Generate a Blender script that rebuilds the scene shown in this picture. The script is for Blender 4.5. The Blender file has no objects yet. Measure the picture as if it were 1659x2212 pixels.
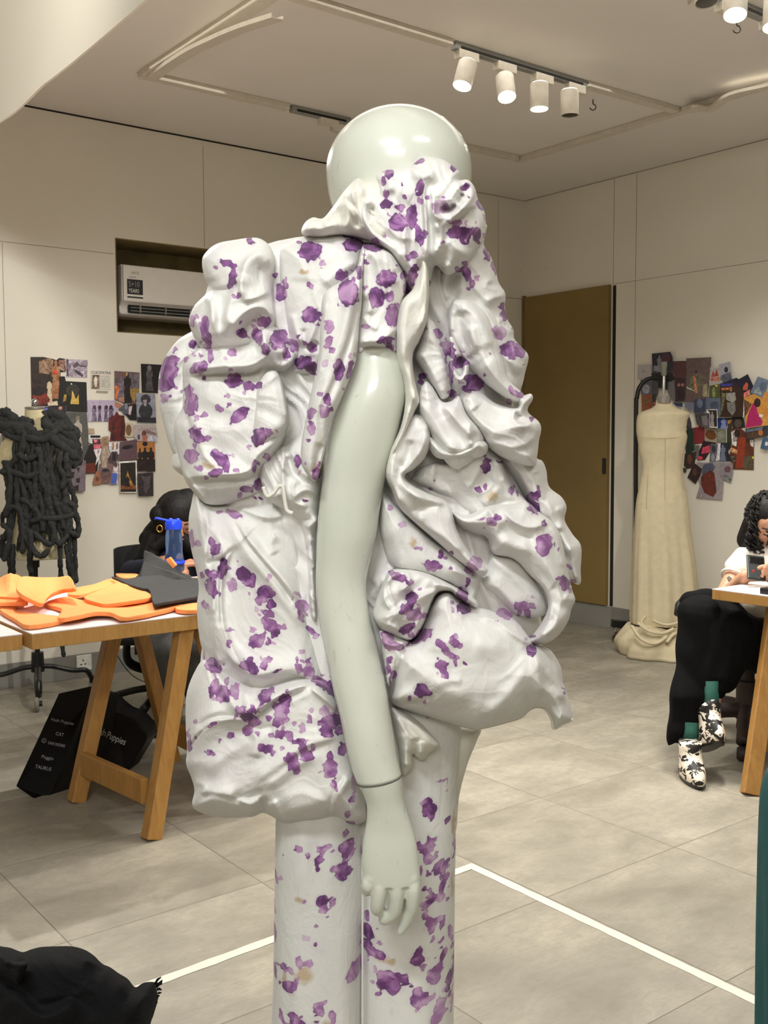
import bpy, bmesh, math, random
import numpy as np
from math import sin, cos, pi, radians, sqrt, atan2, atan
from mathutils import Vector, Matrix

S = bpy.context.scene
COL = S.collection
random.seed(4)
# ------------------------------------------------------------------ camera
W_PX, H_PX, FPX = 1659.0, 2212.0, 2249.0
CAM_H = 1.33
PITCH = atan(156.5 / FPX)
ROLL = atan(20 / 4662)
cam_d = bpy.data.cameras.new('camera'); cam = bpy.data.objects.new('camera', cam_d); COL.objects.link(cam)
cam_d.sensor_fit = 'VERTICAL'; cam_d.sensor_height = 36.0; cam_d.lens = 36.0 * FPX / H_PX
cam_d.clip_start = 0.05; cam_d.clip_end = 60
cam.matrix_world = Matrix.Translation((0, 0, CAM_H)) @ Matrix.Rotation(pi/2 - PITCH, 4, 'X') @ Matrix.Rotation(-ROLL, 4, 'Z')
S.camera = cam
# ------------------------------------------------------------------ world, exposure
S.view_settings.view_transform = 'Standard'
try: S.view_settings.look = 'None'
except Exception: pass
S.view_settings.gamma = 1.0
S.view_settings.exposure = 0.36
wd = bpy.data.worlds.new('world'); S.world = wd; wd.use_nodes = True
wd.node_tree.nodes['Background'].inputs[0].default_value = (1.0, 0.96, 0.88, 1)
wd.node_tree.nodes['Background'].inputs[1].default_value = 0.05

def ray(px, py):
    x = px - W_PX/2; y = H_PX/2 - py
    c, s = cos(ROLL), sin(ROLL)
    x, y = x*c + y*s, -x*s + y*c
    fy = FPX*cos(PITCH) + y*sin(PITCH); fz = -FPX*sin(PITCH) + y*cos(PITCH)
    return (x/fy, 1.0, fz/fy)
def at(px, py, Y):
    r = ray(px, py); return Vector((r[0]*Y, Y, CAM_H + r[2]*Y))
def pz(px, py, z=0.0):
    r = ray(px, py); t = (z - CAM_H)/r[2]; return Vector((r[0]*t, t, z))
# room frame: corner, direction a along the back wall, b along the right wall
CN = Vector((1.05855, 7.92726, 0)); A = Vector((.7917, .6110, 0)); B = Vector((-.6110, .7917, 0))
CEIL = 3.106
def rm(s, t, z=0.0):
    return CN - A*s - B*t + Vector((0, 0, z))
def hit(px, py, p0, n):
    r = Vector(ray(px, py)); o = Vector((0, 0, CAM_H)); k = (p0 - o).dot(n)/r.dot(n); return o + r*k
def wA(px, py, off=0.0): return hit(px, py, CN - B*off, B)
def wB(px, py, off=0.0): return hit(px, py, CN - A*off, A)
def st(p):
    q = CN - p; return q.dot(A), q.dot(B), p.z

# ------------------------------------------------------------------ lights of the room, with fills added
def area(name, loc, size, sy, power, color, aim, spread=180):
    d = bpy.data.lights.new(name, 'AREA'); d.shape = 'RECTANGLE'; d.size = size; d.size_y = sy
    d.energy = power; d.color = color; d.spread = radians(spread)
    o = bpy.data.objects.new(name, d); COL.objects.link(o); o.location = loc
    o.rotation_euler = (Vector(aim) - Vector(loc)).to_track_quat('-Z', 'Y').to_euler(); return o
def spot(name, loc, aim, power, angle, blend, color, r=0.03):
    d = bpy.data.lights.new(name, 'SPOT'); d.energy = power; d.spot_size = radians(angle); d.spot_blend = blend
    d.color = color; d.shadow_soft_size = r
    o = bpy.data.objects.new(name, d); COL.objects.link(o); o.location = loc
    o.rotation_euler = (Vector(aim) - Vector(loc)).to_track_quat('-Z', 'Y').to_euler(); return o
WARM = (1.0, 0.965, 0.895); NEUT = (1.0, 0.975, 0.93); COOL = (0.95, 0.98, 1.0)
area('unseen_room_light', (-0.55, -0.45, 3.05), 0.9, 0.22, 40, COOL, (0.05, 1.6, 1.0))
area('unseen_room_light', (1.1, 0.3, 3.05), .8, 0.3, 10, NEUT, (0.2, 1.6, 0.8))
area('unseen_room_light', (-0.6, -2.4, 3.05), 2.4, 1.0, 88, NEUT, (0.0, 2.0, 0.6))  # soft fill added behind the camera, no real lamp known there
area('added_far_fill', (0.5, 4.2, 3.09), 3.2, 2.4, 44, WARM, (0.5, 4.2, 0), 130)  # broad fill added for the background; this ceiling has no such panel
spot('track_beam', rm(5.7, 3.3, 2.9), rm(4.42, 2.0, 2.75), 44, 62, 1.0, NEUT)
spot('track_beam', rm(3.9, 0.95, 2.9), rm(4.5, 3.6, 0), 170, 75, 0.35, WARM)
spot('track_beam', rm(3.6, 3.6, 2.95), rm(4.9, 0.0, 0.9), 130, 52, 0.3, WARM)
spot('track_beam', rm(1.9, 3.05, 2.85), rm(2.6, 3.3, 0), 60, 80, 0.6, WARM)
spot('track_beam', rm(2.6, 3.9, 2.9), rm(0.0, 2.4, 0.8), 100, 48, 0.6, WARM)

# ------------------------------------------------------------------ materials
def lin(c):
    return tuple(((v/255.0)/12.92 if v/255.0 <= 0.04045 else ((v/255.0+0.055)/1.055)**2.4) for v in c)
def rgb(*c): return lin(c) + (1.0,)
class NT:
    def __init__(s, m): s.nt = m.node_tree; s.n = s.nt.nodes; s.l = s.nt.links
    def new(s, t, **kw):
        n = s.n.new(t)
        for k, v in kw.items(): setattr(n, k, v)
        return n
    def put(s, sock, v):
        if hasattr(v, 'links') or isinstance(v, bpy.types.NodeSocket): s.l.new(v, sock)
        else: sock.default_value = v
    def math(s, op, a, b=0.0, c=None, clamp=False):
        n = s.new('ShaderNodeMath', operation=op); n.use_clamp = clamp
        s.put(n.inputs[0], a); s.put(n.inputs[1], b)
        if c is not None: s.put(n.inputs[2], c)
        return n.outputs[0]
    def mix(s, f, a, b, mode='MIX'):
        n = s.new('ShaderNodeMix', data_type='RGBA', blend_type=mode)
        s.put(n.inputs[0], f); s.put(n.inputs[6], a); s.put(n.inputs[7], b); return n.outputs[2]
    def noise(s, vec, scale, detail=3, rough=.5, dist=0.0):
        n = s.new('ShaderNodeTexNoise'); s.put(n.inputs['Vector'], vec)
        n.inputs['Scale'].default_value = scale; n.inputs['Detail'].default_value = detail
        n.inputs['Roughness'].default_value = rough; n.inputs['Distortion'].default_value = dist; return n.outputs[0]
    def ramp(s, f, stops):
        n = s.new('ShaderNodeValToRGB'); s.put(n.inputs[0], f); e = n.color_ramp.elements
        e[0].position, e[0].color = stops[0]; e[1].position, e[1].color = stops[-1]
        for p, c in stops[1:-1]:
            x = e.new(p); x.color = c
        return n.outputs[0]
    def mr(s, v, a, b, c, d):
        n = s.new('ShaderNodeMapRange'); s.put(n.inputs[0], v)
        for i, k in enumerate((a, b, c, d)): n.inputs[i+1].default_value = k
        return n.outputs[0]
    def obj(s): return s.new('ShaderNodeTexCoord').outputs['Object']
    def scale(s, v, sc):
        n = s.new('ShaderNodeMapping'); s.put(n.inputs[0], v); n.inputs['Scale'].default_value = sc; return n.outputs[0]
    def bump(s, h, strength=.3, dist=.01):
        n = s.new('ShaderNodeBump'); s.put(n.inputs['Height'], h); n.inputs['Strength'].default_value = strength
        n.inputs['Distance'].default_value = dist; return n.outputs[0]
MATS = {}
def mat(name, color, rough=.6, metal=0.0, var=.06, nscale=20, bump=0.0, bscale=200, spec=.5, coat=0.0, sheen=0.0, emit=None, alpha=1.0, trans=0.0, stretch=None):
    if name in MATS: return MATS[name]
    m = bpy.data.materials.new(name); m.use_nodes = True; t = NT(m); p = t.n['Principled BSDF']
    v = t.obj()
    if stretch: v = t.scale(v, stretch)
    nz = t.noise(v, nscale, 4)
    c = rgb(*color)
    dk = tuple(x*(1-var*2) for x in c[:3]) + (1,); lt = tuple(min(1, x*(1+var*2)) for x in c[:3]) + (1,)
    t.put(p.inputs['Base Color'], t.mix(t.mr(nz, .3, .7, 0, 1), dk, lt))
    p.inputs['Roughness'].default_value = rough; p.inputs['Metallic'].default_value = metal
    p.inputs['Specular IOR Level'].default_value = spec; p.inputs['Coat Weight'].default_value = coat
    p.inputs['Sheen Weight'].default_value = sheen
    if bump: t.put(p.inputs['Normal'], t.bump(t.noise(v, bscale, 3), bump, .004))
    if emit:
        p.inputs['Emission Color'].default_value = rgb(*emit[0]); p.inputs['Emission Strength'].default_value = emit[1]
    if trans:
        p.inputs['Transmission Weight'].default_value = trans; p.inputs['IOR'].default_value = 1.3
    MATS[name] = m; return m

# ------------------------------------------------------------------ objects
WLOC = {}
def setp(o, label=None, cat=None, group=None, kind=None):
    if label: o['label'] = label
    if cat: o['category'] = cat
    if group: o['group'] = group
    if kind: o['kind'] = kind
    return o
def thing(name, label, cat, loc, group=None):
    o = bpy.data.objects.new(name, None); COL.objects.link(o); o.location = loc; o.empty_display_size = .1
    WLOC[o.name] = Vector(loc); return setp(o, label, cat, group)
def link_mesh(name, me, parent=None, origin=None):
    """mesh in world coordinates; the origin goes to the parent's place or to `origin`"""
    o = bpy.data.objects.new(name, me); COL.objects.link(o)
    if parent is not None:
        w = WLOC[parent.name]; me.transform(Matrix.Translation(-w)); o.parent = parent; WLOC[o.name] = w
    else:
        n = len(me.vertices)
        co = np.zeros(n*3); me.vertices.foreach_get('co', co); co = co.reshape(-1, 3)
        w = Vector(((co[:,0].min()+co[:,0].max())/2, (co[:,1].min()+co[:,1].max())/2, co[:,2].min())) if origin is None else Vector(origin)
        me.transform(Matrix.Translation(-w)); o.location = w; WLOC[o.name] = w
    return o
def V(*a): return Vector(a)
class MB:
    def __init__(s): s.v = []; s.f = []; s.m = []; s.mi = 0
    def add(s, vs, fs):
        b = len(s.v); s.v += [tuple(x) for x in vs]; s.f += [tuple(b+i for i in f) for f in fs]; s.m += [s.mi]*len(fs); return s
    def box(s, c, ux, uy, uz):
        """c = centre, ux,uy,uz = half-extent vectors"""
        c = Vector(c); vs = [c + ux*i + uy*j + uz*k for i in (-1, 1) for j in (-1, 1) for k in (-1, 1)]
        s.add(vs, [(0,1,3,2), (4,6,7,5), (0,4,5,1), (2,3,7,6), (0,2,6,4), (1,5,7,3)]); return s
    def rbox(s, s0, s1, t0, t1, z0, z1):
        return s.box(rm((s0+s1)/2, (t0+t1)/2, (z0+z1)/2), A*abs(s1-s0)/2, B*abs(t1-t0)/2, V(0,0,abs(z1-z0)/2))
    def beam(s, p, q, w, h, side):
        p, q = Vector(p), Vector(q); d = (q-p).normalized(); x = Vector(side); x = (x - d*x.dot(d)).normalized(); y = d.cross(x)
        return s.box((p+q)/2, (q-p)/2, x*w/2, y*h/2)
    def tube(s, pts, r, n=10, cap=True, closed=False, flat=1.0):
        pts = [Vector(p) for p in pts]; k = len(pts); rs = r if isinstance(r, (list, tuple)) else [r]*k
        b = len(s.v); d0 = (pts[1]-pts[0]).normalized(); up = V(0,0,1) if abs(d0.z) < .9 else V(1,0,0)
        u = d0.cross(up).normalized()
        for i, p in enumerate(pts):
            if closed: d = (pts[(i+1) % k] - pts[i-1])
            else: d = pts[min(i+1, k-1)] - pts[max(i-1, 0)]
            d = d.normalized() if d.length > 1e-9 else d0
            u = (u - d*u.dot(d)); u = u.normalized() if u.length > 1e-6 else d.orthogonal().normalized()
            w = d.cross(u)
            for j in range(n):
                a = 2*pi*j/n; s.v.append(tuple(p + u*cos(a)*rs[i] + w*sin(a)*rs[i]*flat))
        seg = k if closed else k-1
        for i in range(seg):
            for j in range(n):
                a0 = b+i*n+j; a1 = b+i*n+(j+1) % n; c0 = b+((i+1) % k)*n+j; c1 = b+((i+1) % k)*n+(j+1) % n
                s.f.append((a0, a1, c1, c0)); s.m.append(s.mi)
        if cap and not closed:
            s.f.append(tuple(b+j for j in reversed(range(n)))); s.m.append(s.mi)
            s.f.append(tuple(b+(k-1)*n+j for j in range(n))); s.m.append(s.mi)
        return s
    def lathe(s, c, prof, n=20, ax=None, sx=1.0, sy=1.0):
        """prof = (radius, height) pairs along ax"""
        c = Vector(c); ax = (ax or V(0,0,1)).normalized(); u = ax.orthogonal().normalized() if abs(ax.z) < .99 else V(1,0,0); w = ax.cross(u)
        b = len(s.v); k = len(prof)
        for r, h in prof:
            for j in range(n):
                a = 2*pi*j/n; s.v.append(tuple(c + ax*h + u*cos(a)*r*sx + w*sin(a)*r*sy))
        for i in range(k-1):
            for j in range(n):
                s.f.append((b+i*n+j, b+i*n+(j+1) % n, b+(i+1)*n+(j+1) % n, b+(i+1)*n+j)); s.m.append(s.mi)
        s.f.append(tuple(b+j for j in reversed(range(n)))); s.m.append(s.mi)
        s.f.append(tuple(b+(k-1)*n+j for j in range(n))); s.m.append(s.mi)
        return s
    def ball(s, c, r, n=14, sc=(1,1,1)):
        prof = [(sin(pi*i/(n//2))*r + 1e-5, -cos(pi*i/(n//2))*r) for i in range(n//2+1)]
        c = Vector(c); b = len(s.v); s.lathe(V(0,0,0), prof, n)
        for i in range(b, len(s.v)):
            v = s.v[i]; s.v[i] = (c.x+v[0]*sc[0], c.y+v[1]*sc[1], c.z+v[2]*sc[2])
        return s
    def cap(s, p, q, r1, r2, n=14):
        """tapered capsule"""
        p, q = Vector(p), Vector(q); d = q-p; L = d.length
        if L < 1e-6: return s.ball(p, r1, n)
        prof = [(1e-5, -r1)] + [(r1*sin(a), -r1*cos(a)) for a in (pi/8, pi/4, 3*pi/8)] + [(r1, 0), (r2, L)] + [(r2*cos(a), L+r2*sin(a)) for a in (pi/8, pi/4, 3*pi/8)] + [(1e-5, L+r2)]
        return s.lathe(p, prof, n, ax=d)
    def prism(s, poly, off):
        """poly = 3D outline, extruded by vector off"""
        off = Vector(off); n = len(poly); vs = [Vector(p) for p in poly] + [Vector(p)+off for p in poly]
        fs = [tuple(range(n)), tuple(reversed(range(n, 2*n)))] + [(i, i+n, (i+1) % n + n, (i+1) % n) for i in range(n)]
        return s.add(vs, fs)
    def loft(s, rings, cap=True):
        n = len(rings[0]); b = len(s.v)
        for r in rings: s.v += [tuple(p) for p in r]
        for i in range(len(rings)-1):
            for j in range(n):
                s.f.append((b+i*n+j, b+i*n+(j+1) % n, b+(i+1)*n+(j+1) % n, b+(i+1)*n+j)); s.m.append(s.mi)
        if cap:
            s.f.append(tuple(b+j for j in reversed(range(n)))); s.m.append(s.mi)
            s.f.append(tuple(b+(len(rings)-1)*n+j for j in range(n))); s.m.append(s.mi)
        return s
    def mesh(s, name):
        me = bpy.data.meshes.new(name); me.from_pydata(s.v, [], s.f); me.validate(); return me
    def build(s, name, mats, parent=None, smooth=False, bevel=0.0, fix=True, origin=None, **props):
        me = s.mesh(name)
        if not isinstance(mats, (list, tuple)): mats = [mats]
        for m in mats: me.materials.append(m)
        if len(me.polygons) == len(s.m): me.polygons.foreach_set('material_index', s.m)
        if fix:
            bm = bmesh.new(); bm.from_mesh(me); bmesh.ops.recalc_face_normals(bm, faces=bm.faces)
            bm.to_mesh(me); bm.free()
        if smooth:
            me.polygons.foreach_set('use_smooth', [True]*len(me.polygons))
            if smooth == 'auto':
                try: me.set_sharp_from_angle(angle=radians(40))
                except Exception: pass
        o = link_mesh(name, me, parent, origin)
        if bevel:
            b = o.modifiers.new('bevel', 'BEVEL'); b.width = bevel; b.segments = 2; b.limit_method = 'ANGLE'
        return setp(o, **props)
    def remesh(s, name, mats, voxel, iters=6, parent=None, origin=None, post=None, **props):
        me = s.mesh(name); o = bpy.data.objects.new('tmp', me); COL.objects.link(o)
        r = o.modifiers.new('r', 'REMESH'); r.mode = 'VOXEL'; r.voxel_size = voxel; r.use_smooth_shade = True
        if iters:
            k = o.modifiers.new('s', 'SMOOTH'); k.iterations = iters; k.factor = .5
        dg = bpy.context.evaluated_depsgraph_get(); dg.update()
        m2 = bpy.data.meshes.new_from_object(o.evaluated_get(dg)); m2.name = name
        bpy.data.objects.remove(o); bpy.data.meshes.remove(me)
        m2.materials.clear()
        if not isinstance(mats, (list, tuple)): mats = [mats]
        for m in mats: m2.materials.append(m)
        if post: post(m2)
        m2.polygons.foreach_set('use_smooth', [True]*len(m2.polygons))
        return setp(link_mesh(name, m2, parent, origin), **props)
def text(name, body, size, o, u, v, mt, parent=None, align='LEFT', ext=.0004, sx=1.0, **props):
    """lettering lying in the plane u (reading direction), v (up) from point o"""
    c = bpy.data.curves.new('t', 'FONT'); c.body = body; c.size = size; c.extrude = ext; c.align_x = align; c.resolution_u = 3
    ob = bpy.data.objects.new('t', c); COL.objects.link(ob)
    dg = bpy.context.evaluated_depsgraph_get(); dg.update()
    me = bpy.data.meshes.new_from_object(ob.evaluated_get(dg)); bpy.data.objects.remove(ob); bpy.data.curves.remove(c)
    u, v = Vector(u).normalized(), Vector(v).normalized(); n = u.cross(v)
    me.transform(Matrix(((u.x*sx, v.x, n.x, o[0]), (u.y*sx, v.y, n.y, o[1]), (u.z*sx, v.z, n.z, o[2]), (0, 0, 0, 1))))
    me.materials.clear(); me.materials.append(mt); me.name = name
    return setp(link_mesh(name, me, parent), **props)
def crom(pts, n=6, closed=False):
    """Catmull-Rom through 2D or 3D points"""
    P = [np.array(p, float) for p in pts]; k = len(P); out = []
    for i in range(k if closed else k-1):
        p0 = P[(i-1) % k] if closed or i > 0 else P[0]; p1 = P[i]; p2 = P[(i+1) % k]
        p3 = P[(i+2) % k] if closed or i+2 < k else P[-1]
        for j in range(n):
            t = j/n; out.append(.5*((2*p1) + (-p0+p2)*t + (2*p0-5*p1+4*p2-p3)*t*t + (-p0+3*p1-3*p2+p3)*t**3))
    if not closed: out.append(P[-1])
    return out
def crv(pts, n=6): return [Vector(p) for p in crom([tuple(p) for p in pts], n)]
# ------------------------------------------------------------------ the room shell
def wall_mat():
    m = bpy.data.materials.new('painted_wall_panels'); m.use_nodes = True; t = NT(m); p = t.n['Principled BSDF']; v = t.obj()
    c = t.mix(t.mr(t.noise(v, 1.3, 5), .35, .7, 0, 1), rgb(220, 214, 200), rgb(226, 221, 208))
    c = t.mix(t.math('MULTIPLY', t.mr(t.noise(v, 9, 6, .7), .66, .74, 0, 1), .35), c, rgb(190, 182, 165))
    t.put(p.inputs['Base Color'], c); p.inputs['Roughness'].default_value = .55
    t.put(p.inputs['Normal'], t.bump(t.noise(v, 60, 4), .12, .003)); return m
M_WALL = wall_mat()
M_SEAM_SHADE = mat('joint_and_shadow_line', (150, 141, 125), .9)
M_GAP = mat('black_gap', (35, 30, 26), .9)
M_CEIL = mat('ceiling_paint', (224, 219, 210), .75, var=.015, nscale=1.5)
M_SKIRT = mat('grey_skirting', (136, 134, 128), .45, var=.04, nscale=6)
M_OLIVE = mat('olive_board', (126, 104, 56), .45, var=.07, nscale=1.6, bump=.1, bscale=30)
M_OLIVE_D = mat('olive_brown_paint', (122, 106, 68), .7, var=.12, nscale=8)
M_CONDUIT = mat('white_plastic_trunking', (206, 198, 182), .45, var=.03)

def floor_mat():
    m = bpy.data.materials.new('grey_floor_tiles'); m.use_nodes = True; t = NT(m); p = t.n['Principled BSDF']; v = t.obj()
    sp = t.new('ShaderNodeSeparateXYZ'); t.put(sp.inputs[0], v)
    def line(c, ph, period=.6, w=.0034):
        x = t.math('FRACT', t.math('DIVIDE', t.math('SUBTRACT', c, ph), period)); x = t.math('ABSOLUTE', t.math('SUBTRACT', x, .5))
        return t.math('GREATER_THAN', x, .5 - w/period/2*1.0)
    # object axes: x = s, y = t
    ls = line(sp.outputs[0], FS); lt = line(sp.outputs[1], FT)
    ln = t.math('MAXIMUM', ls, lt)
    ids = t.new('ShaderNodeCombineXYZ')
    t.put(ids.inputs[0], t.math('FLOOR', t.math('DIVIDE', t.math('SUBTRACT', sp.outputs[0], FS), .6)))
    t.put(ids.inputs[1], t.math('FLOOR', t.math('DIVIDE', t.math('SUBTRACT', sp.outputs[1], FT), .6)))
    wn = t.new('ShaderNodeTexWhiteNoise'); t.put(wn.inputs[0], ids.outputs[0])
    off = t.new('ShaderNodeVectorMath', operation='MULTIPLY_ADD'); t.put(off.inputs[0], wn.outputs[1]); off.inputs[1].default_value = (9, 9, 9); t.put(off.inputs[2], v)
    vv = off.outputs[0]
    n1 = t.noise(t.scale(vv, (1, 1.7, 1)), 3.2, 8, .62, .3); n2 = t.noise(vv, 26, 6, .7); n3 = t.noise(t.scale(vv, (.5, 2.4, 1)), 60, 3, .6)
    c = t.ramp(n1, [(.3, rgb(127, 121, 108)), (.5, rgb(145, 139, 126)), (.7, rgb(165, 158, 143))])
    c = t.mix(t.math('MULTIPLY', t.mr(n2, .45, .72, 0, 1), .38), c, rgb(128, 122, 110))
    c = t.mix(t.math('MULTIPLY', t.mr(n3, .48, .72, 0, 1), .35), c, rgb(120, 114, 102))
    c = t.mix(t.math('MULTIPLY', t.math('GREATER_THAN', t.noise(v, 30, 1), .83), .6), c, rgb(96, 88, 76))
    c = t.mix(t.math('MULTIPLY', ln, .9), c, rgb(96, 90, 78))
    t.put(p.inputs['Base Color'], c); t.put(p.inputs['Roughness'], t.mr(n2, .3, .7, .34, .52)); p.inputs['Specular IOR Level'].default_value = .4
    t.put(p.inputs['Normal'], t.bump(n2, .06, .002)); return m
FS = st(pz(1168, 1723))[0] % .6; FT = st(pz(1168, 1723))[1] % .6
RS, RT = 8.2, 8.6                      # the room runs this far along the two walls
def struct(o): o['kind'] = 'structure'; return o
# floor is modelled in its own (s,t) frame so the tiles follow the walls
me = bpy.data.meshes.new('floor'); me.from_pydata([(-.1,-.1,0),(RS,-.1,0),(RS,RT,0),(-.1,RT,0),(-.1,-.1,-.1),(RS,-.1,-.1),(RS,RT,-.1),(-.1,RT,-.1)], [],
    [(0,1,2,3),(7,6,5,4),(0,4,5,1),(1,5,6,2),(2,6,7,3),(3,7,4,0)])
me.materials.append(floor_mat()); fl = bpy.data.objects.new('floor', me); COL.objects.link(fl)
fl.matrix_world = Matrix(((-A.x, -B.x, 0, CN.x), (-A.y, -B.y, 0, CN.y), (0, 0, 1, 0), (0, 0, 0, 1))); struct(fl)
mb = MB(); mb.rbox(-.1, RS, -.1, RT, CEIL, CEIL+.1); struct(mb.build('ceiling', M_CEIL))

# back wall with the recess for the air conditioner
n0 = st(wA(246, 513)); n1 = st(wA(255, 718)); NS0 = (n0[0]+n1[0])/2; NS1 = NS0 - 1.12; NZ1 = n0[2]; NZ0 = n1[2]
mb = MB(); mb.rbox(NS0, RS, -.12, 0, 0, CEIL+.05); mb.rbox(-.12, NS1, -.12, 0, 0, CEIL+.05)
mb.rbox(NS1, NS0, -.12, 0, 0, NZ0); mb.rbox(NS1, NS0, -.12, 0, NZ1, CEIL+.05)
mb.mi = 1
e = .0012
def seamA(p, q, w=.0018):
    P, Q = st(wA(*p)), st(wA(*q))
    if abs(P[0]-Q[0]) < abs(P[2]-Q[2]): s_ = (P[0]+Q[0])/2; mb.rbox(s_-w, s_+w, -.001, e, min(P[2], Q[2]), max(P[2], Q[2]))
    else: z_ = (P[2]+Q[2])/2; mb.rbox(min(P[0], Q[0]), max(P[0], Q[0]), -.001, e, z_-w, z_+w)
seamA((440, 315), (440, 534), .0014); seamA((-300, 485), (246, 551), .0014); seamA((1075, 432), (1075, 1300), .0014); seamA((1060, 640), (1127, 645), .002)
seamA((10, 525), (10, 900), .0014)
mb.mi = 2; P, Q = st(wA(45, 232)), st(wA(705, 358)); mb.rbox(Q[0], P[0]+1.5, -.001, e+.001, CEIL-.009, CEIL); mb.mi = 1; mb.rbox(0, Q[0], -.001, e, CEIL-.004, CEIL)
struct(mb.build('wall_back', [M_WALL, M_SEAM_SHADE, M_GAP]))
mb = MB(); mb.rbox(NS1-.02, NS0+.02, -.34, -.3, NZ0-.02, NZ1+.02)
mb.rbox(NS0-.006, NS0+.02, -.3, -.0005, NZ0, NZ1); mb.rbox(NS1-.02, NS1+.006, -.3, -.0005, NZ0, NZ1)
mb.rbox(NS1, NS0, -.3, -.0005, NZ0-.02, NZ0+.006); mb.rbox(NS1, NS0, -.3, -.0005, NZ1-.006, NZ1+.02)
struct(mb.build('trim_1', M_OLIVE_D))
# right wall
D0 = st(wB(1139, 642)); D1 = st(wB(1321, 617)); DB = st(wB(1318, 1308))
mb = MB(); mb.rbox(-.12, 0, -.12, RT, 0, CEIL+.05); mb.mi = 1
def seamB(p, q, w=.0016):
    P, Q = st(wB(*p)), st(wB(*q))
    if abs(P[1]-Q[1]) < abs(P[2]-Q[2]): t_ = (P[1]+Q[1])/2; mb.rbox(-.001, e, t_-w, t_+w, min(P[2], Q[2]), max(P[2], Q[2]))
    else: z_ = (P[2]+Q[2])/2; mb.rbox(-.001, e, min(P[1], Q[1]), max(P[1], Q[1]), z_-w, z_+w)
seamB((1326, 384), (1326, 614)); seamB((1371, 372), (1369, 1310), .0016); seamB((1327, 613), (1659, 563)); mb.rbox(-.001, e, 0, RT, CEIL-.005, CEIL)
mb.mi = 2; seamB((1324, 617), (1324, 1310), .014)
mb.mi = 0; struct(mb.build('wall_right', [M_WALL, M_SEAM_SHADE, M_GAP]))
mb = MB(); mb.rbox(RS, RS+.1, -.1, RT, 0, CEIL); struct(mb.build('wall_left', M_WALL))
mb = MB(); mb.rbox(-.1, RS, RT, RT+.1, 0, CEIL); struct(mb.build('wall_front', M_WALL))
# board door with dark edge
mb = MB(); mb.rbox(-.002, .03, D0[1], D1[1], DB[2], (D0[2]+D1[2])/2); struct(mb.build('door_1', M_OLIVE, bevel=.002))
mb = MB(); mb.rbox(-.002, .022, D0[1]-.085, D0[1]-.012, DB[2], D0[2]+.01); mb.rbox(-.002, .012, D0[1]-.012, D0[1], DB[2], D0[2]); struct(mb.build('trim_2', M_OLIVE_D))
h0 = st(wB(1316, 1005)); d = bpy.data.objects['door_1']
mb = MB(); mb.rbox(.03, .045, D1[1]-.03, D1[1]-.005, h0[2]-.06, h0[2]+.05); o = mb.build('door_handle', M_GAP, d, bevel=.004); o['label'] = 'small black door latch'
SK = .145
mb = MB(); mb.rbox(0, RS, 0, .012, 0, SK-.01); struct(mb.build('baseboard_back', M_SKIRT, bevel=.002))
mb = MB(); mb.rbox(0, .014, 0, RT, 0, SK+.01); struct(mb.build('baseboard_right', M_SKIRT, bevel=.002))
# white bulkhead board hanging from the ceiling, upper left, with a wavy lower edge
edge = [(360,-40),(314,0),(270,38),(229,73),(179,115),(145,143),(110,170),(87,188),(46,229),(20,250),(0,263),(-50,300),(-160,384),(-300,490)]
SB = 4.42
pts = [hit(x, y, rm(SB, 0, 0), A) for x, y in edge]
pts = [rm(SB, st(pts[0])[1]+1.6, st(pts[0])[2])] + [Vector(p) for p in crom([tuple(p) for p in pts], 4)]
pts += [rm(SB, .02, st(pts[-1])[2]), rm(SB, .02, CEIL), rm(SB, st(pts[0])[1], CEIL)]
mb = MB(); mb.prism(pts, A*.008)
struct(mb.build('trim_3', mat('soffit_paint', (240, 234, 218), .7, var=.012, nscale=2)))

# ------------------------------------------------------------------ trunking, tracks, lamps
def ribbon(name, s0, t0, s1, t1, w, h, mt, label, cat, z=CEIL, cap_gap=None):
    mb = MB(); p, q = rm(s0, t0, z-h/2), rm(s1, t1, z-h/2)
    sd_ = (q-p).cross(V(0,0,1)).normalized(); mb.beam(p, q, w, h, sd_)
    o = mb.build(name, mt, bevel=.003)
    g = MB(); k_ = sd_*(w/2+.002)*(1 if (p+q).y > 0 and sd_.y < 0 else -1); g.beam(p - k_ + V(0,0,h/2-.002), q - k_ + V(0,0,h/2-.002), .004, .003, sd_); g.build('painted_shadow_line', M_SEAM_SHADE, o)  # dark strip stands in for the shadow line along the trunking
    return setp(o, label, cat)
M_TRACK = mat('grey_track_metal', (150, 150, 146), .35, metal=.4)
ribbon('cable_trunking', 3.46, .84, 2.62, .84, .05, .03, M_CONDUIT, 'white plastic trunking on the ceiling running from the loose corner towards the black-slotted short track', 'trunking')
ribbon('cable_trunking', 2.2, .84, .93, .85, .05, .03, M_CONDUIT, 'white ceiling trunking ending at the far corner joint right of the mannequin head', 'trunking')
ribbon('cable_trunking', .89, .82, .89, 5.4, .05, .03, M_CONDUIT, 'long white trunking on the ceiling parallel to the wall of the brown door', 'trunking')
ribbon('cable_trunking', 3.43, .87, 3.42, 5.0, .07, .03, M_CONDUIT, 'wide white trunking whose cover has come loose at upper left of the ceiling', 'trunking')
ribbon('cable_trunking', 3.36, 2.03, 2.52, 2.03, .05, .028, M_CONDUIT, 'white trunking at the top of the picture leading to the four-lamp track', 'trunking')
ribbon('cable_trunking', 1.62, 2.03, .92, 2.05, .05, .028, M_CONDUIT, 'white trunking between the four-lamp track and the corner joint at right', 'trunking')
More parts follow.
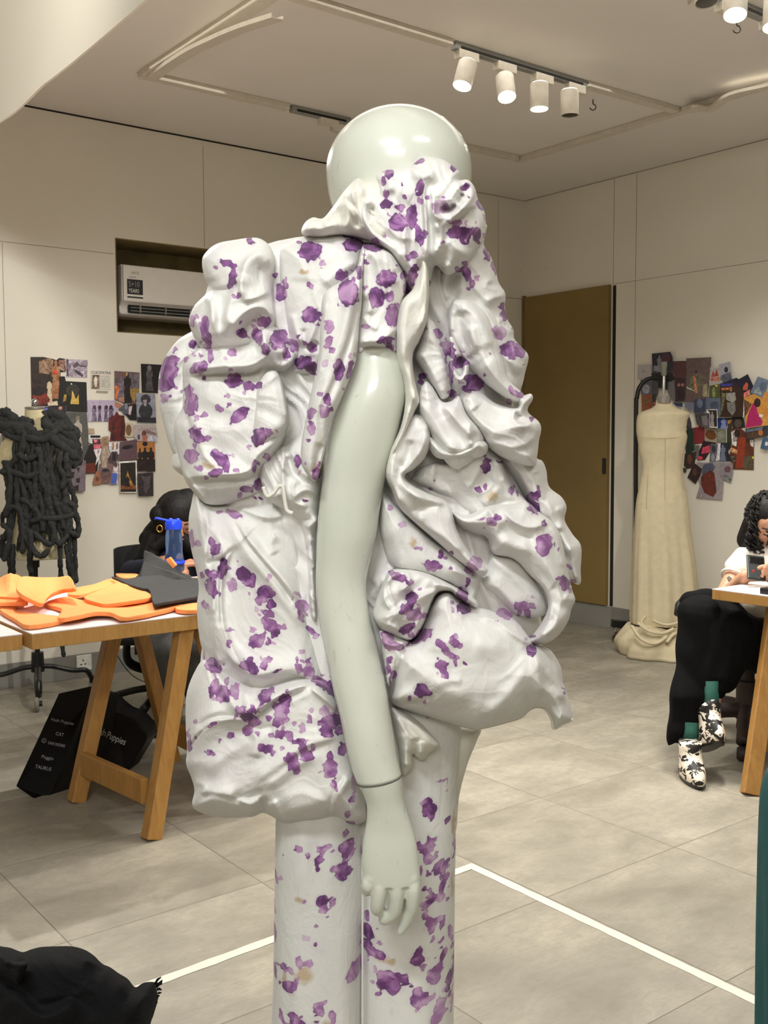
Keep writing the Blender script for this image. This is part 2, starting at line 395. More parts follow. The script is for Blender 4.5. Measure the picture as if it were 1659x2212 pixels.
def track(s0, s1, t_, label):
    t0 = thing('track_rail', label, 'track', rm((s0+s1)/2, t_, CEIL-.035))
    mb = MB(); mb.rbox(s0, s1, t_-.018, t_+.018, CEIL-.035, CEIL-.001); mb.build('rail', M_TRACK, t0, bevel=.002)
    mb = MB(); mb.rbox(s0+.03, s1-.03, t_+.0165, t_+.0195, CEIL-.03, CEIL-.018); mb.build('slot', M_GAP, t0)
    return t0
track(1.63, 2.5, 2.03, 'grey ceiling track carrying the row of four white spotlights')
track(2.22, 2.60, .84, 'short grey ceiling track just left of the mannequin head')
track(1.5, 2.3, 3.05, 'grey ceiling track of the spotlights at the upper right edge')
# loose trunking cover hanging from the corner
P = [rm(3.42, .9, CEIL-.035), pz(400, 118, CEIL-.05), pz(455, 90, CEIL-.07), pz(520, 62, CEIL-.10), pz(600, 36, CEIL-.15)]
P = crv(P, 5); mb = MB(); rings = []
for i, p in enumerate(P):
    d = (P[min(i+1, len(P)-1)] - P[max(i-1, 0)]).normalized(); x = d.cross(V(0,0,1)).normalized(); y = x.cross(d)
    rings.append([p + x*a_*.028 + y*b_*.009 for a_, b_ in ((-1,-1),(1,-1),(1,1),(.85,1),(.85,-.5),(-.85,-.5),(-.85,1),(-1,1))])
mb.loft(rings); setp(mb.build('trunking_cover', M_CONDUIT), 'loose white trunking cover sagging down from the ceiling at upper left', 'trunking cover')
P = [rm(.9, 2.15, CEIL-.04), pz(1500, 232, CEIL-.05), pz(1535, 236, CEIL-.06), pz(1580, 205, CEIL-.055), pz(1659, 186, CEIL-.05), pz(1720, 165, CEIL-.045)]
P = crv(P, 5); mb = MB(); rings = []
for i, p in enumerate(P):
    d = (P[min(i+1, len(P)-1)] - P[max(i-1, 0)]).normalized(); x = d.cross(V(0,0,1)).normalized(); y = x.cross(d)
    rings.append([p + x*a_*.024 + y*b_*.008 for a_, b_ in ((-1,-1),(1,-1),(1,1),(-1,1))])
mb.loft(rings); setp(mb.build('trunking_cover', M_CONDUIT), 'loose white trunking cover drooping beside the corner joint at the right edge', 'trunking cover')
M_LAMPW = mat('white_lamp_enamel', (214, 206, 190), .4)
M_LENS = mat('lit_lens', (255, 255, 255), .3, emit=((255, 248, 232), 28))
M_LENSOFF = mat('unlit_lens', (70, 68, 62), .2, spec=.6)
def spotlight(px, py, zl, aim, lit, label, s_t=None, power=40, group='ceiling track spotlights'):
    """px,py = middle of the lens in the photo, zl its height; s_t = place of the adapter on its track"""
    L = pz(px, py, zl); s_, t_ = s_t
    root = thing('track_spotlight', label, 'spotlight', rm(s_, t_, CEIL-.03), group)
    mb = MB(); mb.box(rm(s_, t_, CEIL-.05), A*.06, B*.02, V(0,0,.02)); mb.build('adapter', M_LAMPW, root, bevel=.003)
    ax = Vector(aim).normalized(); top = L - ax*.122
    st_ = rm(s_-.02, t_, CEIL-.06)
    mb = MB(); mb.tube([st_, st_ + V(0,0,-.025), (st_+V(0,0,-.025))*.5 + top*.5, top + ax*.02], .007, 8); mb.build('stem', M_LAMPW, root, smooth=True)
    mb = MB(); mb.lathe(top, [(.02, 0), (.036, .003), (.042, .01), (.042, .119), (.040, .122), (.037, .114)], 28, ax=ax); mb.build('lamp_can', M_LAMPW, root, smooth='auto')
    mb = MB(); mb.lathe(top, [(.0365, .114), (.0365, .1195), (.02, .121)], 24, ax=ax); mb.build('lens', M_LENS if lit else M_LENSOFF, root, smooth='auto')
    if lit: spot('spotlight_beam', L + ax*.012, L + ax, power, 84, .6, WARM, .033)
spotlight(998, 186, 2.86, (-.25, -.25, -.93), True, 'white track spotlight lit, leftmost of the row of four', (2.42, 2.03), 55)
spotlight(1095, 210, 2.86, (.05, -.42, -.9), True, 'white track spotlight lit and tilted, second from left in the row of four', (2.18, 2.03), 55)
spotlight(1165, 236, 2.83, (0, -.05, -1), True, 'white track spotlight lit and pointing straight down, third in the row of four', (1.93, 2.03), 55)
spotlight(1231, 250, 2.84, (.02, 0, -1), False, 'white track spotlight that is off, rightmost of the row of four', (1.70, 2.03))
spotlight(1588, 33, 2.86, (-.12, -.32, -.93), True, 'lit white spotlight at the top right with a hook below it', (1.93, 3.05), 60)
spotlight(1672, 60, 2.85, (-.1, -.2, -.95), True, 'lit spotlight half cut off by the right edge of the ceiling', (1.62, 3.05), 38)
spotlight(1527, 5, 2.87, (.05, -.2, -.97), False, 'unlit spotlight rim at the very top, left of the lit one', (2.2, 3.05))
spotlight(745, 345, 2.80, (-.1, .1, -1), False, 'white spotlight on the short track partly hidden by the mannequin head', (2.36, .84))
def hook(px, py, label):
    c = pz(px, py-9, CEIL); u = V(1, 0, 0)
    mb = MB(); mb.tube([c, c+V(0,0,-.02)] + [c + V(0,0,-.045) + u*.016*sin(a) + V(0,0,.016*cos(a)+.006) for a in [0, .8, 1.6, 2.4, 3.2, 4.0, 4.6]], .0028, 8)
    setp(mb.build('ceiling_hook', mat('dark_metal', (70, 66, 60), .4, metal=.8), smooth=True), label, 'hook', 'ceiling hooks')
hook(1281, 224, 'small dark ceiling hook right of the row of four spotlights'); hook(1592, 52, 'small dark ceiling hook below the lit spotlight at top right')

# ------------------------------------------------------------------ air conditioner
M_AC = mat('white_ac_plastic', (226, 222, 216), .25, var=.01, spec=.5)
a0 = st(wA(263, 566, -.05)); a1 = st(wA(263, 712, -.05)); AS0 = NS0-.05; AS1 = AS0-.86; AZ1 = NZ1-.135; AZ0 = AZ1-.29
ac = thing('air_conditioner', 'white wall air conditioner in the brown recess on the back wall', 'air conditioner', rm((AS0+AS1)/2, -.18, AZ0))
prof = [(-.295, AZ1), (-.12, AZ1), (-.085, AZ1-.015), (-.075, AZ0+.07), (-.085, AZ0+.06)]
mb = MB(); mb.prism([rm(AS0, t_, z) for t_, z in [(-.295, AZ1), (-.10, AZ1), (-.09, AZ1-.02), (-.09, AZ0+.085), (-.13, AZ0+.06), (-.13, AZ0+.02), (-.10, AZ0+.01), (-.14, AZ0), (-.295, AZ0)]], A*.86)
mb.build('housing', M_AC, ac, bevel=.006)
mb = MB(); mb.rbox(AS1+.003, AS0-.003, -.095, -.072, AZ0+.078, AZ1-.004); mb.build('front_panel', M_AC, ac, bevel=.01)
mb = MB(); mb.rbox(AS1+.05, AS0-.05, -.135, -.118, AZ0+.022, AZ0+.066); mb.build('outlet', mat('black_plastic', (22, 22, 22), .5), ac, label='black louvred air outlet')
mb = MB()
for z_ in (AZ0+.032, AZ0+.05): mb.rbox(AS1+.06, AS0-.06, -.118, -.104, z_-.002, z_+.002)
for k in range(5): s_ = AS0-.12-.16*k; mb.rbox(s_-.004, s_+.004, -.118, -.106, AZ0+.024, AZ0+.064)
mb.build('louvre', mat('grey_plastic', (128, 128, 124), .5), ac)
mb = MB(); mb.rbox(AS0-.12, AS0-.025, -.072, -.0705, AZ0+.10, AZ0+.205); stk = mb.build('sticker', mat('black_sticker', (34, 34, 36), .5), ac, label='black warranty sticker with white figures')
MWH = mat('white_print', (228, 226, 220), .6); MGR = mat('grey_print', (150, 148, 144), .6)
nrm = -.0700
text('sticker_lettering', '5+10', .046, rm(AS0-.032, nrm, AZ0+.162), A, V(0,0,1), mat('grey_print', (150,148,144), .6), stk, sx=.72)
text('sticker_lettering', 'YEARS', .032, rm(AS0-.032, nrm, AZ0+.130), A, V(0,0,1), MWH, stk, sx=.72)
mb = MB(); mb.rbox(AS0-.122, AS0-.023, -.0705, -.0698, AZ0+.108, AZ0+.120); mb.build('sticker_band', MWH, stk)
text('lettering', 'NICE', .022, rm(AS0-.05, nrm-.0005, AZ0+.235), A, V(0,0,1), MGR, ac)
text('lettering', 'Inverter', .013, rm(AS0-.04, nrm-.0005, AZ0+.215), A, V(0,0,1), MGR, ac)

ac.location = ac.location - B*.055
# ------------------------------------------------------------------ socket and cord
sc = wA(181, 1431, .012); s_, t_, z_ = st(sc); so = thing('wall_socket', 'white wall socket on the grey skirting behind the left table', 'socket', sc)
mb = MB(); mb.rbox(s_-.044, s_+.044, .012, .02, z_-.044, z_+.044); mb.build('cover_plate', mat('socket_white', (232, 230, 222), .35), so, bevel=.003)
mb = MB()
for ds, dz, w_, h_ in ((.006, .014, .003, .006), (-.006, -.008, .006, .003), (.018, -.008, .006, .003)): mb.rbox(s_+ds-w_, s_+ds+w_, .0195, .0206, z_+dz-h_, z_+dz+h_)
mb.build('socket_holes', M_GAP, so)
mb = MB(); mb.rbox(s_-.034, s_-.022, .0195, .023, z_-.012, z_+.012); mb.build('rocker_switch', mat('socket_white', (232,230,222)), so, bevel=.001)
P = crv([pz(248, 1380, .60), at(256, 1420, 5.0), at(290, 1462, 4.9), at(340, 1480, 4.8), at(380, 1475, 4.8)], 6)
mb = MB(); mb.tube(P, .0022, 6); setp(mb.build('power_cord', M_GAP, smooth=True), 'thin dark cable looping down behind the left table legs', 'cable')

# ------------------------------------------------------------------ floor tape
M_TAPE = mat('white_floor_tape', (206, 202, 188), .5, var=.03, nscale=14)
def tape(p, q, w, label, z=.0012):
    p, q = Vector(p), Vector(q); d = (q-p).normalized(); x = d.cross(V(0,0,1)); n = 40; mb = MB(); vs = []
    for i in range(n+1):
        c = p.lerp(q, i/n); k = w/2*(1+.06*sin(i*1.7)+.04*sin(i*3.9)); vs += [c - x*k, c + x*k, c + x*k + V(0,0,z), c - x*k + V(0,0,z)]
    mb.loft([vs[i*4:i*4+4] for i in range(n+1)])
    return setp(mb.build('floor_tape', M_TAPE), label, 'tape', 'white tape marking a corner on the tiles')
c0 = pz(1020, 1872)
tape(c0, c0 + (pz(1640, 2166)-c0)*1.5, .032, 'white tape strip on the floor running from the corner mark to the lower right')
tape(c0 + V(.01, .01, 0), c0 + (pz(340, 2122)-c0)*1.5, .032, 'white tape strip on the floor running left behind the mannequin legs', z=.002)
# ------------------------------------------------------------------ the mannequin and its draped clothes
Y0 = 1.50
def K(ox, oy, sc): return lambda pts: [(ox + x*sc, oy + y*sc) for x, y in pts]
K1 = K(330, 200, 1/2.911); K2 = K(700, 220, 1/2.911); K3 = K(330, 900, 1/2.911); K4 = K(780, 900, .3437); K5 = K(380, 1500, .4039); K0 = K(0, 0, 1)

def vnoise(x, y, seed=0):
    xi = np.floor(x).astype(np.int64); yi = np.floor(y).astype(np.int64); xf = x-xi; yf = y-yi
    u = xf*xf*xf*(xf*(xf*6-15)+10); v = yf*yf*yf*(yf*(yf*6-15)+10)
    def h(a, b):
        n = (a*374761393 + b*668265263 + seed*1442695041) & 0xffffffff
        n = ((n ^ (n >> 13))*1274126177) & 0xffffffff
        return ((n ^ (n >> 16)) & 0xffff)/65535.0
    return (h(xi, yi)*(1-u)+h(xi+1, yi)*u)*(1-v) + (h(xi, yi+1)*(1-u)+h(xi+1, yi+1)*u)*v
def seg_dist(X, Y, P, closed=False):
    """distance to a polyline, signed side, and length parameter of the nearest point"""
    best = np.full(X.shape, 1e9); side = np.zeros(X.shape); par = np.zeros(X.shape); nx = np.zeros(X.shape); ny = np.zeros(X.shape)
    n = len(P) if closed else len(P)-1; L = [0]
    for i in range(n): L.append(L[-1] + math.hypot(P[(i+1) % len(P)][0]-P[i][0], P[(i+1) % len(P)][1]-P[i][1]))
    for i in range(n):
        ax, ay = P[i]; bx, by = P[(i+1) % len(P)]; dx, dy = bx-ax, by-ay; l2 = dx*dx+dy*dy+1e-9
        t = np.clip(((X-ax)*dx+(Y-ay)*dy)/l2, 0, 1); qx = ax+t*dx; qy = ay+t*dy; d = np.hypot(X-qx, Y-qy); m = d < best
        best = np.where(m, d, best); side = np.where(m, np.sign(dx*(Y-ay)-dy*(X-ax)), side)
        par = np.where(m, (L[i]+t*sqrt(l2))/L[-1], par); nx = np.where(m, qx, nx); ny = np.where(m, qy, ny)
    return best, side, par, nx, ny
def inside(X, Y, P):
    r = np.zeros(X.shape, bool); n = len(P)
    for i in range(n):
        ax, ay = P[i]; bx, by = P[(i+1) % n]
        if ay == by: continue
        c = ((ay > Y) != (by > Y)) & (X < (bx-ax)*(Y-ay)/(by-ay)+ax); r ^= c
    return r

# print: (cx, cy, rx, ry, angle, strength, kind)  kind 0 purple, 1 yellow-brown
PR = []
def pr(s):
    for row in s.strip().split(';'):
        row = row.strip()
        if row:
            q = [float(x) for x in row.split(',')]; q += [0]*(7-len(q)); PR.append(q)
pr("""492,569,18,8,20,1;502,602,9,24,12,.9;541,519,10,7,60,.9;670,543,25,21,0,.9;697,569,8,8,0,.35;763,528,24,15,0,1;806,535,19,9,10,1;752,505,14,6,10,.9;656,588,10,6,0,.4,1;670,617,9,5,40,.6;
752,633,22,29,0,.9;739,595,15,12,0,.7;673,680,21,17,10,.95;617,612,5,16,0,.6;605,633,11,20,0,.95;711,705,11,14,0,.4;709,739,8,13,20,.5;835,602,21,19,0,.85;776,588,7,15,0,.8;814,643,17,22,0,.8;842,640,11,12,0,.7;847,681,14,26,0,.75;790,707,10,5,0,.6;831,736,20,8,-10,.8;842,751,12,9,0,1;
732,799,11,23,0,.85;756,798,7,22,10,.7;673,894,9,13,20,.6;701,889,9,12,20,.6;673,926,9,13,0,.5;708,863,8,13,0,.7;692,852,6,5,0,.4;364,797,19,27,0,.85;359,829,19,15,0,.8;378,777,10,8,0,.8;354,861,8,10,0,.5;378,755,4,6,30,.5;430,794,21,13,-15,.75;440,815,5,6,0,.8;409,842,7,13,0,.8;404,845,4,14,0,.8;413,873,15,24,10,.65;505,823,18,15,0,.75;538,834,15,9,0,.7;561,834,8,8,0,.7;473,882,9,7,30,.5;517,897,24,13,-38,.85;440,897,9,6,0,.5;423,939,12,18,-30,.85;560,944,15,21,20,.8;580,935,11,9,0,.5;570,694,15,12,0,.75;522,720,11,11,0,.9;556,726,9,18,-15,.7;601,734,19,20,0,.8;612,722,9,8,0,.7;629,739,11,6,0,.8;574,756,9,13,0,.9;636,750,8,12,0,.8;618,763,9,14,0,.7;655,782,20,13,-20,1;673,750,10,9,0,.8;673,792,14,11,0,1;454,770,8,13,0,.7;502,762,10,8,0,.5;442,708,9,26,0,.75;416,694,7,14,0,.7;416,744,8,9,0,.85;449,738,7,18,0,.95;
903,350,14,6,-28,1;841,376,9,11,0,.9;829,392,5,10,0,.8;908,406,8,18,10,.9;868,400,2,5,0,.9;834,442,12,9,-15,.95;834,420,5,14,0,.6;864,447,11,9,0,.85;860,481,21,21,0,1;889,467,12,27,10,1;905,508,9,24,-15,1;918,507,6,9,0,.8;882,557,6,8,0,.5;894,551,7,9,0,.8;892,594,10,25,12,1;879,622,9,14,20,.55;872,594,7,8,0,1;980,362,8,9,0,1;1004,403,8,10,10,.9;986,481,10,8,0,.5;950,447,18,15,0,.28;985,502,20,13,0,.9;1005,508,13,20,0,1;1020,500,8,8,0,.9;1031,508,8,19,0,.9;1040,443,8,14,-20,1;1051,551,6,13,-20,.8;1067,578,5,15,-15,.6;1006,588,8,14,-25,.95;991,582,9,7,0,.5;1011,601,8,6,0,.9;1019,613,7,7,0,.9;1012,622,5,4,0,.9;1030,601,7,6,0,.35;1086,663,5,12,0,.8;1089,681,8,12,-20,.85;1078,719,15,15,0,.4;1105,756,25,18,5,.95;1124,762,9,10,0,.9;1130,787,3,3,0,.9;1116,851,14,9,15,.6;1104,838,5,7,0,.6;1026,828,19,17,0,1;1010,840,10,8,0,1;1011,818,8,8,0,.9;992,784,15,12,0,.8;1004,783,8,7,0,.8;976,757,8,19,-10,.8;947,721,9,12,-30,.8;963,757,4,30,0,.6;975,805,5,30,0,.6;914,811,12,5,-5,.8;909,826,5,8,-20,.85;916,709,8,6,0,.3;976,850,8,8,0,.9;1148,905,5,5,0,.8;890,893,6,12,20,.35;925,610,3,14,0,.8;
1050,1006,10,15,10,1;1080,998,6,4,0,1;1033,1057,9,5,40,.8;1048,1050,4,9,20,.7;1106,1058,5,11,10,.7;1119,1065,4,9,-15,.75;1062,1072,14,13,0,.35,1;1146,1075,11,11,0,.9;1160,1071,6,11,0,1;1153,1098,13,13,-30,1;1039,1121,8,3,-15,.9;1075,1119,9,8,0,.6;1060,1127,12,10,0,.4;940,1037,2,5,15,1;929,1057,6,4,0,.8;843,1097,6,5,0,.4;869,1133,8,8,0,.35;893,1172,10,9,0,.4,1;902,1184,10,4,10,.5;976,1193,6,5,0,1;952,1197,7,9,0,1;936,1221,21,12,5,.7;974,1228,5,4,0,.8;1013,1231,9,6,0,.75;1010,1258,5,11,8,1;1027,1216,16,15,0,.35;1175,1177,17,25,8,.65;1197,1175,2,6,0,.6;1206,1188,3,6,0,.6;1231,1225,9,4,20,.5;1208,1250,9,5,-30,.7;1220,1262,11,14,0,.8;1230,1272,5,8,-30,.9;1130,1309,21,11,0,.55;1141,1325,8,9,0,.8;999,1285,11,15,-30,.85;1003,1314,14,15,-30,1;1089,1326,16,10,15,.4;859,1244,20,9,25,.7;880,1257,5,7,0,.9;890,1290,14,13,0,.95;878,1314,18,10,-38,1;893,1328,18,13,0,.5;917,1331,5,8,20,.75;880,1358,18,9,-30,.85;916,1371,20,12,-30,.85;900,1382,13,8,-20,1;849,1396,24,9,10,.8;838,1374,16,10,20,.5;952,1392,15,8,15,.8;985,1391,14,10,20,.9;966,1410,16,8,40,.85;983,1429,4,12,-10,.8;952,1437,13,10,0,.65;962,1454,8,14,-35,.8;1005,1433,4,2,40,.8;911,1492,15,14,0,1;924,1498,8,8,0,1;1148,1405,11,12,-15,1;1151,1376,7,4,0,.9;842,1426,6,10,20,.7;837,1446,6,10,0,.7;849,1457,6,8,0,.7;842,1468,4,8,0,.9;1218,1491,3,9,-20,.6;
467,984,14,11,30,.95;481,993,13,16,-20,.85;490,1008,9,13,0,.7;450,1005,16,9,10,.4,1;467,1021,15,8,-10,.6;414,985,15,14,30,.55;430,1010,10,6,0,.5;430,945,12,11,0,.8;577,988,6,9,-30,.6;550,1008,5,15,0,.6;557,1047,9,14,0,.9;533,1056,14,8,0,.75;643,996,7,13,0,.9;684,1016,12,22,8,.6,1;684,1024,10,14,0,.8;505,1109,18,8,25,.5;658,1080,9,3,0,.9;414,1165,5,20,-8,.5;464,1186,12,13,20,.8;456,1170,7,8,0,.7;481,1226,9,24,5,1;457,1240,14,10,20,.85;457,1269,12,21,-15,1;436,1243,4,8,0,.7;442,1308,6,9,-20,.6;526,1242,16,15,0,1;540,1252,14,17,0,1;522,1232,9,9,0,1;502,1265,11,14,0,.4;574,1280,19,15,10,1;564,1295,13,10,0,.6;587,1306,11,10,0,1;580,1325,15,8,15,.9;584,1350,16,13,0,.75;594,1368,12,10,0,.9;608,1356,11,5,0,.6;575,1340,7,8,0,.8;555,1386,17,14,-15,.75;568,1376,7,12,15,.7;546,1360,8,7,0,.3;583,1383,8,4,45,.85;497,1360,10,3,5,.4;495,1391,4,9,0,.6;653,1309,14,15,-20,.5;643,1284,8,4,30,.5;650,1330,6,14,-20,.5;675,1365,18,5,35,1;457,1437,13,14,10,.85;468,1448,11,7,-20,.8;440,1416,3,9,0,.6;534,1436,18,12,0,.95;547,1447,14,10,30,.85;540,1424,8,7,0,.8;571,1438,10,9,0,.7;598,1450,10,4,-20,.8;641,1426,4,8,0,.6;665,1429,6,8,0,.6;647,1444,8,10,-15,.55;667,1452,12,11,0,.45;653,1408,9,7,0,.3;692,1475,9,9,0,.8;704,1479,14,10,15,.9;716,1488,10,16,-20,1;701,1536,10,12,0,.3;464,1483,8,16,0,.7;480,1498,15,18,15,.65;508,1493,11,18,0,.35;456,1495,6,14,0,.8;490,1510,7,9,-30,.9;571,1506,14,15,0,.95;584,1494,7,12,25,.95;564,1518,5,13,20,.8;519,1535,12,10,0,.85;537,1550,16,9,0,1;545,1535,10,8,0,.9;615,1515,12,17,0,.95;608,1530,17,14,20,.8;608,1550,16,14,20,.65;596,1562,10,10,0,.85;673,1534,7,5,0,.4;668,1553,6,9,0,.6;706,1560,18,13,0,1;722,1556,14,16,0,1;706,1580,15,12,20,1;739,1556,9,13,0,.9;734,1580,9,9,20,.9;550,1561,13,9,-15,.8;458,1566,11,4,-25,.7;534,1577,12,11,-20,.6;500,1589,8,7,0,.8;606,1588,11,8,-25,.95;626,1592,9,14,-25,.5;640,1602,13,6,0,.95;653,1572,7,13,0,.3;409,1611,6,15,0,.95;407,1588,3,14,0,.5;574,1617,17,9,8,.75;650,1604,9,8,0,.8;657,1618,10,12,-25,.75;664,1634,14,12,0,.75;632,1640,14,14,0,.75;615,1640,6,4,0,.8;739,1618,9,15,15,.7;713,1635,8,10,0,.7;712,1655,14,15,0,.6;716,1668,11,13,0,.75;725,1695,4,15,-20,.6;421,1556,4,6,0,.4;474,1600,4,4,0,.4;455,1627,8,6,0,.7;443,1626,3,3,0,.7;634,1655,14,11,0,.7;765,1700,5,26,0,.25;
655,1786,9,6,0,.85;673,1798,4,10,-10,.7;693,1816,6,16,-10,.8;703,1785,9,8,0,.6;752,1786,16,12,0,.9;756,1803,15,7,10,.85;744,1835,13,20,0,.85;755,1838,9,11,0,.8;622,1810,2,4,0,.5;602,1868,5,15,-15,.85;598,1936,3,18,0,.4;599,1988,4,20,-10,.8;704,1891,12,13,0,.95;707,1908,8,14,0,.5;724,1886,7,4,30,.6;655,1892,10,8,0,.5,1;667,1893,6,6,0,.4;691,1944,4,5,-30,.6;687,1984,4,6,0,.8;671,1970,9,7,0,.2;794,1936,6,11,0,.85;797,1970,12,16,0,1;796,2000,14,14,0,1;818,2008,16,10,10,.8;824,2014,15,10,0,.5,1;844,2021,12,9,0,.5,1;832,2050,17,11,0,.8;824,2066,10,15,0,1;848,2072,18,16,0,.95;858,2050,10,8,0,.9;873,2057,8,12,-25,.85;903,2098,20,17,0,.7;896,2080,10,7,-20,.5;768,2052,15,22,10,.5;664,2047,20,17,0,.4,1;655,2022,7,13,-15,.5;624,2061,6,18,0,.6,1;622,2040,9,7,0,1;632,2078,14,12,20,.85;600,2066,6,12,0,.85;648,2065,6,12,15,.7;677,2024,8,8,0,.4;695,2112,9,11,0,.6;700,2122,6,9,-20,.7;643,2134,12,7,0,.9;652,2148,17,14,20,.95;664,2160,12,16,0,.9;691,2138,5,14,10,.9;691,2160,10,14,0,.95;700,2184,15,17,10,.8;727,2176,18,13,25,.9;741,2170,13,14,20,.95;752,2190,13,24,-15,.95;713,2158,13,17,0,.45,1;723,2131,7,12,-10,.55;616,2144,6,14,-20,.6;784,2196,7,12,0,.5,1;
921,1697,10,13,0,1;922,1712,15,14,0,1;926,1724,7,9,-20,1;949,1655,13,3,0,.5;963,1675,2,18,-8,.4;921,1785,6,22,5,.6;939,1807,5,8,0,.8;925,1788,9,14,25,.5;922,1812,12,10,0,.55;945,1826,12,6,-30,.6;942,1840,12,8,-40,.7;958,1835,8,12,25,.8;978,1807,3,18,0,.8;976,1760,5,28,0,.6,1;961,1742,7,6,0,.8;928,1896,8,12,30,.8;920,1905,14,6,-25,.85;950,1876,6,17,10,.8;944,1897,11,10,0,.35;914,1912,5,5,0,.8;913,1872,5,7,0,.7;925,1878,5,7,0,.7;974,1890,4,30,0,.6,1;923,1944,11,12,0,.5;932,1953,6,15,25,.6;951,1953,4,13,15,.8;899,2014,13,15,0,.8;902,1998,9,8,0,.8;889,2018,7,7,0,.7;953,2022,7,13,15,.75;933,2056,15,17,0,.55;945,2044,9,10,0,.5;965,2086,7,24,8,1;970,1988,5,20,-10,.7;977,2066,3,30,0,.7;945,2128,12,18,20,.45;937,2148,14,12,0,.4;973,2138,4,22,0,.5;846,2167,4,12,15,.35;871,2163,9,11,0,.4;905,1835,4,9,0,.7;900,1780,8,10,10,.6;960,1862,5,10,20,.6;912,1930,6,5,0,.6;930,2100,6,9,30,.5;948,1990,8,6,-30,.5;930,1980,5,9,20,.4""")
random.seed(21)
for q in list(PR):
    if q[6] == 0 and q[2]*q[3] > 70:
        for _ in range(random.choice((1, 1, 2)) if q[5] > .5 else 1):
            a_ = random.uniform(0, 6.28); k_ = random.uniform(1.15, 1.9); r_ = random.uniform(3, 7.5)
            PR.append([q[0]+cos(a_)*(q[2]+3)*k_, q[1]+sin(a_)*(q[3]+3)*k_, r_, r_*random.uniform(.5, 1.0), random.uniform(0, 180), random.uniform(.22, .75), 0])
PRN = np.array(PR)
def print_field(X, Y, back=False):
    F = np.zeros(X.shape); G = np.zeros(X.shape); Hh = np.zeros(X.shape)
    wx = (vnoise(X/7, Y/7, 3)-.5)*7; wy = (vnoise(X/7, Y/7, 9)-.5)*7
    if back: X = 1640 - X
    for cx, cy, rx, ry, an, s, k in PRN:
        m = (np.abs(X-cx) < 55) & (np.abs(Y-cy) < 55)
        if not m.any(): continue
        a = radians(an); dx = X[m]+wx[m]-cx; dy = Y[m]+wy[m]-cy; u = dx*cos(a)+dy*sin(a); v = -dx*sin(a)+dy*cos(a)
        r = np.sqrt((u/(rx*1.08))**2+(v/(ry*1.08))**2); f = np.clip(1-.5*r, 0, 1)
        if k == 0 and rx*ry > 90: f = f*(1-.0) - .0
        if k == 1:
            Hh[m] = np.maximum(Hh[m], f)
            continue
        better = f > F[m]; g = G[m]; g[better] = s; G[m] = g; F[m] = np.maximum(F[m], f)
    return F, G, Hh

def cloth_mat(name, printed=True, base=(226, 225, 220), yellow=False):
    m = bpy.data.materials.new(name); m.use_nodes = True; t = NT(m); p = t.n['Principled BSDF']; v = t.obj()
    lav = t.mr(t.noise(v, 9, 4, .6), .52, .72, 0, .42)
    c = t.mix(lav, rgb(*base), rgb(213, 205, 212))
    c = t.mix(t.math('MULTIPLY', t.mr(t.noise(v, 40, 5, .7), .62, .70, 0, 1), .25), c, rgb(192, 188, 186))
    if printed:
        at_ = t.new('ShaderNodeAttribute', attribute_name='print'); sp = t.new('ShaderNodeSeparateColor'); t.put(sp.inputs[0], at_.outputs['Color'])
        F, G, Yk = sp.outputs[0], sp.outputs[1], sp.outputs[2]
        n1 = t.noise(v, 110, 3, .55); n2 = t.noise(v, 40, 3, .55, .6); n3 = t.noise(v, 300, 2)
        fe = t.math('ADD', F, t.math('MULTIPLY', t.math('SUBTRACT', n1, .5), .22))
        mk = t.mr(fe, .50, .55, 0, 1); rim = t.mr(fe, .53, .60, .45, 0)
        den = t.math('MULTIPLY', t.math('ADD', t.mr(n2, .36, .64, .38, 1.2), rim), G)
        den = t.math('MINIMUM', den, 1.0)
        pc = t.ramp(den, [(0.0, rgb(220, 206, 216)), (.3, rgb(186, 148, 184)), (.58, rgb(146, 94, 150)), (.82, rgb(114, 60, 122)), (1.0, rgb(84, 34, 92))])
        ye = t.math('ADD', Yk, t.math('MULTIPLY', t.math('SUBTRACT', n1, .5), .5))
        c = t.mix(t.mr(ye, .42, .75, 0, .75), c, rgb(186, 156, 110))
        halo = t.math('MULTIPLY', t.mr(t.math('ADD', F, t.math('MULTIPLY', t.math('SUBTRACT', n2, .5), .5)), .30, .55, 0, .32), G)
        c = t.mix(halo, c, rgb(186, 160, 190))
        c = t.mix(t.math('MULTIPLY', mk, .96), c, pc)
    t.put(p.inputs['Base Color'], c); p.inputs['Roughness'].default_value = .6; p.inputs['Specular IOR Level'].default_value = .26
    p.inputs['Sheen Weight'].default_value = .12
    p.inputs['Subsurface Weight'].default_value = .10; p.inputs['Subsurface Radius'].default_value = (.01, .008, .007); p.inputs['Subsurface Scale'].default_value = .4
    w = t.noise(t.scale(v, (1, 1, .55)), 34, 6, .62, 1.4)
    t.put(p.inputs['Normal'], t.bump(w, .32, .008)); return m
M_CLOTH = cloth_mat('printed_white_silk'); M_TROUSER = cloth_mat('printed_white_cotton', base=(222, 222, 216))
M_CREAM = cloth_mat('plain_cream_silk', False, (226, 224, 212))

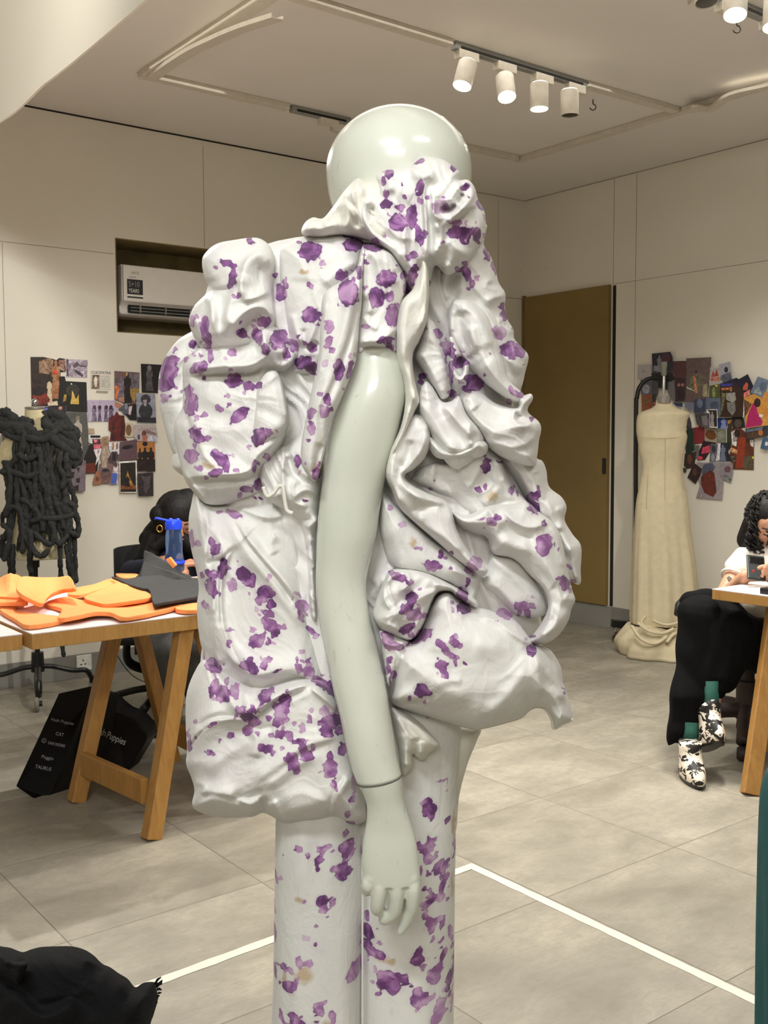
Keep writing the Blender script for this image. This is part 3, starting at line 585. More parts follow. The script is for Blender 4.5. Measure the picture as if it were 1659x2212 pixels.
def fold_sum(X, Y, folds):
    D = np.zeros(X.shape)
    for P, h, wl, wr in folds:
        Q = [tuple(p) for p in crom(P, 4)]
        xs = [p[0] for p in Q]; ys = [p[1] for p in Q]; R = 3.2*max(wl, wr)
        m = (X > min(xs)-R) & (X < max(xs)+R) & (Y > min(ys)-R) & (Y < max(ys)+R)
        if not m.any(): continue
        d, sd, par, _, _ = seg_dist(X[m], Y[m], Q)
        w = np.where(sd > 0, wr, wl)
        e = np.clip(np.minimum(par, 1-par)/.16, 0, 1); e = e*e*(3-2*e)*.85+.15
        pw = np.where(w < 10, 1.35, 1.8); D[m] += h*np.exp(-(d/w)**pw*.9)*e
    return D
GROUND = {}
def panel(name, out, off, T, R, folds=(), nz=(3.0, 45, 30, 0), mt=None, parent=None, step=2.6, tb=.45, smooth=True, curve=.05, rip=0.0, **props):
    """one draped piece: traced outline in the photograph's pixels, real distance and thickness in metres"""
    mt = mt or M_CLOTH
    O = [tuple(p) for p in crom(out, 5, closed=True)] if smooth else out
    xs = np.array([p[0] for p in O]); ys = np.array([p[1] for p in O])
    gx = np.arange(xs.min()-2*step, xs.max()+2*step, step); gy = np.arange(ys.min()-2*step, ys.max()+2*step, step)
    X, Y = np.meshgrid(gx, gy); ins = inside(X, Y, O)
    d, _, par, nx, ny = seg_dist(X, Y, O, True)
    snap = ~ins; e = np.where(ins, d, 0.0)
    # pull near-edge points on to the outline as well
    near = ins & (d < step*.45); snap |= near; e = np.where(near, 0, e)
    PX = np.where(snap, nx, X); PY = np.where(snap, ny, Y)
    q = np.clip(e/R, 0, 1); prof = np.sqrt(np.clip(1-(1-q)**2, 0, 1))
    fade = np.clip(e/9.0, 0, 1); fade = fade*fade*(3-2*fade)
    amp, wl, wt, ang = nz; a = radians(ang)
    wx = (vnoise(PX/90, PY/90, 5)-.5)*70; wy = (vnoise(PX/90+7, PY/90, 6)-.5)*70
    U = ((PX+wx)*cos(a)+(PY+wy)*sin(a)); Vv = (-(PX+wx)*sin(a)+(PY+wy)*cos(a))
    sd = sum(map(ord, name)) % 97
    n1 = vnoise(U/(wl*3), Vv/wt, sd); n2 = vnoise(U/(wl*2), Vv/(wt*.45)+9, sd+1)
    rid = 1-np.abs(2*n1-1); n3 = 1-np.abs(2*vnoise(U/(wl*1.3)+3, Vv/(wt*.38), sd+2)-1); N = 1.15*amp*((rid-.5)*1.9 + (n2-.5)*.8) + min(amp, 3)*.45*(n3**3-.3)
    fs = fold_sum(PX, PY, folds) if folds else 0
    Hh = T*prof + (N + fs*1.12)*.00076*fade
    Hb = T*tb*prof
    base = Y0 - off + curve*((PX-800)/450.0)**2
    if rip: base = base + rip*np.sin(par*180)*np.clip(1-e/14, 0, 1)
    YF = base - Hh; YB = base + Hb
    cell = ins[:-1,:-1] | ins[1:,:-1] | ins[:-1,1:] | ins[1:,1:]
    used = np.zeros(X.shape, bool); used[:-1,:-1] |= cell; used[1:,:-1] |= cell; used[:-1,1:] |= cell; used[1:,1:] |= cell
    idF = np.full(X.shape, -1); nF = used.sum(); idF[used] = np.arange(nF)
    inner = used & (e > 0); idB = idF.copy(); nB = inner.sum(); idB[inner] = nF + np.arange(nB)
    def pts(mask, YY):
        px, py = PX[mask], PY[mask]; x = px - W_PX/2; y = H_PX/2 - py; c, s = cos(ROLL), sin(ROLL)
        x, y = x*c+y*s, -x*s+y*c; fy = FPX*cos(PITCH)+y*sin(PITCH); fz = -FPX*sin(PITCH)+y*cos(PITCH); Yv = YY[mask]
        return np.stack([x/fy*Yv, Yv, CAM_H + fz/fy*Yv], 1)
    co = np.concatenate([pts(used, YF), pts(inner, YB)])
    j, i = np.nonzero(cell)
    fF = np.stack([idF[j, i], idF[j+1, i], idF[j+1, i+1], idF[j, i+1]], 1)
    fB = np.stack([idB[j, i], idB[j, i+1], idB[j+1, i+1], idB[j+1, i]], 1)
    # back cells lying wholly on the outline would double the front ones
    keep = ~((fF[:, 0] == fB[:, 0]) & (fF[:, 1] == fB[:, 3]) & (fF[:, 2] == fB[:, 2]) & (fF[:, 3] == fB[:, 1]))
    faces = np.concatenate([fF[keep], fB[keep]])
    me = bpy.data.meshes.new(name)
    me.vertices.add(len(co)); me.vertices.foreach_set('co', co.ravel())
    me.loops.add(len(faces)*4); me.loops.foreach_set('vertex_index', faces.ravel().astype(np.int32))
    me.polygons.add(len(faces)); me.polygons.foreach_set('loop_start', np.arange(0, len(faces)*4, 4, dtype=np.int32))
    me.polygons.foreach_set('loop_total', np.full(len(faces), 4, dtype=np.int32)); me.update(calc_edges=True)
    F, G, Yk = print_field(PX[used], PY[used]); F2, G2, Y2 = print_field(PX[inner], PY[inner], True)
    ca = me.color_attributes.new('print', 'FLOAT_COLOR', 'POINT')
    cc = np.ones((len(co), 4)); cc[:nF, 0] = F; cc[:nF, 1] = G; cc[:nF, 2] = Yk; cc[nF:, 0] = F2; cc[nF:, 1] = G2; cc[nF:, 2] = Y2
    ca.data.foreach_set('color', cc.ravel())
    bm = bmesh.new(); bm.from_mesh(me); bmesh.ops.remove_doubles(bm, verts=bm.verts, dist=.00012); bmesh.ops.dissolve_degenerate(bm, edges=bm.edges, dist=.00005)
    bm.to_mesh(me); bm.free()
    me.polygons.foreach_set('use_smooth', [True]*len(me.polygons)); me.materials.append(mt)
    return setp(link_mesh(name, me, parent), **props)
# ------------------------------------------------------------------ mannequin
def celadon():
    m = bpy.data.materials.new('glossy_white_fibreglass'); m.use_nodes = True; t = NT(m); p = t.n['Principled BSDF']; v = t.obj()
    c = t.mix(t.mr(t.noise(v, 7, 4), .35, .68, 0, 1), rgb(204, 208, 194), rgb(212, 215, 203))
    sc = t.noise(t.scale(v, (1.5, 1.5, .5)), 28, 8, .75, 1.5); c = t.mix(t.math('MULTIPLY', t.mr(sc, .62, .68, 0, 1), .30), c, rgb(150, 142, 112))
    s2 = t.noise(t.scale(v, (2.2, 2.2, .8)), 16, 9, .8, 2.2); c = t.mix(t.math('MULTIPLY', t.mr(s2, .650, .665, 0, 1), .6), c, rgb(96, 90, 72))
    t.put(p.inputs['Base Color'], c); p.inputs['Roughness'].default_value = .22; p.inputs['Specular IOR Level'].default_value = .5
    p.inputs['Coat Weight'].default_value = .45; p.inputs['Coat Roughness'].default_value = .06
    t.put(p.inputs['Normal'], t.bump(t.noise(v, 9, 3), .04, .01)); return m
M_MANN = celadon()
YA = 1.385
manq = thing('mannequin', 'glossy white egg-headed display mannequin with its arm hanging, wearing the printed drape', 'mannequin', (at(790, 2212, 1.55).x, 1.56, 0))
# head: smooth egg
hc = at(862, 372, 1.54); k = 1.47/FPX
mb = MB(); prof = []
for i in range(49):
    a = pi*i/48; c_ = -cos(a); z = c_*(.0905 if c_ > 0 else .142); prof.append((sin(a)*(.1053 if c_ > 0 else .1053*(1-.10*c_*c_))+1e-5, z))
mb.lathe(hc, prof, 64, sy=1.08); mb.build('head', M_MANN, manq, smooth=True)
# neck and torso under the cloth
mb = MB(); nk = at(880, 520, 1.50)
tor = [(at(872, 500, 1.51), .052, .055), (at(868, 560, 1.52), .055, .062), (at(850, 600, 1.53), .085, .075), (at(800, 680, 1.55), .125, .085), (at(790, 900, 1.56), .115, .09), (at(790, 1150, 1.56), .09, .085), (at(790, 1400, 1.56), .11, .095), (at(790, 1560, 1.56), .115, .10)]
mb.loft([[c + V(cos(2*pi*j/32)*a_, sin(2*pi*j/32)*b_, 0) for j in range(32)] for c, a_, b_ in tor]); mb.build('torso', M_MANN, manq, smooth=True)
# arm: rings read from the outline (y, left, right)
ARM = [(742,782,850),(765,766,860),(800,755,873),(850,735,878),(900,716,868),(969,702,850),(1037,696,832),(1106,688,820),(1158,684,813),(1209,683,800),(1260,682,791),(1312,685,795),(1346,690,802),(1381,697,812),(1432,707,823),(1484,718,834),(1535,731,842),(1587,742,850),(1638,755,858),(1684,771,868)]
HAND = [(1684,771,869),(1728,789,873),(1766,792,885),(1816,784,899),(1862,781,905),(1893,785,908),(1910,790,907)]
def arm_rings(rows, tf, Yf):
    # interpolate smoothly
    rows = [tuple(r) for r in crom(rows, 4)]; out = []
    for y, l, r in rows:
        Yc = Yf(y); L, Rr = at(l, y, Yc), at(r, y, Yc); c = (L+Rr)/2; w = (Rr-L).length/2; th = w*tf(y)
        out.append([c + V(cos(2*pi*j/36)*w, -sin(2*pi*j/36)*th, sin(0)) for j in range(36)])
    return out
def smooth01(x): x = max(0, min(1, x)); return x*x*(3-2*x)
YFA = lambda y: YA + .012*sin((y-742)/950*pi) - .03*smooth01((y-1250)/500)
mb = MB(); rg = arm_rings(ARM, lambda y: .92 - .12*smooth01((y-1550)/130), YFA)
cE = sum(rg[-1], V(0,0,0))/36
for i_ in range(1, 9): rg[-i_] = [p + V(0, 0, (p.x-cE.x)*.19*(1-(i_-1)/8)) for p in rg[-i_]]
top = rg[0]; c0 = sum((p for p in top), V(0,0,0))/36
caps = [[c0 + (p-c0)*f + V(0, 0, dz) for p in top] for f, dz in ((.25, .034), (.6, .028), (.86, .016))]
mb.loft(caps + rg); mb.build('arm', M_MANN, manq, smooth=True)
# wrist joint line
jr = arm_rings([(1684,770.5,868.5),(1686,771,869)], lambda y: .82, lambda y: YFA(1684)-.0)[0]
cj = sum(jr, V(0,0,0))/36
mb = MB(); mb.tube([c_ + V(0, 0, .012*((c_.x-cj.x)/.03)*.55) for c_ in jr], .0011, 6, closed=True)
YH = YFA(1684)
# hand: palm and five fingers, fused
mb = MB(); rg = arm_rings(HAND, lambda y: .80 - .40*smooth01((y-1700)/110), lambda y: YH - .002*smooth01((y-1700)/150))
cH = sum(rg[0], V(0,0,0))/36
for i_ in range(4): rg[i_] = [p + V(0, 0, (p.x-cH.x)*.19*(1-i_/4)) for p in rg[i_]]
mb.loft(rg)
def fing(pts, rs):
    P = [at(x, y, YH + d) for x, y, d in pts]
    P2 = crv(P, 4); n = len(P2)
    R2 = [np.interp(i/(n-1)*(len(rs)-1), range(len(rs)), rs) for i in range(n)]
    for i in range(n-1): mb.cap(P2[i], P2[i+1], R2[i], R2[i+1], 12)
fing([(799,1890,.0),(795,1912,-.003),(793,1922,.010),(800,1915,.028)], [.0098,.0098,.0088,.0075])      # little finger folded under
fing([(826,1892,-.001),(822,1915,-.006),(817,1945,-.004),(815,1962,.001),(822,1968,.012)], [.0102,.0106,.0100,.0094,.0078])
fing([(856,1893,-.001),(857,1918,-.006),(856,1948,-.003),(851,1970,.002),(834,1984,.008),(829,1986,.014)], [.0104,.0108,.0100,.0096,.0088,.0074])
fing([(891,1893,.0),(892,1920,-.004),(891,1950,-.001),(889,1966,.003),(878,1990,.009),(866,2012,.012)], [.0100,.0104,.0094,.0090,.0078,.0050])
fing([(884,1850,.014),(886,1890,.022),(876,1930,.024),(866,1960,.024)], [.010,.010,.0085,.007])          # thumb behind, on the side of the palm
for x in (803, 828, 857, 889): mb.ball(at(x, 1897, YH-.0055), .0100, 12, (1, .8, 1.2))
for x, x2 in ((806,803),(829,824),(856,848),(886,872)):
    mb.cap(at(x, 1892, YH-.0075), at(x2, 1835, YH-.0080), .0058, .003, 10)
mb.remesh('hand', M_MANN, .0015, 3, manq)
jm = MB(); J = [Vector(p) for p in jr]; J = [p + V((p.x-cj.x)*-.004, (p.y-cj.y)*.0, (p.x-cj.x)*.19) for p in J]
jm.tube([cj + (p-cj)*.992 for p in J], .0007, 6, closed=True); jm.build('wrist_joint', mat('joint_line', (92, 92, 84), .8), manq, smooth=True, label='thin dark joint line round the wrist')
mb = MB(); mb.lathe((manq.location.x, 1.56, 0), [(.18, 0), (.18, .008), (.176, .012), (.02, .014), (.016, .30), (.016, .9)], 40)
mb.build('base_plate', mat('brushed_steel', (150, 150, 150), .3, metal=.9), manq, smooth='auto')

# ------------------------------------------------------------------ trousers
trs = thing('printed_trousers', 'straight white trousers printed with purple petals under the draped top', 'trousers', (manq.location.x, 1.56, .02))
def leg_panel(name, rows, yc, dr, seedb):
    rows = [tuple(r) for r in crom(rows, 8)]; n = 96; vs = []; pxs = []; R = []
    for (y, l, r) in rows:
        L, Rr = at(l, y, yc), at(r, y, yc); c = (L+Rr)/2; w = (Rr-L).length/2; ring = []
        for j in range(n):
            a = 2*pi*j/n; ca, sa = cos(a), sin(a); e_ = .82
            x = np.sign(ca)*abs(ca)**e_*w; d = np.sign(sa)*abs(sa)**e_*dr
            q = float(vnoise(np.array([x*14+seedb]), np.array([y/420.0]), 4)[0]-.5)*.016 + float(vnoise(np.array([x*45+seedb]), np.array([y/150.0]), 8)[0]-.5)*.005
            p = c + V(x, -d - (q if sa > 0 else 0)*min(1, abs(sa)*2), 0); ring.append(p); pxs.append(((l+r)/2 + x/w*(r-l)/2, y, sa > 0))
        R.append(ring)
    mb = MB(); mb.loft(R)
    o = mb.build(name, M_TROUSER, trs, smooth=True, fix=True)
    me = o.data; P = np.array([(a, b) for a, b, c in pxs]); F, G, Yk = print_field(P[:, 0], P[:, 1])
    fr = np.array([c for a, b, c in pxs]); F2, G2, Y2 = print_field(P[:, 0], P[:, 1], True)
    if len(me.vertices) == len(P):
        ca = me.color_attributes.new('print', 'FLOAT_COLOR', 'POINT'); cc = np.ones((len(P), 4))
        cc[:, 0] = np.where(fr, F, F2); cc[:, 1] = np.where(fr, G, G2); cc[:, 2] = np.where(fr, Yk, Y2); ca.data.foreach_set('color', cc.ravel())
    return o
ROWN = [1500,1540,1580,1620,1660,1700,1740,1780,1820,1860,1900,1940,1980,2020,2060,2100,2140,2180,2212,2260,2330,2420,2520,2630,2750,2830,2895]
def lerp_rows(keys):
    ks = sorted(keys); return [(y, float(np.interp(y, [k[0] for k in ks], [k[1] for k in ks])), float(np.interp(y, [k[0] for k in ks], [k[2] for k in ks]))) for y in ROWN]
leg_panel('trouser_leg', lerp_rows([(1500,604,800),(1780,597,790),(2100,592,782),(2212,588,781),(2960,560,775)]), 1.52, .085, 1)
leg_panel('trouser_leg', lerp_rows([(1500,762,1000),(1700,766,986),(1900,770,982),(2212,771,979),(2960,774,1000)]), 1.535, .085, 5)
mb = MB(); P = [at(782.5, y, 1.452) for y in range(1840, 2760, 40)]
mb.tube([at(783, y, 1.458 + .0*y) for y in range(1850, 2560, 30)], .0016, 6); mb.build('side_seam', M_TROUSER, trs, smooth=True)
panel('underskirt', K0([(880,1545),(960,1570),(1035,1572),(1030,1600),(1010,1650),(992,1720),(986,1790),(978,1800),(968,1700),(930,1640),(880,1600)]), -.03, .02, 25, [(K0([(990,1580),(985,1700)]), 8, 5, 12)], parent=trs, mt=M_CREAM, label='pale plain cloth corner at the hip')

# ------------------------------------------------------------------ draped top
top_ = thing('draped_top', 'voluminous gathered white silk cape top printed with purple petals on the mannequin', 'garment', (manq.location.x, 1.52, .6))
T_ = dict(parent=top_)
panel('inner_lining', K0([(480,580),(600,520),(820,500),(1000,520),(1050,680),(1110,880),(1140,1080),(1165,1290),(1150,1440),(950,1545),(830,1570),(770,1700),(600,1730),(450,1690),(430,1480),(455,1200),(430,1000),(430,800),(440,650)]), -.02, .09, 150, [(K4([(60,1040),(190,950)]), 10, 6, 20), (K4([(30,1150),(160,1000)]), 10, 6, 20)], nz=(9, 50, 30, 70), step=4, **T_)
panel('side_wing', K1([(300,1490),(235,1508),(150,1565),(75,1670),(38,1790),(38,1950),(75,2110),(125,2260),(200,2320),(300,2200),(360,1900),(330,1650)]), -.01, .05, 60, [(K1([(180,1600),(110,1800),(130,2050)]), 8, 14, 22), (K1([(230,1560),(180,1800),(190,2000)]), -8, 8, 8)], **T_)
panel('side_wing', K3([(160,150),(135,220),(122,290),(140,335),(220,390),(320,430),(330,300)]), -.01, .03, 30, [(K3([(170,200),(180,300),(260,370)]), 8, 10, 10)], **T_)
panel('long_left_drape', K3([(275,440),(340,540),(520,535),(720,500),(840,590),(930,720),(965,1000),(1000,1250),(1070,1420),(1130,1660),(1140,1720),(900,1720),(700,1800),(500,1760),(330,1640),(330,1530),(295,1400),(277,1200),(288,1050),(235,800),(225,660),(240,560)]), .02, .075, 75,
  [(K3([(335,560),(345,700),(330,900)]), 9, 7, 9), (K3([(275,520),(300,700),(330,900),(300,1080)]), 12, 8, 7), (K3([(520,650),(660,850),(860,1080),(1010,1310)]), 20, 9, 26), (K3([(500,640),(590,800),(770,1020),(900,1200)]), -14, 6, 6), (K3([(590,760),(760,930),(930,1170)]), 8, 12, 8),
   (K3([(520,560),(690,630),(800,625),(845,560)]), 14, 22, 6), (K3([(780,740),(740,800),(770,870)]), 8, 10, 10), (K3([(560,780),(470,880),(430,1050),(440,1300),(520,1500),(620,1640)]), 24, 5, 34), (K3([(540,800),(445,900),(405,1060),(415,1300)]), -14, 6, 5),
   (K3([(950,1080),(970,1220),(1060,1420)]), -16, 7, 7), (K3([(400,1280),(390,1450),(430,1570)]), 16, 16, 6), (K3([(440,1440),(530,1560),(640,1625),(800,1600),(900,1600),(1000,1660),(1110,1700)]), 22, 26, 5), (K3([(560,820),(700,1000),(900,1250),(1020,1420)]), 9, 18, 14),
   (K3([(340,950),(380,1100),(370,1250)]), 10, 10, 14), (K3([(460,900),(340,920)]), -12, 6, 6), (K3([(860,620),(900,800),(930,1000)]), 9, 14, 10), (K3([(620,1640),(560,1740),(480,1700)]), -8, 8, 8)],
  nz=(2.4, 60, 40, 55), **T_)
panel('hem_puff', K0([(445,1425),(420,1452),(403,1500),(401,1560),(404,1620),(402,1650),(414,1682),(420,1708),(415,1738),(430,1754),(473,1766),(541,1765),(566,1756),(586,1763),(614,1778),(640,1779),(687,1774),(726,1766),(756,1780),(785,1776),(791,1755),(778,1660),(748,1560),(722,1490),(690,1462),(640,1462),(560,1480),(500,1455)]), .045, .085, 70,
  [(K3([(600,1920),(500,1800),(430,1660),(360,1560)]), 20, 10, 22), (K3([(600,1925),(520,1900),(400,1910),(300,1970),(230,2070),(235,2180)]), 26, 5, 30), (K3([(595,1905),(480,1880),(370,1890),(260,1960)]), -16, 7, 5), (K3([(610,1920),(680,1830),(820,1740),(960,1690),(1010,1700)]), 26, 26, 6),
   (K3([(620,1925),(700,1850),(840,1765),(960,1715)]), -14, 5, 6), (K3([(640,1780),(660,1700),(720,1640),(860,1610)]), 16, 12, 10), (K3([(540,1700),(640,1790),(640,1860)]), 10, 12, 8), (K3([(980,1700),(1060,1760),(1170,1850)]), 18, 20, 6), (K3([(850,1800),(1000,1720)]), 8, 14, 10), (K3([(600,1930),(660,1960),(760,1950)]), -10, 7, 7),
   (K3([(600,1920),(560,1820),(560,1700)]), 10, 8, 8), (K3([(610,1940),(650,2030),(640,2150)]), 12, 14, 12),
   (K5([(320,552),(400,540),(465,512)]), -14, 5, 6), (K5([(460,545),(475,600),(480,650)]), -16, 6, 5), (K5([(520,560),(555,640),(580,690)]), 16, 5, 16), (K5([(330,560),(400,590),(460,560)]), 14, 12, 5), (K5([(95,590),(160,520),(330,550)]), 14, 16, 6), (K5([(110,600),(200,560),(320,590),(440,620)]), 10, 8, 18),
   (K5([(78,440),(90,300),(150,200),(260,140),(380,130)]), 16, 4, 22), (K5([(95,470),(150,490),(140,540)]), 12, 8, 8), (K5([(400,480),(520,400),(700,270),(880,220)]), 12, 20, 10), (K5([(470,500),(640,380),(760,330)]), 7, 10, 12), (K5([(825,660),(850,540),(950,430)]), 14, 16, 14), (K5([(820,670),(830,560),(900,430)]), -10, 6, 6), (K5([(150,430),(260,330),(420,240)]), 8, 18, 14), (K5([(600,640),(700,600),(800,560)]), 8, 18, 12)],
  nz=(2.2, 50, 36, -30), **T_)
panel('centre_gathers', K3([(830,170),(950,90),(1070,150),(1075,400),(1050,640),(1035,900),(1045,1262),(985,1255),(960,900),(925,700),(850,610),(760,560),(690,480),(660,350),(720,230)]), .055, .045, 40,
  [(K3([(720,220),(690,330),(690,460),(760,500),(830,440)]), 16, 8, 12), (K3([(820,200),(820,400),(840,560),(880,610)]), 18, 9, 6), (K3([(860,200),(920,330),(1000,400)]), 14, 12, 7), (K3([(880,520),(960,460),(1060,500)]), 14, 12, 6), (K3([(930,380),(880,440),(900,540),(980,560)]), 14, 8, 9), (K3([(920,560),(930,640),(1010,650)]), -12, 8, 8), (K3([(960,700),(1010,660),(1050,640)]), 16, 6, 12), (K3([(950,860),(1000,900),(1030,960)]), 18, 14, 5), (K3([(975,960),(985,1100),(990,1240)]), 12, 6, 12), (K3([(850,240),(870,330),(930,410)]), -12, 7, 7), (K3([(1000,760),(960,830)]), 10, 8, 8)],
  nz=(6, 34, 20, 60), **T_)
mb = MB()
for P, r in ((K3([(695,440),(720,500),(760,480),(790,440),(820,445),(830,520),(845,590),(880,608)]), .0028),):
    mb.tube(crv([at(x, y, 1.372) for x, y in P], 6), r, 8)
mb.build('rolled_edge', M_CREAM, top_, smooth=True)
panel('upper_left_puff', K1([(195,1690),(300,1600),(420,1560),(560,1480),(700,1440),(800,1470),(880,1540),(930,1620),(905,1700),(830,1760),(790,1800),(850,2050),(830,2200),(770,2330),(700,2420),(690,2510),(500,2585),(345,2592),(262,2520),(200,2430),(165,2300),(140,2180),(135,2080),(185,1980),(190,1850)]), .045, .07, 60,
  [(K1([(200,1745),(400,1722),(600,1715),(690,1660),(690,1560),(640,1480)]), 30, 16, 14), (K1([(215,1790),(420,1772),(620,1765),(720,1700)]), -20, 7, 9), (K1([(700,1470),(712,1600),(760,1700),(850,1722),(900,1640)]), 18, 12, 8), (K1([(530,1560),(640,1600),(660,1680)]), -18, 16, 10), (K1([(560,1530),(520,1620),(560,1680)]), -10, 12, 12),
   (K1([(300,1640),(420,1600),(440,1690)]), 8, 10, 10), (K1([(195,1900),(235,2050),(330,2290),(450,2400)]), 12, 22, 7), (K1([(190,1960),(240,2100),(300,2200)]), -8, 7, 7), (K3([(200,380),(400,368),(600,345),(660,250),(750,180),(840,95)]), 26, 22, 6), (K3([(215,425),(400,415),(600,395),(660,330)]), -12, 6, 7), (K3([(140,250),(180,330),(240,410),(340,545)]), 14, 5, 16), (K3([(250,440),(450,440),(690,420)]), 9, 14, 14),
   (K1([(300,1860),(450,1930),(600,1900)]), 7, 26, 26), (K1([(350,2080),(480,2150),(620,2080)]), 8, 30, 24), (K1([(880,1560),(840,1650),(780,1700)]), -12, 7, 7), (K3([(560,480),(640,500),(690,470)]), 8, 8, 5)],
  nz=(2.4, 60, 46, 20), **T_)
panel('centre_flap', K1([(655,1850),(700,1765),(760,1745),(800,1785),(835,1900),(855,2050),(825,2130),(740,2195),(650,2260),(615,2210),(640,2000)]), .105, .03, 26, [(K1([(700,1780),(660,1900),(640,2100)]), 10, 4, 16), (K1([(800,1800),(835,1950),(845,2060)]), 10, 16, 4)], tb=.2, **T_)
panel('shoulder_puff', K1([(310,1085),(322,1020),(400,952),(520,925),(640,912),(705,935),(748,985),(768,1060),(765,1180),(770,1300),(780,1440),(720,1560),(560,1640),(400,1650),(300,1605),(240,1490),(228,1425),(262,1340),(350,1242),(325,1160)]), .05, .065, 55,
  [(K1([(555,1330),(555,1180),(590,1060),(660,1010),(730,1040),(755,1120)]), 22, 5, 26), (K1([(560,1120),(500,1290),(470,1400),(470,1540)]), 26, 22, 10), (K1([(355,1245),(470,1235),(545,1205)]), -14, 5, 7), (K1([(555,1312),(650,1290),(738,1250)]), 14, 20, 4), (K1([(480,1500),(560,1400),(650,1350),(720,1370),(750,1450)]), 26, 24, 6), (K1([(262,1345),(330,1290),(375,1380),(345,1570)]), 16, 12, 8), (K1([(250,1400),(290,1480),(320,1570)]), 12, 8, 8), (K1([(380,1240),(370,1400),(430,1560)]), 12, 14, 8), (K1([(400,960),(350,1060),(365,1200)]), 6, 16, 16), (K1([(690,1420),(600,1460),(540,1540)]), -14, 8, 12)],
  nz=(1.6, 60, 50, 70), **T_)
panel('neck_ruffle', K1([(940,890),(952,825),(1005,785),(1070,790),(1135,715),(1210,612),(1285,538),(1345,562),(1420,535),(1500,600),(1590,800),(1600,1010),(1500,980),(1380,940),(1200,900),(1050,915)]), .065, .05, 30,
  [(K1([(955,890),(990,820),(1060,800),(1110,870)]), 14, 8, 9), (K1([(1130,720),(1210,700),(1230,790),(1200,880)]), 16, 9, 12), (K1([(1290,545),(1250,640),(1290,760),(1400,880),(1500,930)]), 24, 12, 10), (K1([(1200,650),(1280,740),(1290,860)]), -12, 8, 8), (K1([(1340,565),(1310,650),(1360,740),(1480,830)]), 14, 8, 9), (K1([(1330,800),(1430,860),(1560,900)]), 12, 10, 6)],
  nz=(3, 40, 26, 50), mt=M_CREAM, **T_)
panel('back_bodice', K1([(800,1000),(815,960),(860,940),(940,905),(1150,878),(1260,900),(1330,945),(1340,990),(1320,1200),(1300,1500),(1200,1700),(1040,1770),(880,1765),(900,1640),(860,1560),(830,1400),(800,1200)]), .055, .055, 60,
  [(K1([(1290,1060),(1180,1110),(1060,1210)]), 10, 18, 9), (K1([(960,1620),(900,1500),(870,1380)]), 10, 7, 9), (K1([(960,1610),(1010,1500),(1040,1400)]), 9, 8, 8), (K1([(955,1600),(950,1480)]), -9, 6, 6), (K1([(880,1760),(940,1690),(1030,1660)]), -12, 8, 8), (K1([(900,1580),(1000,1610),(1040,1560)]), -12, 6, 8), (K1([(820,980),(820,1200),(850,1400)]), 6, 8, 14), (K1([(950,940),(930,1200)]), 4, 30, 30)],
  nz=(1.4, 70, 60, 60), **T_)
panel('cap_sleeve', K1([(1310,985),(1350,955),(1430,970),(1510,1010),(1565,1100),(1595,1200),(1570,1330),(1550,1480),(1545,1625),(1480,1645),(1380,1628),(1285,1650),(1275,1480),(1280,1200)]), .105, .045, 34,
  [(K1([(1335,975),(1400,1050),(1440,1160),(1450,1300)]), 10, 12, 14), (K1([(1340,970),(1330,1150),(1345,1320)]), 14, 5, 9), (K1([(1340,975),(1460,1040),(1540,1140)]), 9, 12, 10), (K1([(1290,1560),(1400,1572),(1480,1530),(1545,1470)]), 16, 16, 5), (K1([(1290,1600),(1400,1612),(1540,1600)]), -10, 5, 5), (K1([(1320,1400),(1360,1460),(1420,1490)]), 8, 8, 6), (K1([(1480,1200),(1550,1180)]), 8, 9, 8), (K1([(1360,1230),(1370,1400)]), 8, 6, 10)],
  nz=(3, 40, 24, 70), **T_)
panel('hanging_sash', K1([(1328,962),(1305,1030),(1270,1120),(1180,1190),(1075,1270),(1055,1450),(1045,1650),(1010,1820),(965,2040),(935,2200),(935,2330),(985,2420),(1030,2440),(1062,2330),(1092,2190),(1112,2080),(1175,1950),(1240,1790),(1280,1670),(1300,1450),(1320,1300),(1325,1150),(1332,1050)]), .145, .028, 26,
  [(K1([(1290,1140),(1230,1400),(1140,1700),(1010,2080)]), 10, 22, 16), (K1([(1300,1280),(1240,1560),(1160,1780),(1080,1980)]), -12, 7, 7), (K1([(1315,1000),(1300,1150),(1300,1300)]), 10, 9, 5), (K1([(1080,1290),(1070,1500),(1040,1800)]), 8, 6, 16), (K3([(1060,160),(1030,280),(1010,380)]), -12, 8, 8)],
  nz=(1.8, 60, 30, 105), tb=.3, **T_)
# right hand side ---------------------------------------------------
panel('right_outer_drape', K2([(720,760),(1000,760),(1015,830),(1005,900),(1045,965),(1080,1060),(1100,1140),(1140,1205),(1138,1290),(1155,1370),(1190,1430),(1197,1490),(1240,1540),(1286,1600),(1265,1700),(1240,1800),(1180,1900),(1000,1800),(880,1600),(770,1500),(700,1420),(640,1300),(640,1120)]), .0, .065, 55,
  [(K2([(700,1060),(690,1200),(740,1330)]), 14, 9, 14), (K2([(750,1050),(760,1180),(800,1240)]), 12, 12, 8), (K2([(680,1180),(720,1300),(770,1460)]), -14, 9, 9), (K2([(760,850),(850,950),(960,1060),(1060,1170)]), 12, 16, 8), (K2([(790,900),(880,1080),(1000,1230),(1080,1290)]), 14, 22, 7), (K2([(830,1060),(800,1180),(850,1240)]), -18, 12, 10), (K2([(860,1250),(960,1290),(1040,1350),(1110,1470)]), 16, 7, 20), (K2([(1020,1260),(1080,1230),(1135,1215)]), 10, 9, 7), (K2([(1090,1380),(1150,1360)]), 8, 8, 8), (K2([(1140,1560),(1180,1660),(1240,1710)]), 12, 20, 9), (K2([(1060,1100),(1020,1160),(1100,1190)]), 9, 9, 7), (K2([(930,790),(960,900),(1050,1010)]), 8, 14, 10)],
  nz=(3.0, 40, 26, 50), **T_)
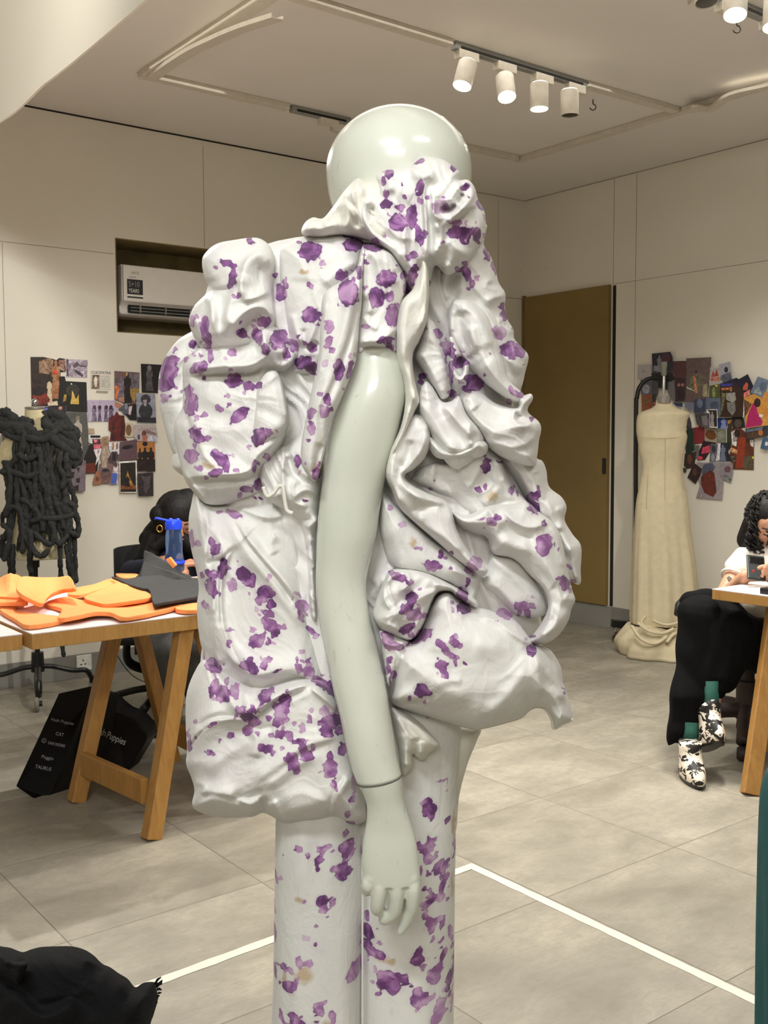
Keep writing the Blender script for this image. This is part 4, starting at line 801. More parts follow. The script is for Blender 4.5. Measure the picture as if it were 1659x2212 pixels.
panel('hood_drape', K2([(225,640),(260,590),(330,560),(325,470),(385,430),(430,425),(540,402),(600,360),(650,345),(740,360),(800,395),(850,438),(850,490),(905,490),(948,540),(970,620),(1005,680),(1018,760),(1000,880),(900,1010),(780,1090),(700,1030),(660,1150),(560,1200),(500,1130),(470,1060),(410,970),(280,870),(215,750)]), .075, .06, 45,
  [(K2([(395,500),(440,432),(540,410),(610,450),(650,455),(710,430)]), 22, 5, 20), (K2([(620,480),(636,650),(648,850),(640,1060)]), 32, 4, 18), (K2([(676,520),(690,700),(700,850),(690,1000)]), 22, 16, 5), (K2([(600,500),(612,700),(620,900)]), -16, 6, 6), (K2([(700,600),(780,625),(830,565),(860,505),(915,505),(943,560),(890,640),(800,730),(760,760)]), 30, 10, 10), (K2([(690,610),(690,700),(750,750)]), 22, 9, 9), (K2([(740,640),(790,680),(830,640)]), -22, 12, 12), (K2([(870,570),(830,630)]), -20, 10, 10),
   (K2([(330,570),(250,640),(245,730),(320,840),(440,930),(490,1050)]), 28, 12, 10), (K2([(330,640),(300,720),(370,830),(460,900)]), -16, 8, 10), (K2([(395,770),(460,850),(560,865)]), 12, 16, 5), (K2([(515,740),(505,880),(515,1060)]), 16, 6, 12), (K2([(830,440),(760,540),(700,600)]), 14, 12, 9), (K2([(760,770),(860,690),(970,640)]), 20, 20, 6), (K2([(760,790),(880,780),(1000,800)]), 8, 10, 14), (K2([(770,850),(840,930),(940,1000)]), 14, 14, 10), (K2([(385,440),(350,500),(375,560),(440,520)]), 12, 8, 10), (K2([(720,900),(700,980),(740,1060),(790,1000)]), 18, 8, 8), (K2([(600,830),(590,950),(560,1080)]), 12, 8, 10), (K2([(700,760),(740,850),(720,930)]), 14, 7, 7), (K2([(460,560),(560,600)]), 6, 20, 20)],
  nz=(2.4, 40, 24, 60), **T_)
panel('right_puff', K2([(800,1265),(840,1238),(920,1250),(1020,1335),(1080,1480),(1130,1620),(1165,1750),(1262,1850),(1200,1895),(1000,1760),(910,1660),(850,1580),(795,1490),(782,1380)]), .075, .05, 42,
  [(K2([(830,1260),(930,1290),(1010,1420),(1060,1560)]), 12, 8, 22), (K2([(845,1300),(860,1450),(900,1560),(960,1640)]), -20, 16, 14), (K2([(920,1400),(940,1530),(900,1620)]), 12, 12, 9), (K2([(1000,1620),(1100,1760),(1220,1860)]), 12, 24, 7), (K2([(800,1300),(800,1450)]), 8, 6, 8)], nz=(2.4, 40, 30, 60), **T_)
panel('cascade_flap', K2([(640,1365),(700,1400),(740,1530),(790,1680),(795,1830),(740,1875),(690,1800),(600,1660),(570,1600),(595,1520)]), .09, .03, 24, [(K2([(600,1560),(680,1700),(740,1860)]), 9, 14, 6), (K2([(660,1400),(720,1550),(770,1700)]), 8, 8, 14)], tb=.2, **T_)
panel('loop_strip', K2([(785,1490),(800,1560),(790,1660),(820,1750),(850,1770),(890,1755),(910,1690),(905,1630),(880,1640),(870,1700),(850,1720),(825,1660),(850,1600),(870,1620),(850,1560),(810,1480)]), .115, .018, 12, [(K2([(800,1500),(810,1640),(840,1745),(890,1720)]), 8, 7, 7)], nz=(1, 30, 20, 70), tb=.3, **T_)
panel('white_cascade', K2([(600,890),(645,920),(662,1150),(655,1300),(640,1400),(600,1500),(560,1580),(560,1680),(580,1790),(600,1880),(570,1950),(510,2100),(450,2230),(430,2360),(390,2340),(415,2200),(480,2050),(508,1900),(498,1760),(460,1640),(450,1490),(460,1350),(490,1250),(560,1170),(585,1050)]), .12, .036, 24,
  [(K2([(640,960),(652,1150),(640,1300),(590,1450)]), 16, 12, 4), (K2([(560,1190),(500,1300),(480,1450),(500,1650)]), 8, 14, 20), (K2([(570,1590),(545,1700),(570,1800),(560,1900)]), 14, 10, 5), (K2([(530,1900),(500,2060),(430,2220)]), 12, 8, 9), (K2([(600,1000),(585,1120),(520,1230)]), -12, 6, 8)], nz=(1.4, 50, 30, 95), tb=.3, mt=M_CREAM, **T_)
panel('ruffle_tier', K2([(850,1880),(860,1825),(960,1810),(1080,1895),(1215,1915),(1195,1835),(1245,1848),(1300,1835),(1313,1870),(1282,1925),(1290,1960),(1350,2010),(1366,2060),(1352,2130),(1340,2230),(1320,2290),(1200,2270),(1050,2190),(960,2070),(890,1970)]), .07, .05, 34,
  [(K2([(880,1880),(960,1990),(1060,2060),(1180,2050),(1290,2020)]), 24, 9, 24), (K2([(1215,1915),(1190,1990),(1240,2040),(1320,2020)]), 20, 6, 9), (K2([(1000,1830),(1090,1905),(1210,1930),(1270,1890),(1300,1850)]), 16, 16, 6), (K2([(1000,2110),(1130,2170),(1270,2150),(1340,2080)]), 14, 22, 8), (K2([(900,1850),(960,1930)]), 10, 12, 10), (K2([(1230,1960),(1210,2010)]), -14, 9, 9), (K2([(1040,2180),(1180,2200),(1320,2240)]), 10, 8, 12)], nz=(2.2, 50, 34, 15), **T_)
panel('ruffle_flap', K2([(600,1810),(640,1755),(690,1800),(740,1880),(800,1880),(850,1850),(900,1960),(985,2060),(1010,2150),(960,2240),(850,2310),(760,2260),(650,2070),(590,1950)]), .095, .042, 34,
  [(K2([(740,1890),(790,1950),(850,2020),(940,2120)]), 20, 20, 8), (K2([(600,1860),(660,2020),(760,2150),(850,2230)]), 14, 24, 9), (K2([(860,1870),(900,1990),(990,2110)]), 12, 10, 7), (K2([(930,2000),(910,2080),(940,2170)]), 14, 8, 9), (K2([(700,1850),(760,2000)]), -10, 9, 9), (K2([(760,2160),(860,2190),(960,2150)]), 12, 14, 7)], nz=(2.6, 40, 28, 50), **T_)
panel('right_outer_tier', K4([(760,140),(900,130),(1040,150),(1100,255),(1140,280),(1165,340),(1182,440),(1260,505),(1292,570),(1280,650),(1330,740),(1383,815),(1380,960),(1378,1052),(1325,1035),(1260,940),(1200,760),(1100,640),(980,420),(900,320),(800,220)]), .01, .05, 45,
  [(K4([(860,160),(1000,280),(1060,380),(1150,440)]), 12, 18, 9), (K4([(1060,400),(1160,520),(1230,640),(1290,760),(1330,900)]), 18, 9, 20), (K4([(900,230),(1010,380),(1120,580),(1180,660)]), 16, 9, 16), (K4([(1180,450),(1150,540)]), -9, 8, 8), (K4([(1230,560),(1270,640),(1240,720)]), 14, 9, 9), (K4([(1300,800),(1340,920),(1365,1040)]), 14, 14, 6), (K4([(960,330),(1060,520)]), -10, 7, 7), (K4([(1080,260),(1110,360)]), 10, 8, 8)], nz=(2.4, 44, 28, 60), **T_)
panel('right_hem_tip', K4([(1150,650),(1240,700),(1320,800),(1378,1052),(1320,1034),(1300,1100),(1230,1000)]), .02, .025, 24, smooth=False, folds=[(K4([(1240,760),(1310,1000)]), 12, 10, 10)], tb=.2, **T_)
panel('inner_dip', K4([(320,345),(440,275),(600,270),(740,150),(790,170),(830,215),(880,270),(905,340),(960,440),(1120,620),(1050,700),(800,700),(600,560),(540,510),(400,460),(300,410)]), .045, .045, 40,
  [(K4([(330,360),(430,300),(560,300),(660,260),(750,180)]), 20, 6, 26), (K4([(320,400),(430,440),(520,490),(600,470)]), 16, 20, 5), (K4([(640,470),(690,430),(750,320),(800,220)]), 16, 26, 6), (K4([(690,470),(780,470),(850,400)]), 10, 14, 9), (K4([(840,260),(880,330),(900,420)]), 9, 14, 5), (K4([(760,560),(830,490),(880,420)]), 12, 9, 12), (K4([(450,360),(560,370),(640,350)]), -12, 20, 14), (K4([(800,560),(930,530),(1030,560)]), -10, 7, 9), (K4([(380,370),(470,400)]), 6, 10, 8)], nz=(3, 40, 28, 20), **T_)
panel('s_curve_drape', K4([(150,365),(178,240),(230,120),(290,20),(350,-20),(420,30),(440,150),(400,260),(330,330),(275,370),(310,420),(420,480),(530,530),(575,600),(600,700),(650,800),(720,900),(795,960),(770,1005),(730,990),(600,900),(480,790),(330,660),(240,570),(195,470)]), .10, .045, 32,
  [(K4([(260,80),(210,200),(190,350),(215,470),(280,580)]), 20, 8, 14), (K4([(400,80),(380,200),(300,310),(255,380),(290,460),(420,550)]), 18, 12, 7), (K4([(400,40),(420,130),(460,220)]), 14, 8, 8), (K4([(300,600),(450,560),(560,580)]), -10, 10, 8), (K4([(360,600),(380,680),(520,760),(640,870)]), 12, 12, 9), (K4([(560,560),(590,700),(660,830),(740,950)]), 18, 16, 6), (K4([(310,140),(290,260),(230,330)]), -14, 10, 9), (K4([(300,430),(400,500),(530,540)]), 18, 6, 12), (K4([(700,900),(730,960),(790,960)]), 12, 10, 7)], nz=(2.2, 50, 30, 55), **T_)
panel('twisted_knot', K4([(640,20),(690,20),(700,100),(760,140),(800,180),(780,240),(700,270),(600,275),(480,260),(430,200),(420,110),(520,190),(600,200),(680,150),(700,110)]), .10, .03, 20,
  [(K4([(430,150),(520,235),(640,235),(740,180),(760,150)]), 20, 12, 8), (K4([(670,40),(690,100),(660,160),(560,200)]), 14, 8, 8), (K4([(720,170),(760,190),(790,230)]), 14, 6, 8), (K4([(440,210),(540,260),(650,262)]), 8, 5, 5)], nz=(4, 24, 14, 10), **T_)
panel('diagonal_drape', K4([(110,470),(135,455),(230,560),(330,655),(480,785),(640,890),(745,990),(745,1060),(700,1185),(590,1090),(450,1020),(200,955),(130,800),(105,665)]), .06, .05, 42,
  [(K4([(150,500),(260,620),(420,760),(600,880),(720,970)]), 12, 7, 26), (K4([(150,640),(300,820),(500,960),(680,1060)]), 9, 30, 24), (K4([(560,960),(660,1000),(730,1050)]), 12, 12, 6), (K4([(700,1170),(720,1100),(750,1040)]), 14, 6, 8), (K4([(640,900),(700,960),(690,1030)]), -10, 8, 8), (K4([(200,940),(400,985),(560,1070)]), 12, 20, 5)], nz=(2.0, 60, 40, 40), **T_)
panel('plain_right_puff', K4([(740,1040),(770,960),(800,860),(880,850),(980,870),(1090,1000),(1180,1180),(1120,1260),(960,1240),(850,1150),(770,1085)]), .045, .05, 50, [(K4([(830,880),(960,1000),(1080,1120),(1160,1180)]), 9, 30, 10), (K4([(750,1045),(860,1080),(950,1180),(1000,1240)]), 12, 14, 8)], nz=(1.6, 60, 44, 40), **T_)
panel('right_lower_drape', K4([(530,540),(600,600),(680,615),(780,560),(850,548),(960,545),(1040,530),(1120,600),(1195,655),(1250,740),(1290,900),(1325,1080),(1346,1150),(1322,1210),(1300,1290),(1240,1375),(1160,1425),(1075,1430),(1060,1400),(1130,1300),(1175,1195),(1140,1080),(1060,1000),(960,900),(830,860),(790,760),(700,730),(620,690),(560,610)]), .075, .06, 48,
  [(K4([(535,545),(590,605),(680,635),(770,580),(860,552)]), 22, 6, 14), (K4([(620,680),(720,735),(790,760),(850,850)]), -10, 8, 8), (K4([(840,600),(850,700),(860,760),(960,830),(1090,830)]), 14, 24, 14), (K4([(880,560),(960,660),(1060,700),(1190,660)]), 16, 16, 7), (K4([(860,690),(960,740),(1100,760)]), -9, 20, 14), (K4([(1190,665),(1250,820),(1270,960)]), 10, 12, 7), (K4([(1100,780),(1180,950),(1240,1080),(1300,1180)]), 9, 20, 20), (K4([(1080,1000),(1150,1090),(1170,1200),(1230,1270),(1200,1340),(1090,1420)]), 18, 10, 14), (K4([(1160,1210),(1190,1210),(1180,1290),(1120,1390)]), 22, 8, 8), (K4([(1200,1060),(1290,1130)]), -8, 16, 12), (K4([(1300,1200),(1230,1330),(1090,1425)]), 14, 16, 10), (K4([(1020,1270),(1080,1240),(1170,1220)]), 12, 12, 7), (K4([(800,590),(850,640)]), 10, 9, 9)],
  nz=(2.4, 60, 36, 35), **T_)
panel('peplum', K4([(120,1345),(200,1390),(260,1405),(340,1390),(420,1225),(480,1120),(560,1098),(640,1170),(800,1210),(960,1270),(1060,1390),(1100,1430),(1160,1450),(1210,1490),(1258,1580),(1272,1680),(1300,1760),(1332,1900),(1270,1935),(1215,1967),(1200,1900),(1160,1840),(1100,1828),(1050,1850),(1005,1892),(900,1925),(760,1960),(700,1962),(560,1925),(340,1862),(200,1805),(175,1700),(150,1550)]), .065, .09, 95,
  [(K4([(430,1240),(480,1130),(560,1110),(640,1190),(700,1230)]), 20, 5, 24), (K4([(1075,1440),(960,1370),(860,1290),(740,1250)]), 16, 8, 16), (K4([(1070,1435),(980,1340),(1000,1290)]), 14, 9, 9), (K4([(1085,1440),(1150,1560),(1230,1680),(1290,1800)]), 22, 9, 14), (K4([(1080,1450),(1110,1600),(1130,1760)]), 14, 10, 14), (K4([(1070,1450),(1000,1640),(880,1800),(760,1900)]), 14, 26, 16), (K4([(1060,1440),(900,1450),(700,1420)]), 8, 24, 24), (K4([(280,1440),(400,1430),(600,1400)]), 9, 10, 20), (K4([(270,1440),(250,1560),(210,1660),(190,1780)]), -16, 6, 7), (K4([(280,1450),(360,1600),(520,1720),(700,1780)]), 7, 18, 20), (K4([(200,1790),(300,1770),(450,1800)]), 18, 18, 6), (K4([(260,1800),(380,1790),(440,1770)]), -12, 6, 6), (K4([(640,1180),(680,1230),(760,1240)]), -12, 7, 7), (K4([(1180,1830),(1250,1900),(1300,1900)]), 10, 8, 8), (K4([(700,1870),(900,1850),(1050,1790)]), 6, 20, 14), (K4([(460,1690),(560,1660),(640,1670)]), 5, 12, 8), (K4([(160,1380),(260,1430),(200,1470)]), 10, 8, 8)],
  nz=(2.2, 70, 46, -20), rip=.0, **T_)
hemp = [at(x, y, 1.462+.0*x) for x, y in K4([(560,1922),(700,1958),(760,1956),(900,1921),(1005,1888),(1050,1846),(1100,1824),(1155,1836),(1196,1896),(1213,1960),(1270,1930),(1330,1898)])]
mb = MB(); mb.tube(crv(hemp, 5), .0026, 8, flat=.8); mb.build('rolled_hem', M_CREAM, top_, smooth=True, label='sheer rolled hem')
panel('swirl_gather', K4([(80,1275),(80,1200),(130,1060),(180,975),(250,955),(400,975),(560,1050),(720,1150),(720,1200),(600,1130),(560,1100),(480,1110),(430,1210),(395,1300),(335,1395),(250,1400),(140,1350)]), .095, .045, 32,
  [(K4([(200,960),(150,1060),(150,1150),(200,1230)]), 20, 5, 8), (K4([(180,1000),(175,1100),(220,1200)]), 14, 6, 7), (K4([(170,1010),(280,980),(300,1050),(230,1110)]), 14, 6, 8), (K4([(90,1280),(200,1240),(320,1160),(430,1110),(540,1105)]), 26, 7, 22), (K4([(230,1210),(260,1160),(340,1110)]), -16, 9, 7), (K4([(110,1290),(220,1330),(280,1390),(330,1340),(380,1250),(420,1170)]), 16, 6, 9), (K4([(240,1330),(290,1370),(330,1310)]), -14, 7, 7), (K4([(300,970),(420,1000),(600,1090),(700,1170)]), 12, 6, 16), (K4([(250,1300),(330,1240),(380,1180)]), 8, 9, 9)],
  nz=(2.2, 36, 22, -40), **T_)
panel('gather_tuck', K4([(118,1345),(200,1370),(270,1400),(300,1420),(270,1460),(265,1480),(230,1560),(190,1670),(165,1690),(145,1560),(125,1430)]), .105, .02, 18, [(K4([(130,1420),(200,1440),(280,1430)]), 14, 6, 6), (K4([(270,1440),(240,1530),(190,1650)]), 9, 9, 5), (K4([(140,1380),(280,1425)]), 9, 6, 6)], nz=(3, 24, 14, 20), **T_)
panel('cuff_ruffle', K5([(1150,70),(1210,90),(1280,130),(1345,190),(1405,262),(1395,290),(1350,320),(1330,350),(1290,345),(1268,320),(1270,380),(1240,425),(1205,425),(1190,300),(1165,180)]), .06, .035, 24,
  [(K5([(1170,110),(1240,210),(1290,260)]), 14, 7, 12), (K5([(1170,90),(1290,170),(1390,260)]), 10, 6, 12), (K5([(1280,230),(1285,300),(1270,340)]), -16, 6, 6), (K5([(1300,250),(1310,320)]), 12, 7, 7), (K5([(1200,200),(1230,300),(1220,400)]), 10, 12, 8)], nz=(2, 30, 20, 50), mt=M_CREAM, **T_)
# ------------------------------------------------------------------ wooden tables
def wood(name, c1, c2, rough=.5):
    m = bpy.data.materials.new(name); m.use_nodes = True; t = NT(m); p = t.n['Principled BSDF']; v = t.obj()
    n = t.noise(t.scale(v, (9, 9, 1.2)), 5, 6, .6, 1.2); k = t.noise(v, 5, 2)
    c = t.ramp(n, [(.3, rgb(*c1)), (.7, rgb(*c2))]); c = t.mix(t.mr(k, .70, .78, 0, .7), c, rgb(104, 62, 30))
    t.put(p.inputs['Base Color'], c); p.inputs['Roughness'].default_value = rough; t.put(p.inputs['Normal'], t.bump(n, .15, .003)); return m
M_PINE = wood('varnished_pine', (152, 108, 52), (178, 132, 68)); M_EDGE = wood('pine_table_edge', (166, 122, 62), (186, 142, 80))
M_TOP = mat('white_laminate', (236, 226, 228), .22, var=.01)
def tabletop(name, label, corners, z, th, parent):
    mb = MB(); mb.prism([Vector((p.x, p.y, z-th)) for p in corners], (0, 0, th-.003)); mb.build('table_edge', M_EDGE, parent, bevel=.003)
    mb = MB(); mb.prism([Vector((p.x, p.y, z-.003)) for p in corners], (0, 0, .003)); mb.build('tabletop', M_TOP, parent)
TZ = .73
ta = thing('trestle_table', 'white-topped wooden trestle table at left carrying orange and dark grey foam sheets', 'table', rm(4.0, 2.0, 0))
tabletop('a', '', [rm(4.588, 2.41), rm(3.35, 2.41), rm(3.35, 1.50), rm(4.588, 1.50)], TZ, .052, ta)
def leg(p, q, w=.06, h=.038, parent=None, side=B): mb = MB(); mb.beam(p, q, w, h, side); mb.build('leg', M_PINE, parent, bevel=.004)
Q = .678
leg(rm(4.225, 2.46, 0), rm(4.04, 2.36, Q), .055, .055, ta); leg(rm(4.285, 1.95, 0), rm(4.10, 1.93, Q), .055, .055, ta)
leg(rm(3.78, 2.44, 0), rm(3.97, 2.34, Q), .055, .05, ta); leg(rm(3.78, 1.72, 0), rm(4.0, 1.86, Q), .055, .05, ta)
mb = MB(); mb.beam(rm(4.215, 2.40, .145), rm(4.262, 1.97, .145), .085, .028, V(0,0,1)); mb.build('crossbar', M_PINE, ta, bevel=.003)
mb = MB(); mb.beam(rm(3.815, 2.40, .145), rm(3.815, 1.76, .145), .085, .028, V(0,0,1)); mb.build('crossbar', M_PINE, ta, bevel=.003)
tb_ = thing('trestle_table', 'second white-topped wooden table cut off by the left edge of the picture', 'table', rm(5.2, 1.95, 0))
tabletop('b', '', [rm(5.9, 2.36), rm(4.60, 2.36), rm(4.60, 1.50), rm(5.9, 1.50)], TZ-.006, .05, tb_)
for s0, s1 in ((5.75, 5.6), (5.25, 5.4)):
    for t_ in (2.25, 1.62): leg(rm(s0, t_, 0), rm(s1, t_, Q-.006), .055, .05, tb_)
# right table
C0 = pz(1538, 1272, TZ); s0, t0, _ = st(C0)
tc = thing('trestle_table', 'white-topped wooden table cut off by the right edge where the curly-haired woman sits', 'table', rm(s0-.6, t0+.5, 0))
tabletop('c', '', [rm(s0, t0), rm(s0, t0+1.3), rm(s0-.95, t0+1.3), rm(s0-.95, t0)], TZ, .042, tc)
f0 = pz(1608, 1716, 0); leg(f0 + V(.02, 0, 0), at(1676, 1310, 4.02), .06, .055, tc, V(1,0,0))
leg(rm(s0-.75, t0+.45, 0), rm(s0-.68, t0+.42, .685), .055, .05, tc); leg(rm(s0-.1, t0+1.15, 0), rm(s0-.14, t0+1.1, .685), .055, .05, tc); leg(rm(s0-.8, t0+1.15, 0), rm(s0-.72, t0+1.1, .685), .055, .05, tc)
g1 = at(1632, 1606, 3.93); mb = MB(); mb.beam(g1, g1 + V(.42, .3, 0), .08, .028, V(0,0,1)); mb.build('crossbar', M_PINE, tc, bevel=.003)
bx = pz(1664, 1278, TZ+.012); mb = MB(); mb.box(bx + V(.035, .02, 0), A*.05, B*.045, V(0,0,.012)); setp(mb.build('black_case', mat('black_case_plastic', (32, 32, 36), .35), bevel=.003), 'small black case lying on the right table at the picture edge', 'case')

# ------------------------------------------------------------------ foam sheets on the left table
M_OR = mat('orange_foam', (246, 150, 84), .85, var=.03, nscale=30, bump=.08, bscale=400); M_GF = mat('dark_grey_foam', (46, 46, 46), .85, var=.05, bump=.1, bscale=400)
def sheet(name, pts, zf, th, mt, label, cat, group=None):
    """thin curved sheet: outline in photo pixels on the table plane; zf(u,v) gives its height above the table"""
    O = [tuple(p) for p in crom(pts, 3, closed=True)]; xs = [p[0] for p in O]; ys = [p[1] for p in O]
    x0, x1, y0, y1 = min(xs), max(xs), min(ys), max(ys); sx = (x1-x0)/40; sy = (y1-y0)/16
    gx = np.arange(x0-sx, x1+sx*2, sx); gy = np.arange(y0-sy, y1+sy*2, sy); X, Y = np.meshgrid(gx, gy)
    ins = inside(X, Y, O); d, _, _, nx, ny = seg_dist(X, Y, O, True); PX = np.where(ins, X, nx); PY = np.where(ins, Y, ny)
    cell = ins[:-1,:-1] | ins[1:,:-1] | ins[:-1,1:] | ins[1:,1:]; ids = {}; top = []
    def vid(j, i):
        if (j, i) not in ids:
            px, py = PX[j, i], PY[j, i]; u = (px-x0)/(x1-x0); v = (py-y0)/(y1-y0); h = zf(u, v)
            z = TZ + .0015 + h; ids[(j, i)] = len(top); top.append(pz(px, py, z))
        return ids[(j, i)]
    fs = []
    for j, i in zip(*np.nonzero(cell)): fs.append((vid(j, i), vid(j+1, i), vid(j+1, i+1), vid(j, i+1)))
    me = bpy.data.meshes.new(name); me.from_pydata([tuple(p) for p in top], [], fs); bm = bmesh.new(); bm.from_mesh(me)
    bmesh.ops.remove_doubles(bm, verts=bm.verts, dist=.0005); bmesh.ops.recalc_face_normals(bm, faces=bm.faces)
    if sum(f.normal.z for f in bm.faces) < 0: bmesh.ops.reverse_faces(bm, faces=bm.faces)
    bm.to_mesh(me); bm.free(); me.materials.append(mt)
    o = link_mesh(name, me); m = o.modifiers.new('thick', 'SOLIDIFY'); m.thickness = th; m.offset = 1
    m2 = o.modifiers.new('b', 'BEVEL'); m2.width = .0015; m2.limit_method = 'ANGLE'; me.polygons.foreach_set('use_smooth', [True]*len(me.polygons))
    try: me.set_sharp_from_angle(angle=radians(35))
    except Exception: pass
    return setp(o, label, cat, group)
KF = K(0, 1200, 440/1497)
G_ = 'foam sheets on the left table'
sheet('foam_sheet', KF([(850,150),(930,148),(1010,152),(1000,175),(900,180)]), lambda u, v: .001, .010, M_OR, 'thin orange foam strip peeking out behind the dark grey foam', 'foam', G_)
sheet('foam_sheet', KF([(1380,200),(1420,180),(1470,178),(1500,200),(1480,240)]), lambda u, v: .003, .010, M_OR, 'orange foam piece tucked under the right end of the grey foam', 'foam', G_)
sheet('foam_sheet', KF([(0,425),(100,430),(250,455),(460,478),(440,510),(210,545),(120,500)]), lambda u, v: .001, .014, M_OR, 'flat orange foam sheet nearest the front left corner of the table', 'foam', G_)
sheet('foam_sheet', KF([(330,380),(480,330),(620,360),(800,385),(1000,370),(1110,362),(1240,375),(1330,395),(940,484),(820,450),(700,445),(580,470),(430,492),(460,420)]), lambda u, v: .002+.018*max(0, sin((u-.02)*5.2))*(v*.6+.2) if u < .62 else .003, .014, M_OR, 'long arched orange foam sheet along the front edge of the table', 'foam', G_)
sheet('foam_sheet', KF([(1290,405),(1350,385),(1450,375),(1500,380),(1500,420),(1400,432),(1310,425)]), lambda u, v: .002, .014, M_OR, 'small orange foam piece at the right front edge under the drape', 'foam', G_)
sheet('foam_sheet', KF([(0,365),(110,368),(120,398),(60,408),(-60,400),(-80,370)]), lambda u, v: .002, .014, M_OR, 'small orange foam offcut at the left edge of the picture, below the pile', 'foam', G_)
sheet('foam_sheet', KF([(-90,330),(0,315),(140,330),(205,365),(120,372),(-80,370)]), lambda u, v: .016+.006*sin(u*3), .014, M_OR, 'orange foam strip lying under the raised piece at far left', 'foam', G_)
sheet('foam_sheet', KF([(-110,230),(0,190),(75,150),(150,180),(190,250),(160,330),(0,325),(-100,330)]), lambda u, v: .03+.05*max(0, 1-abs(u-.62)*2.2)*(1-v), .012, M_OR, 'peaked orange foam sheet at the far left of the pile', 'foam', G_)
sheet('foam_sheet', KF([(500,300),(560,260),(700,230),(790,195),(860,195),(880,230),(740,270),(640,300),(560,315)]), lambda u, v: .005+.01*sin(u*3), .012, M_OR, 'orange foam sheet lying at the back between the raised piece and the grey foam', 'foam', G_)
sheet('foam_sheet', KF([(620,335),(760,270),(850,228),(880,225),(990,260),(1110,315),(1090,340),(960,362),(790,385),(730,378)]), lambda u, v: .022+.014*sin(u*3.1)*(1-v), .014, M_OR, 'orange foam sheet curving up in the middle of the table beside the grey foam', 'foam', G_)
sheet('foam_sheet', KF([(118,255),(130,215),(165,180),(300,185),(430,185),(520,172),(548,215),(560,262),(470,275),(380,305),(330,345),(300,380),(200,340),(140,300)]), lambda u, v: .035+.055*(1-v)+.012*cos(u*5), .014, M_OR, 'big raised orange foam sheet with curled edges standing on the left of the pile', 'foam', G_)
sheet('foam_sheet', KF([(825,170),(880,195),(960,235),(1060,262),(1100,270),(1130,372),(1180,370),(1350,340),(1460,320),(1520,300),(1500,215),(1440,180),(1300,190),(1200,160),(1050,170),(930,190)]), lambda u, v: .03+.02*sin(u*6)*(1-v), .010, M_GF, 'large dark grey foam sheet draped over the orange ones beside the bottle', 'foam', 'dark grey foam pieces')
P = [at(*p) for p in ((285,1253,4.30),(300,1240,4.32),(309,1215,4.34),(311,1190,4.36),(322,1195,4.37),(345,1207,4.36),(368,1222,4.34),(388,1238,4.32),(410,1245,4.30),(412,1254,4.28),(365,1258,4.26),(340,1262,4.26),(300,1270,4.24))]
mb = MB(); mb.prism(P, (.004, .012, .002)); setp(mb.build('foam_piece', M_GF, bevel=.002), 'upright curved dark grey foam piece standing in front of the blue bottle', 'foam', 'dark grey foam pieces')
P = [at(x, y, 4.28) for x, y in ((357,1209),(366,1204),(380,1222),(373,1228))]
mb = MB(); mb.prism(P, (.003, .02, .001)); setp(mb.build('foam_scrap', M_OR, bevel=.002), 'tiny orange foam scrap perched on the grey foam before the bottle', 'foam')
# pink-white pattern paper
M_PAPER = mat('pinkish_pattern_paper', (240, 214, 214), .5, var=.03, nscale=6)
sheet('pattern_paper', KF([(100,410),(200,350),(330,380),(490,430),(380,465),(230,450)]), lambda u, v: .0004, .0008, M_PAPER, 'pale pink paper lying on the table under the orange foam', 'paper')

# ------------------------------------------------------------------ blue bottle
bt = pz(377, 1244, TZ); kk = bt.y/FPX
bo = thing('water_bottle', 'translucent blue water bottle with bright blue flip lid on the left table', 'bottle', bt + V(0, 0, .001))
M_BL = mat('translucent_blue_plastic', (140, 180, 240), .1, trans=.92, spec=.5); M_BC = mat('bright_blue_lid', (30, 70, 225), .3)
zz = lambda py: at(377, py, bt.y).z
mb = MB(); r = kk
mb.lathe((bt.x, bt.y, 0), [(.5*r*34, bt.z+.002), (.5*r*44, bt.z+.01), (.5*r*44, zz(1222)), (.5*r*40, zz(1205)), (.5*r*36, zz(1190)), (.5*r*37, zz(1170)), (.5*r*35, zz(1155)), (.5*r*32, zz(1142)), (.5*r*30, zz(1139))], 28)
mb.build('bottle_body', M_BL, bo, smooth='auto')
mb = MB(); mb.lathe((bt.x, bt.y, 0), [(.5*r*36, zz(1143)), (.5*r*37, zz(1141)), (.5*r*36, zz(1128)), (.5*r*33, zz(1124)), (.5*r*20, zz(1122))], 28); mb.ball((bt.x-.012, bt.y, zz(1123)), .011, 12, (1, 1, .8)); mb.ball((bt.x+.02, bt.y, zz(1123)), .010, 12, (1, 1, .8))
mb.build('screw_cap', M_BC, bo, smooth='auto')
mb = MB(); mb.tube([at(366, 1125, bt.y), at(352, 1122, bt.y), at(336, 1119, bt.y-.01), at(334, 1123, bt.y-.01)], [.009, .008, .009, .005], 10, flat=.6); mb.build('flip_lid', M_BC, bo, smooth=True)
mb = MB(); mb.lathe((bt.x, bt.y, 0), [(.5*r*45.5, zz(1217)), (.5*r*46.5, zz(1216)), (.5*r*46.5, zz(1212)), (.5*r*44, zz(1211))], 28); mb.build('bottle_ring', M_BC, bo, smooth=True)

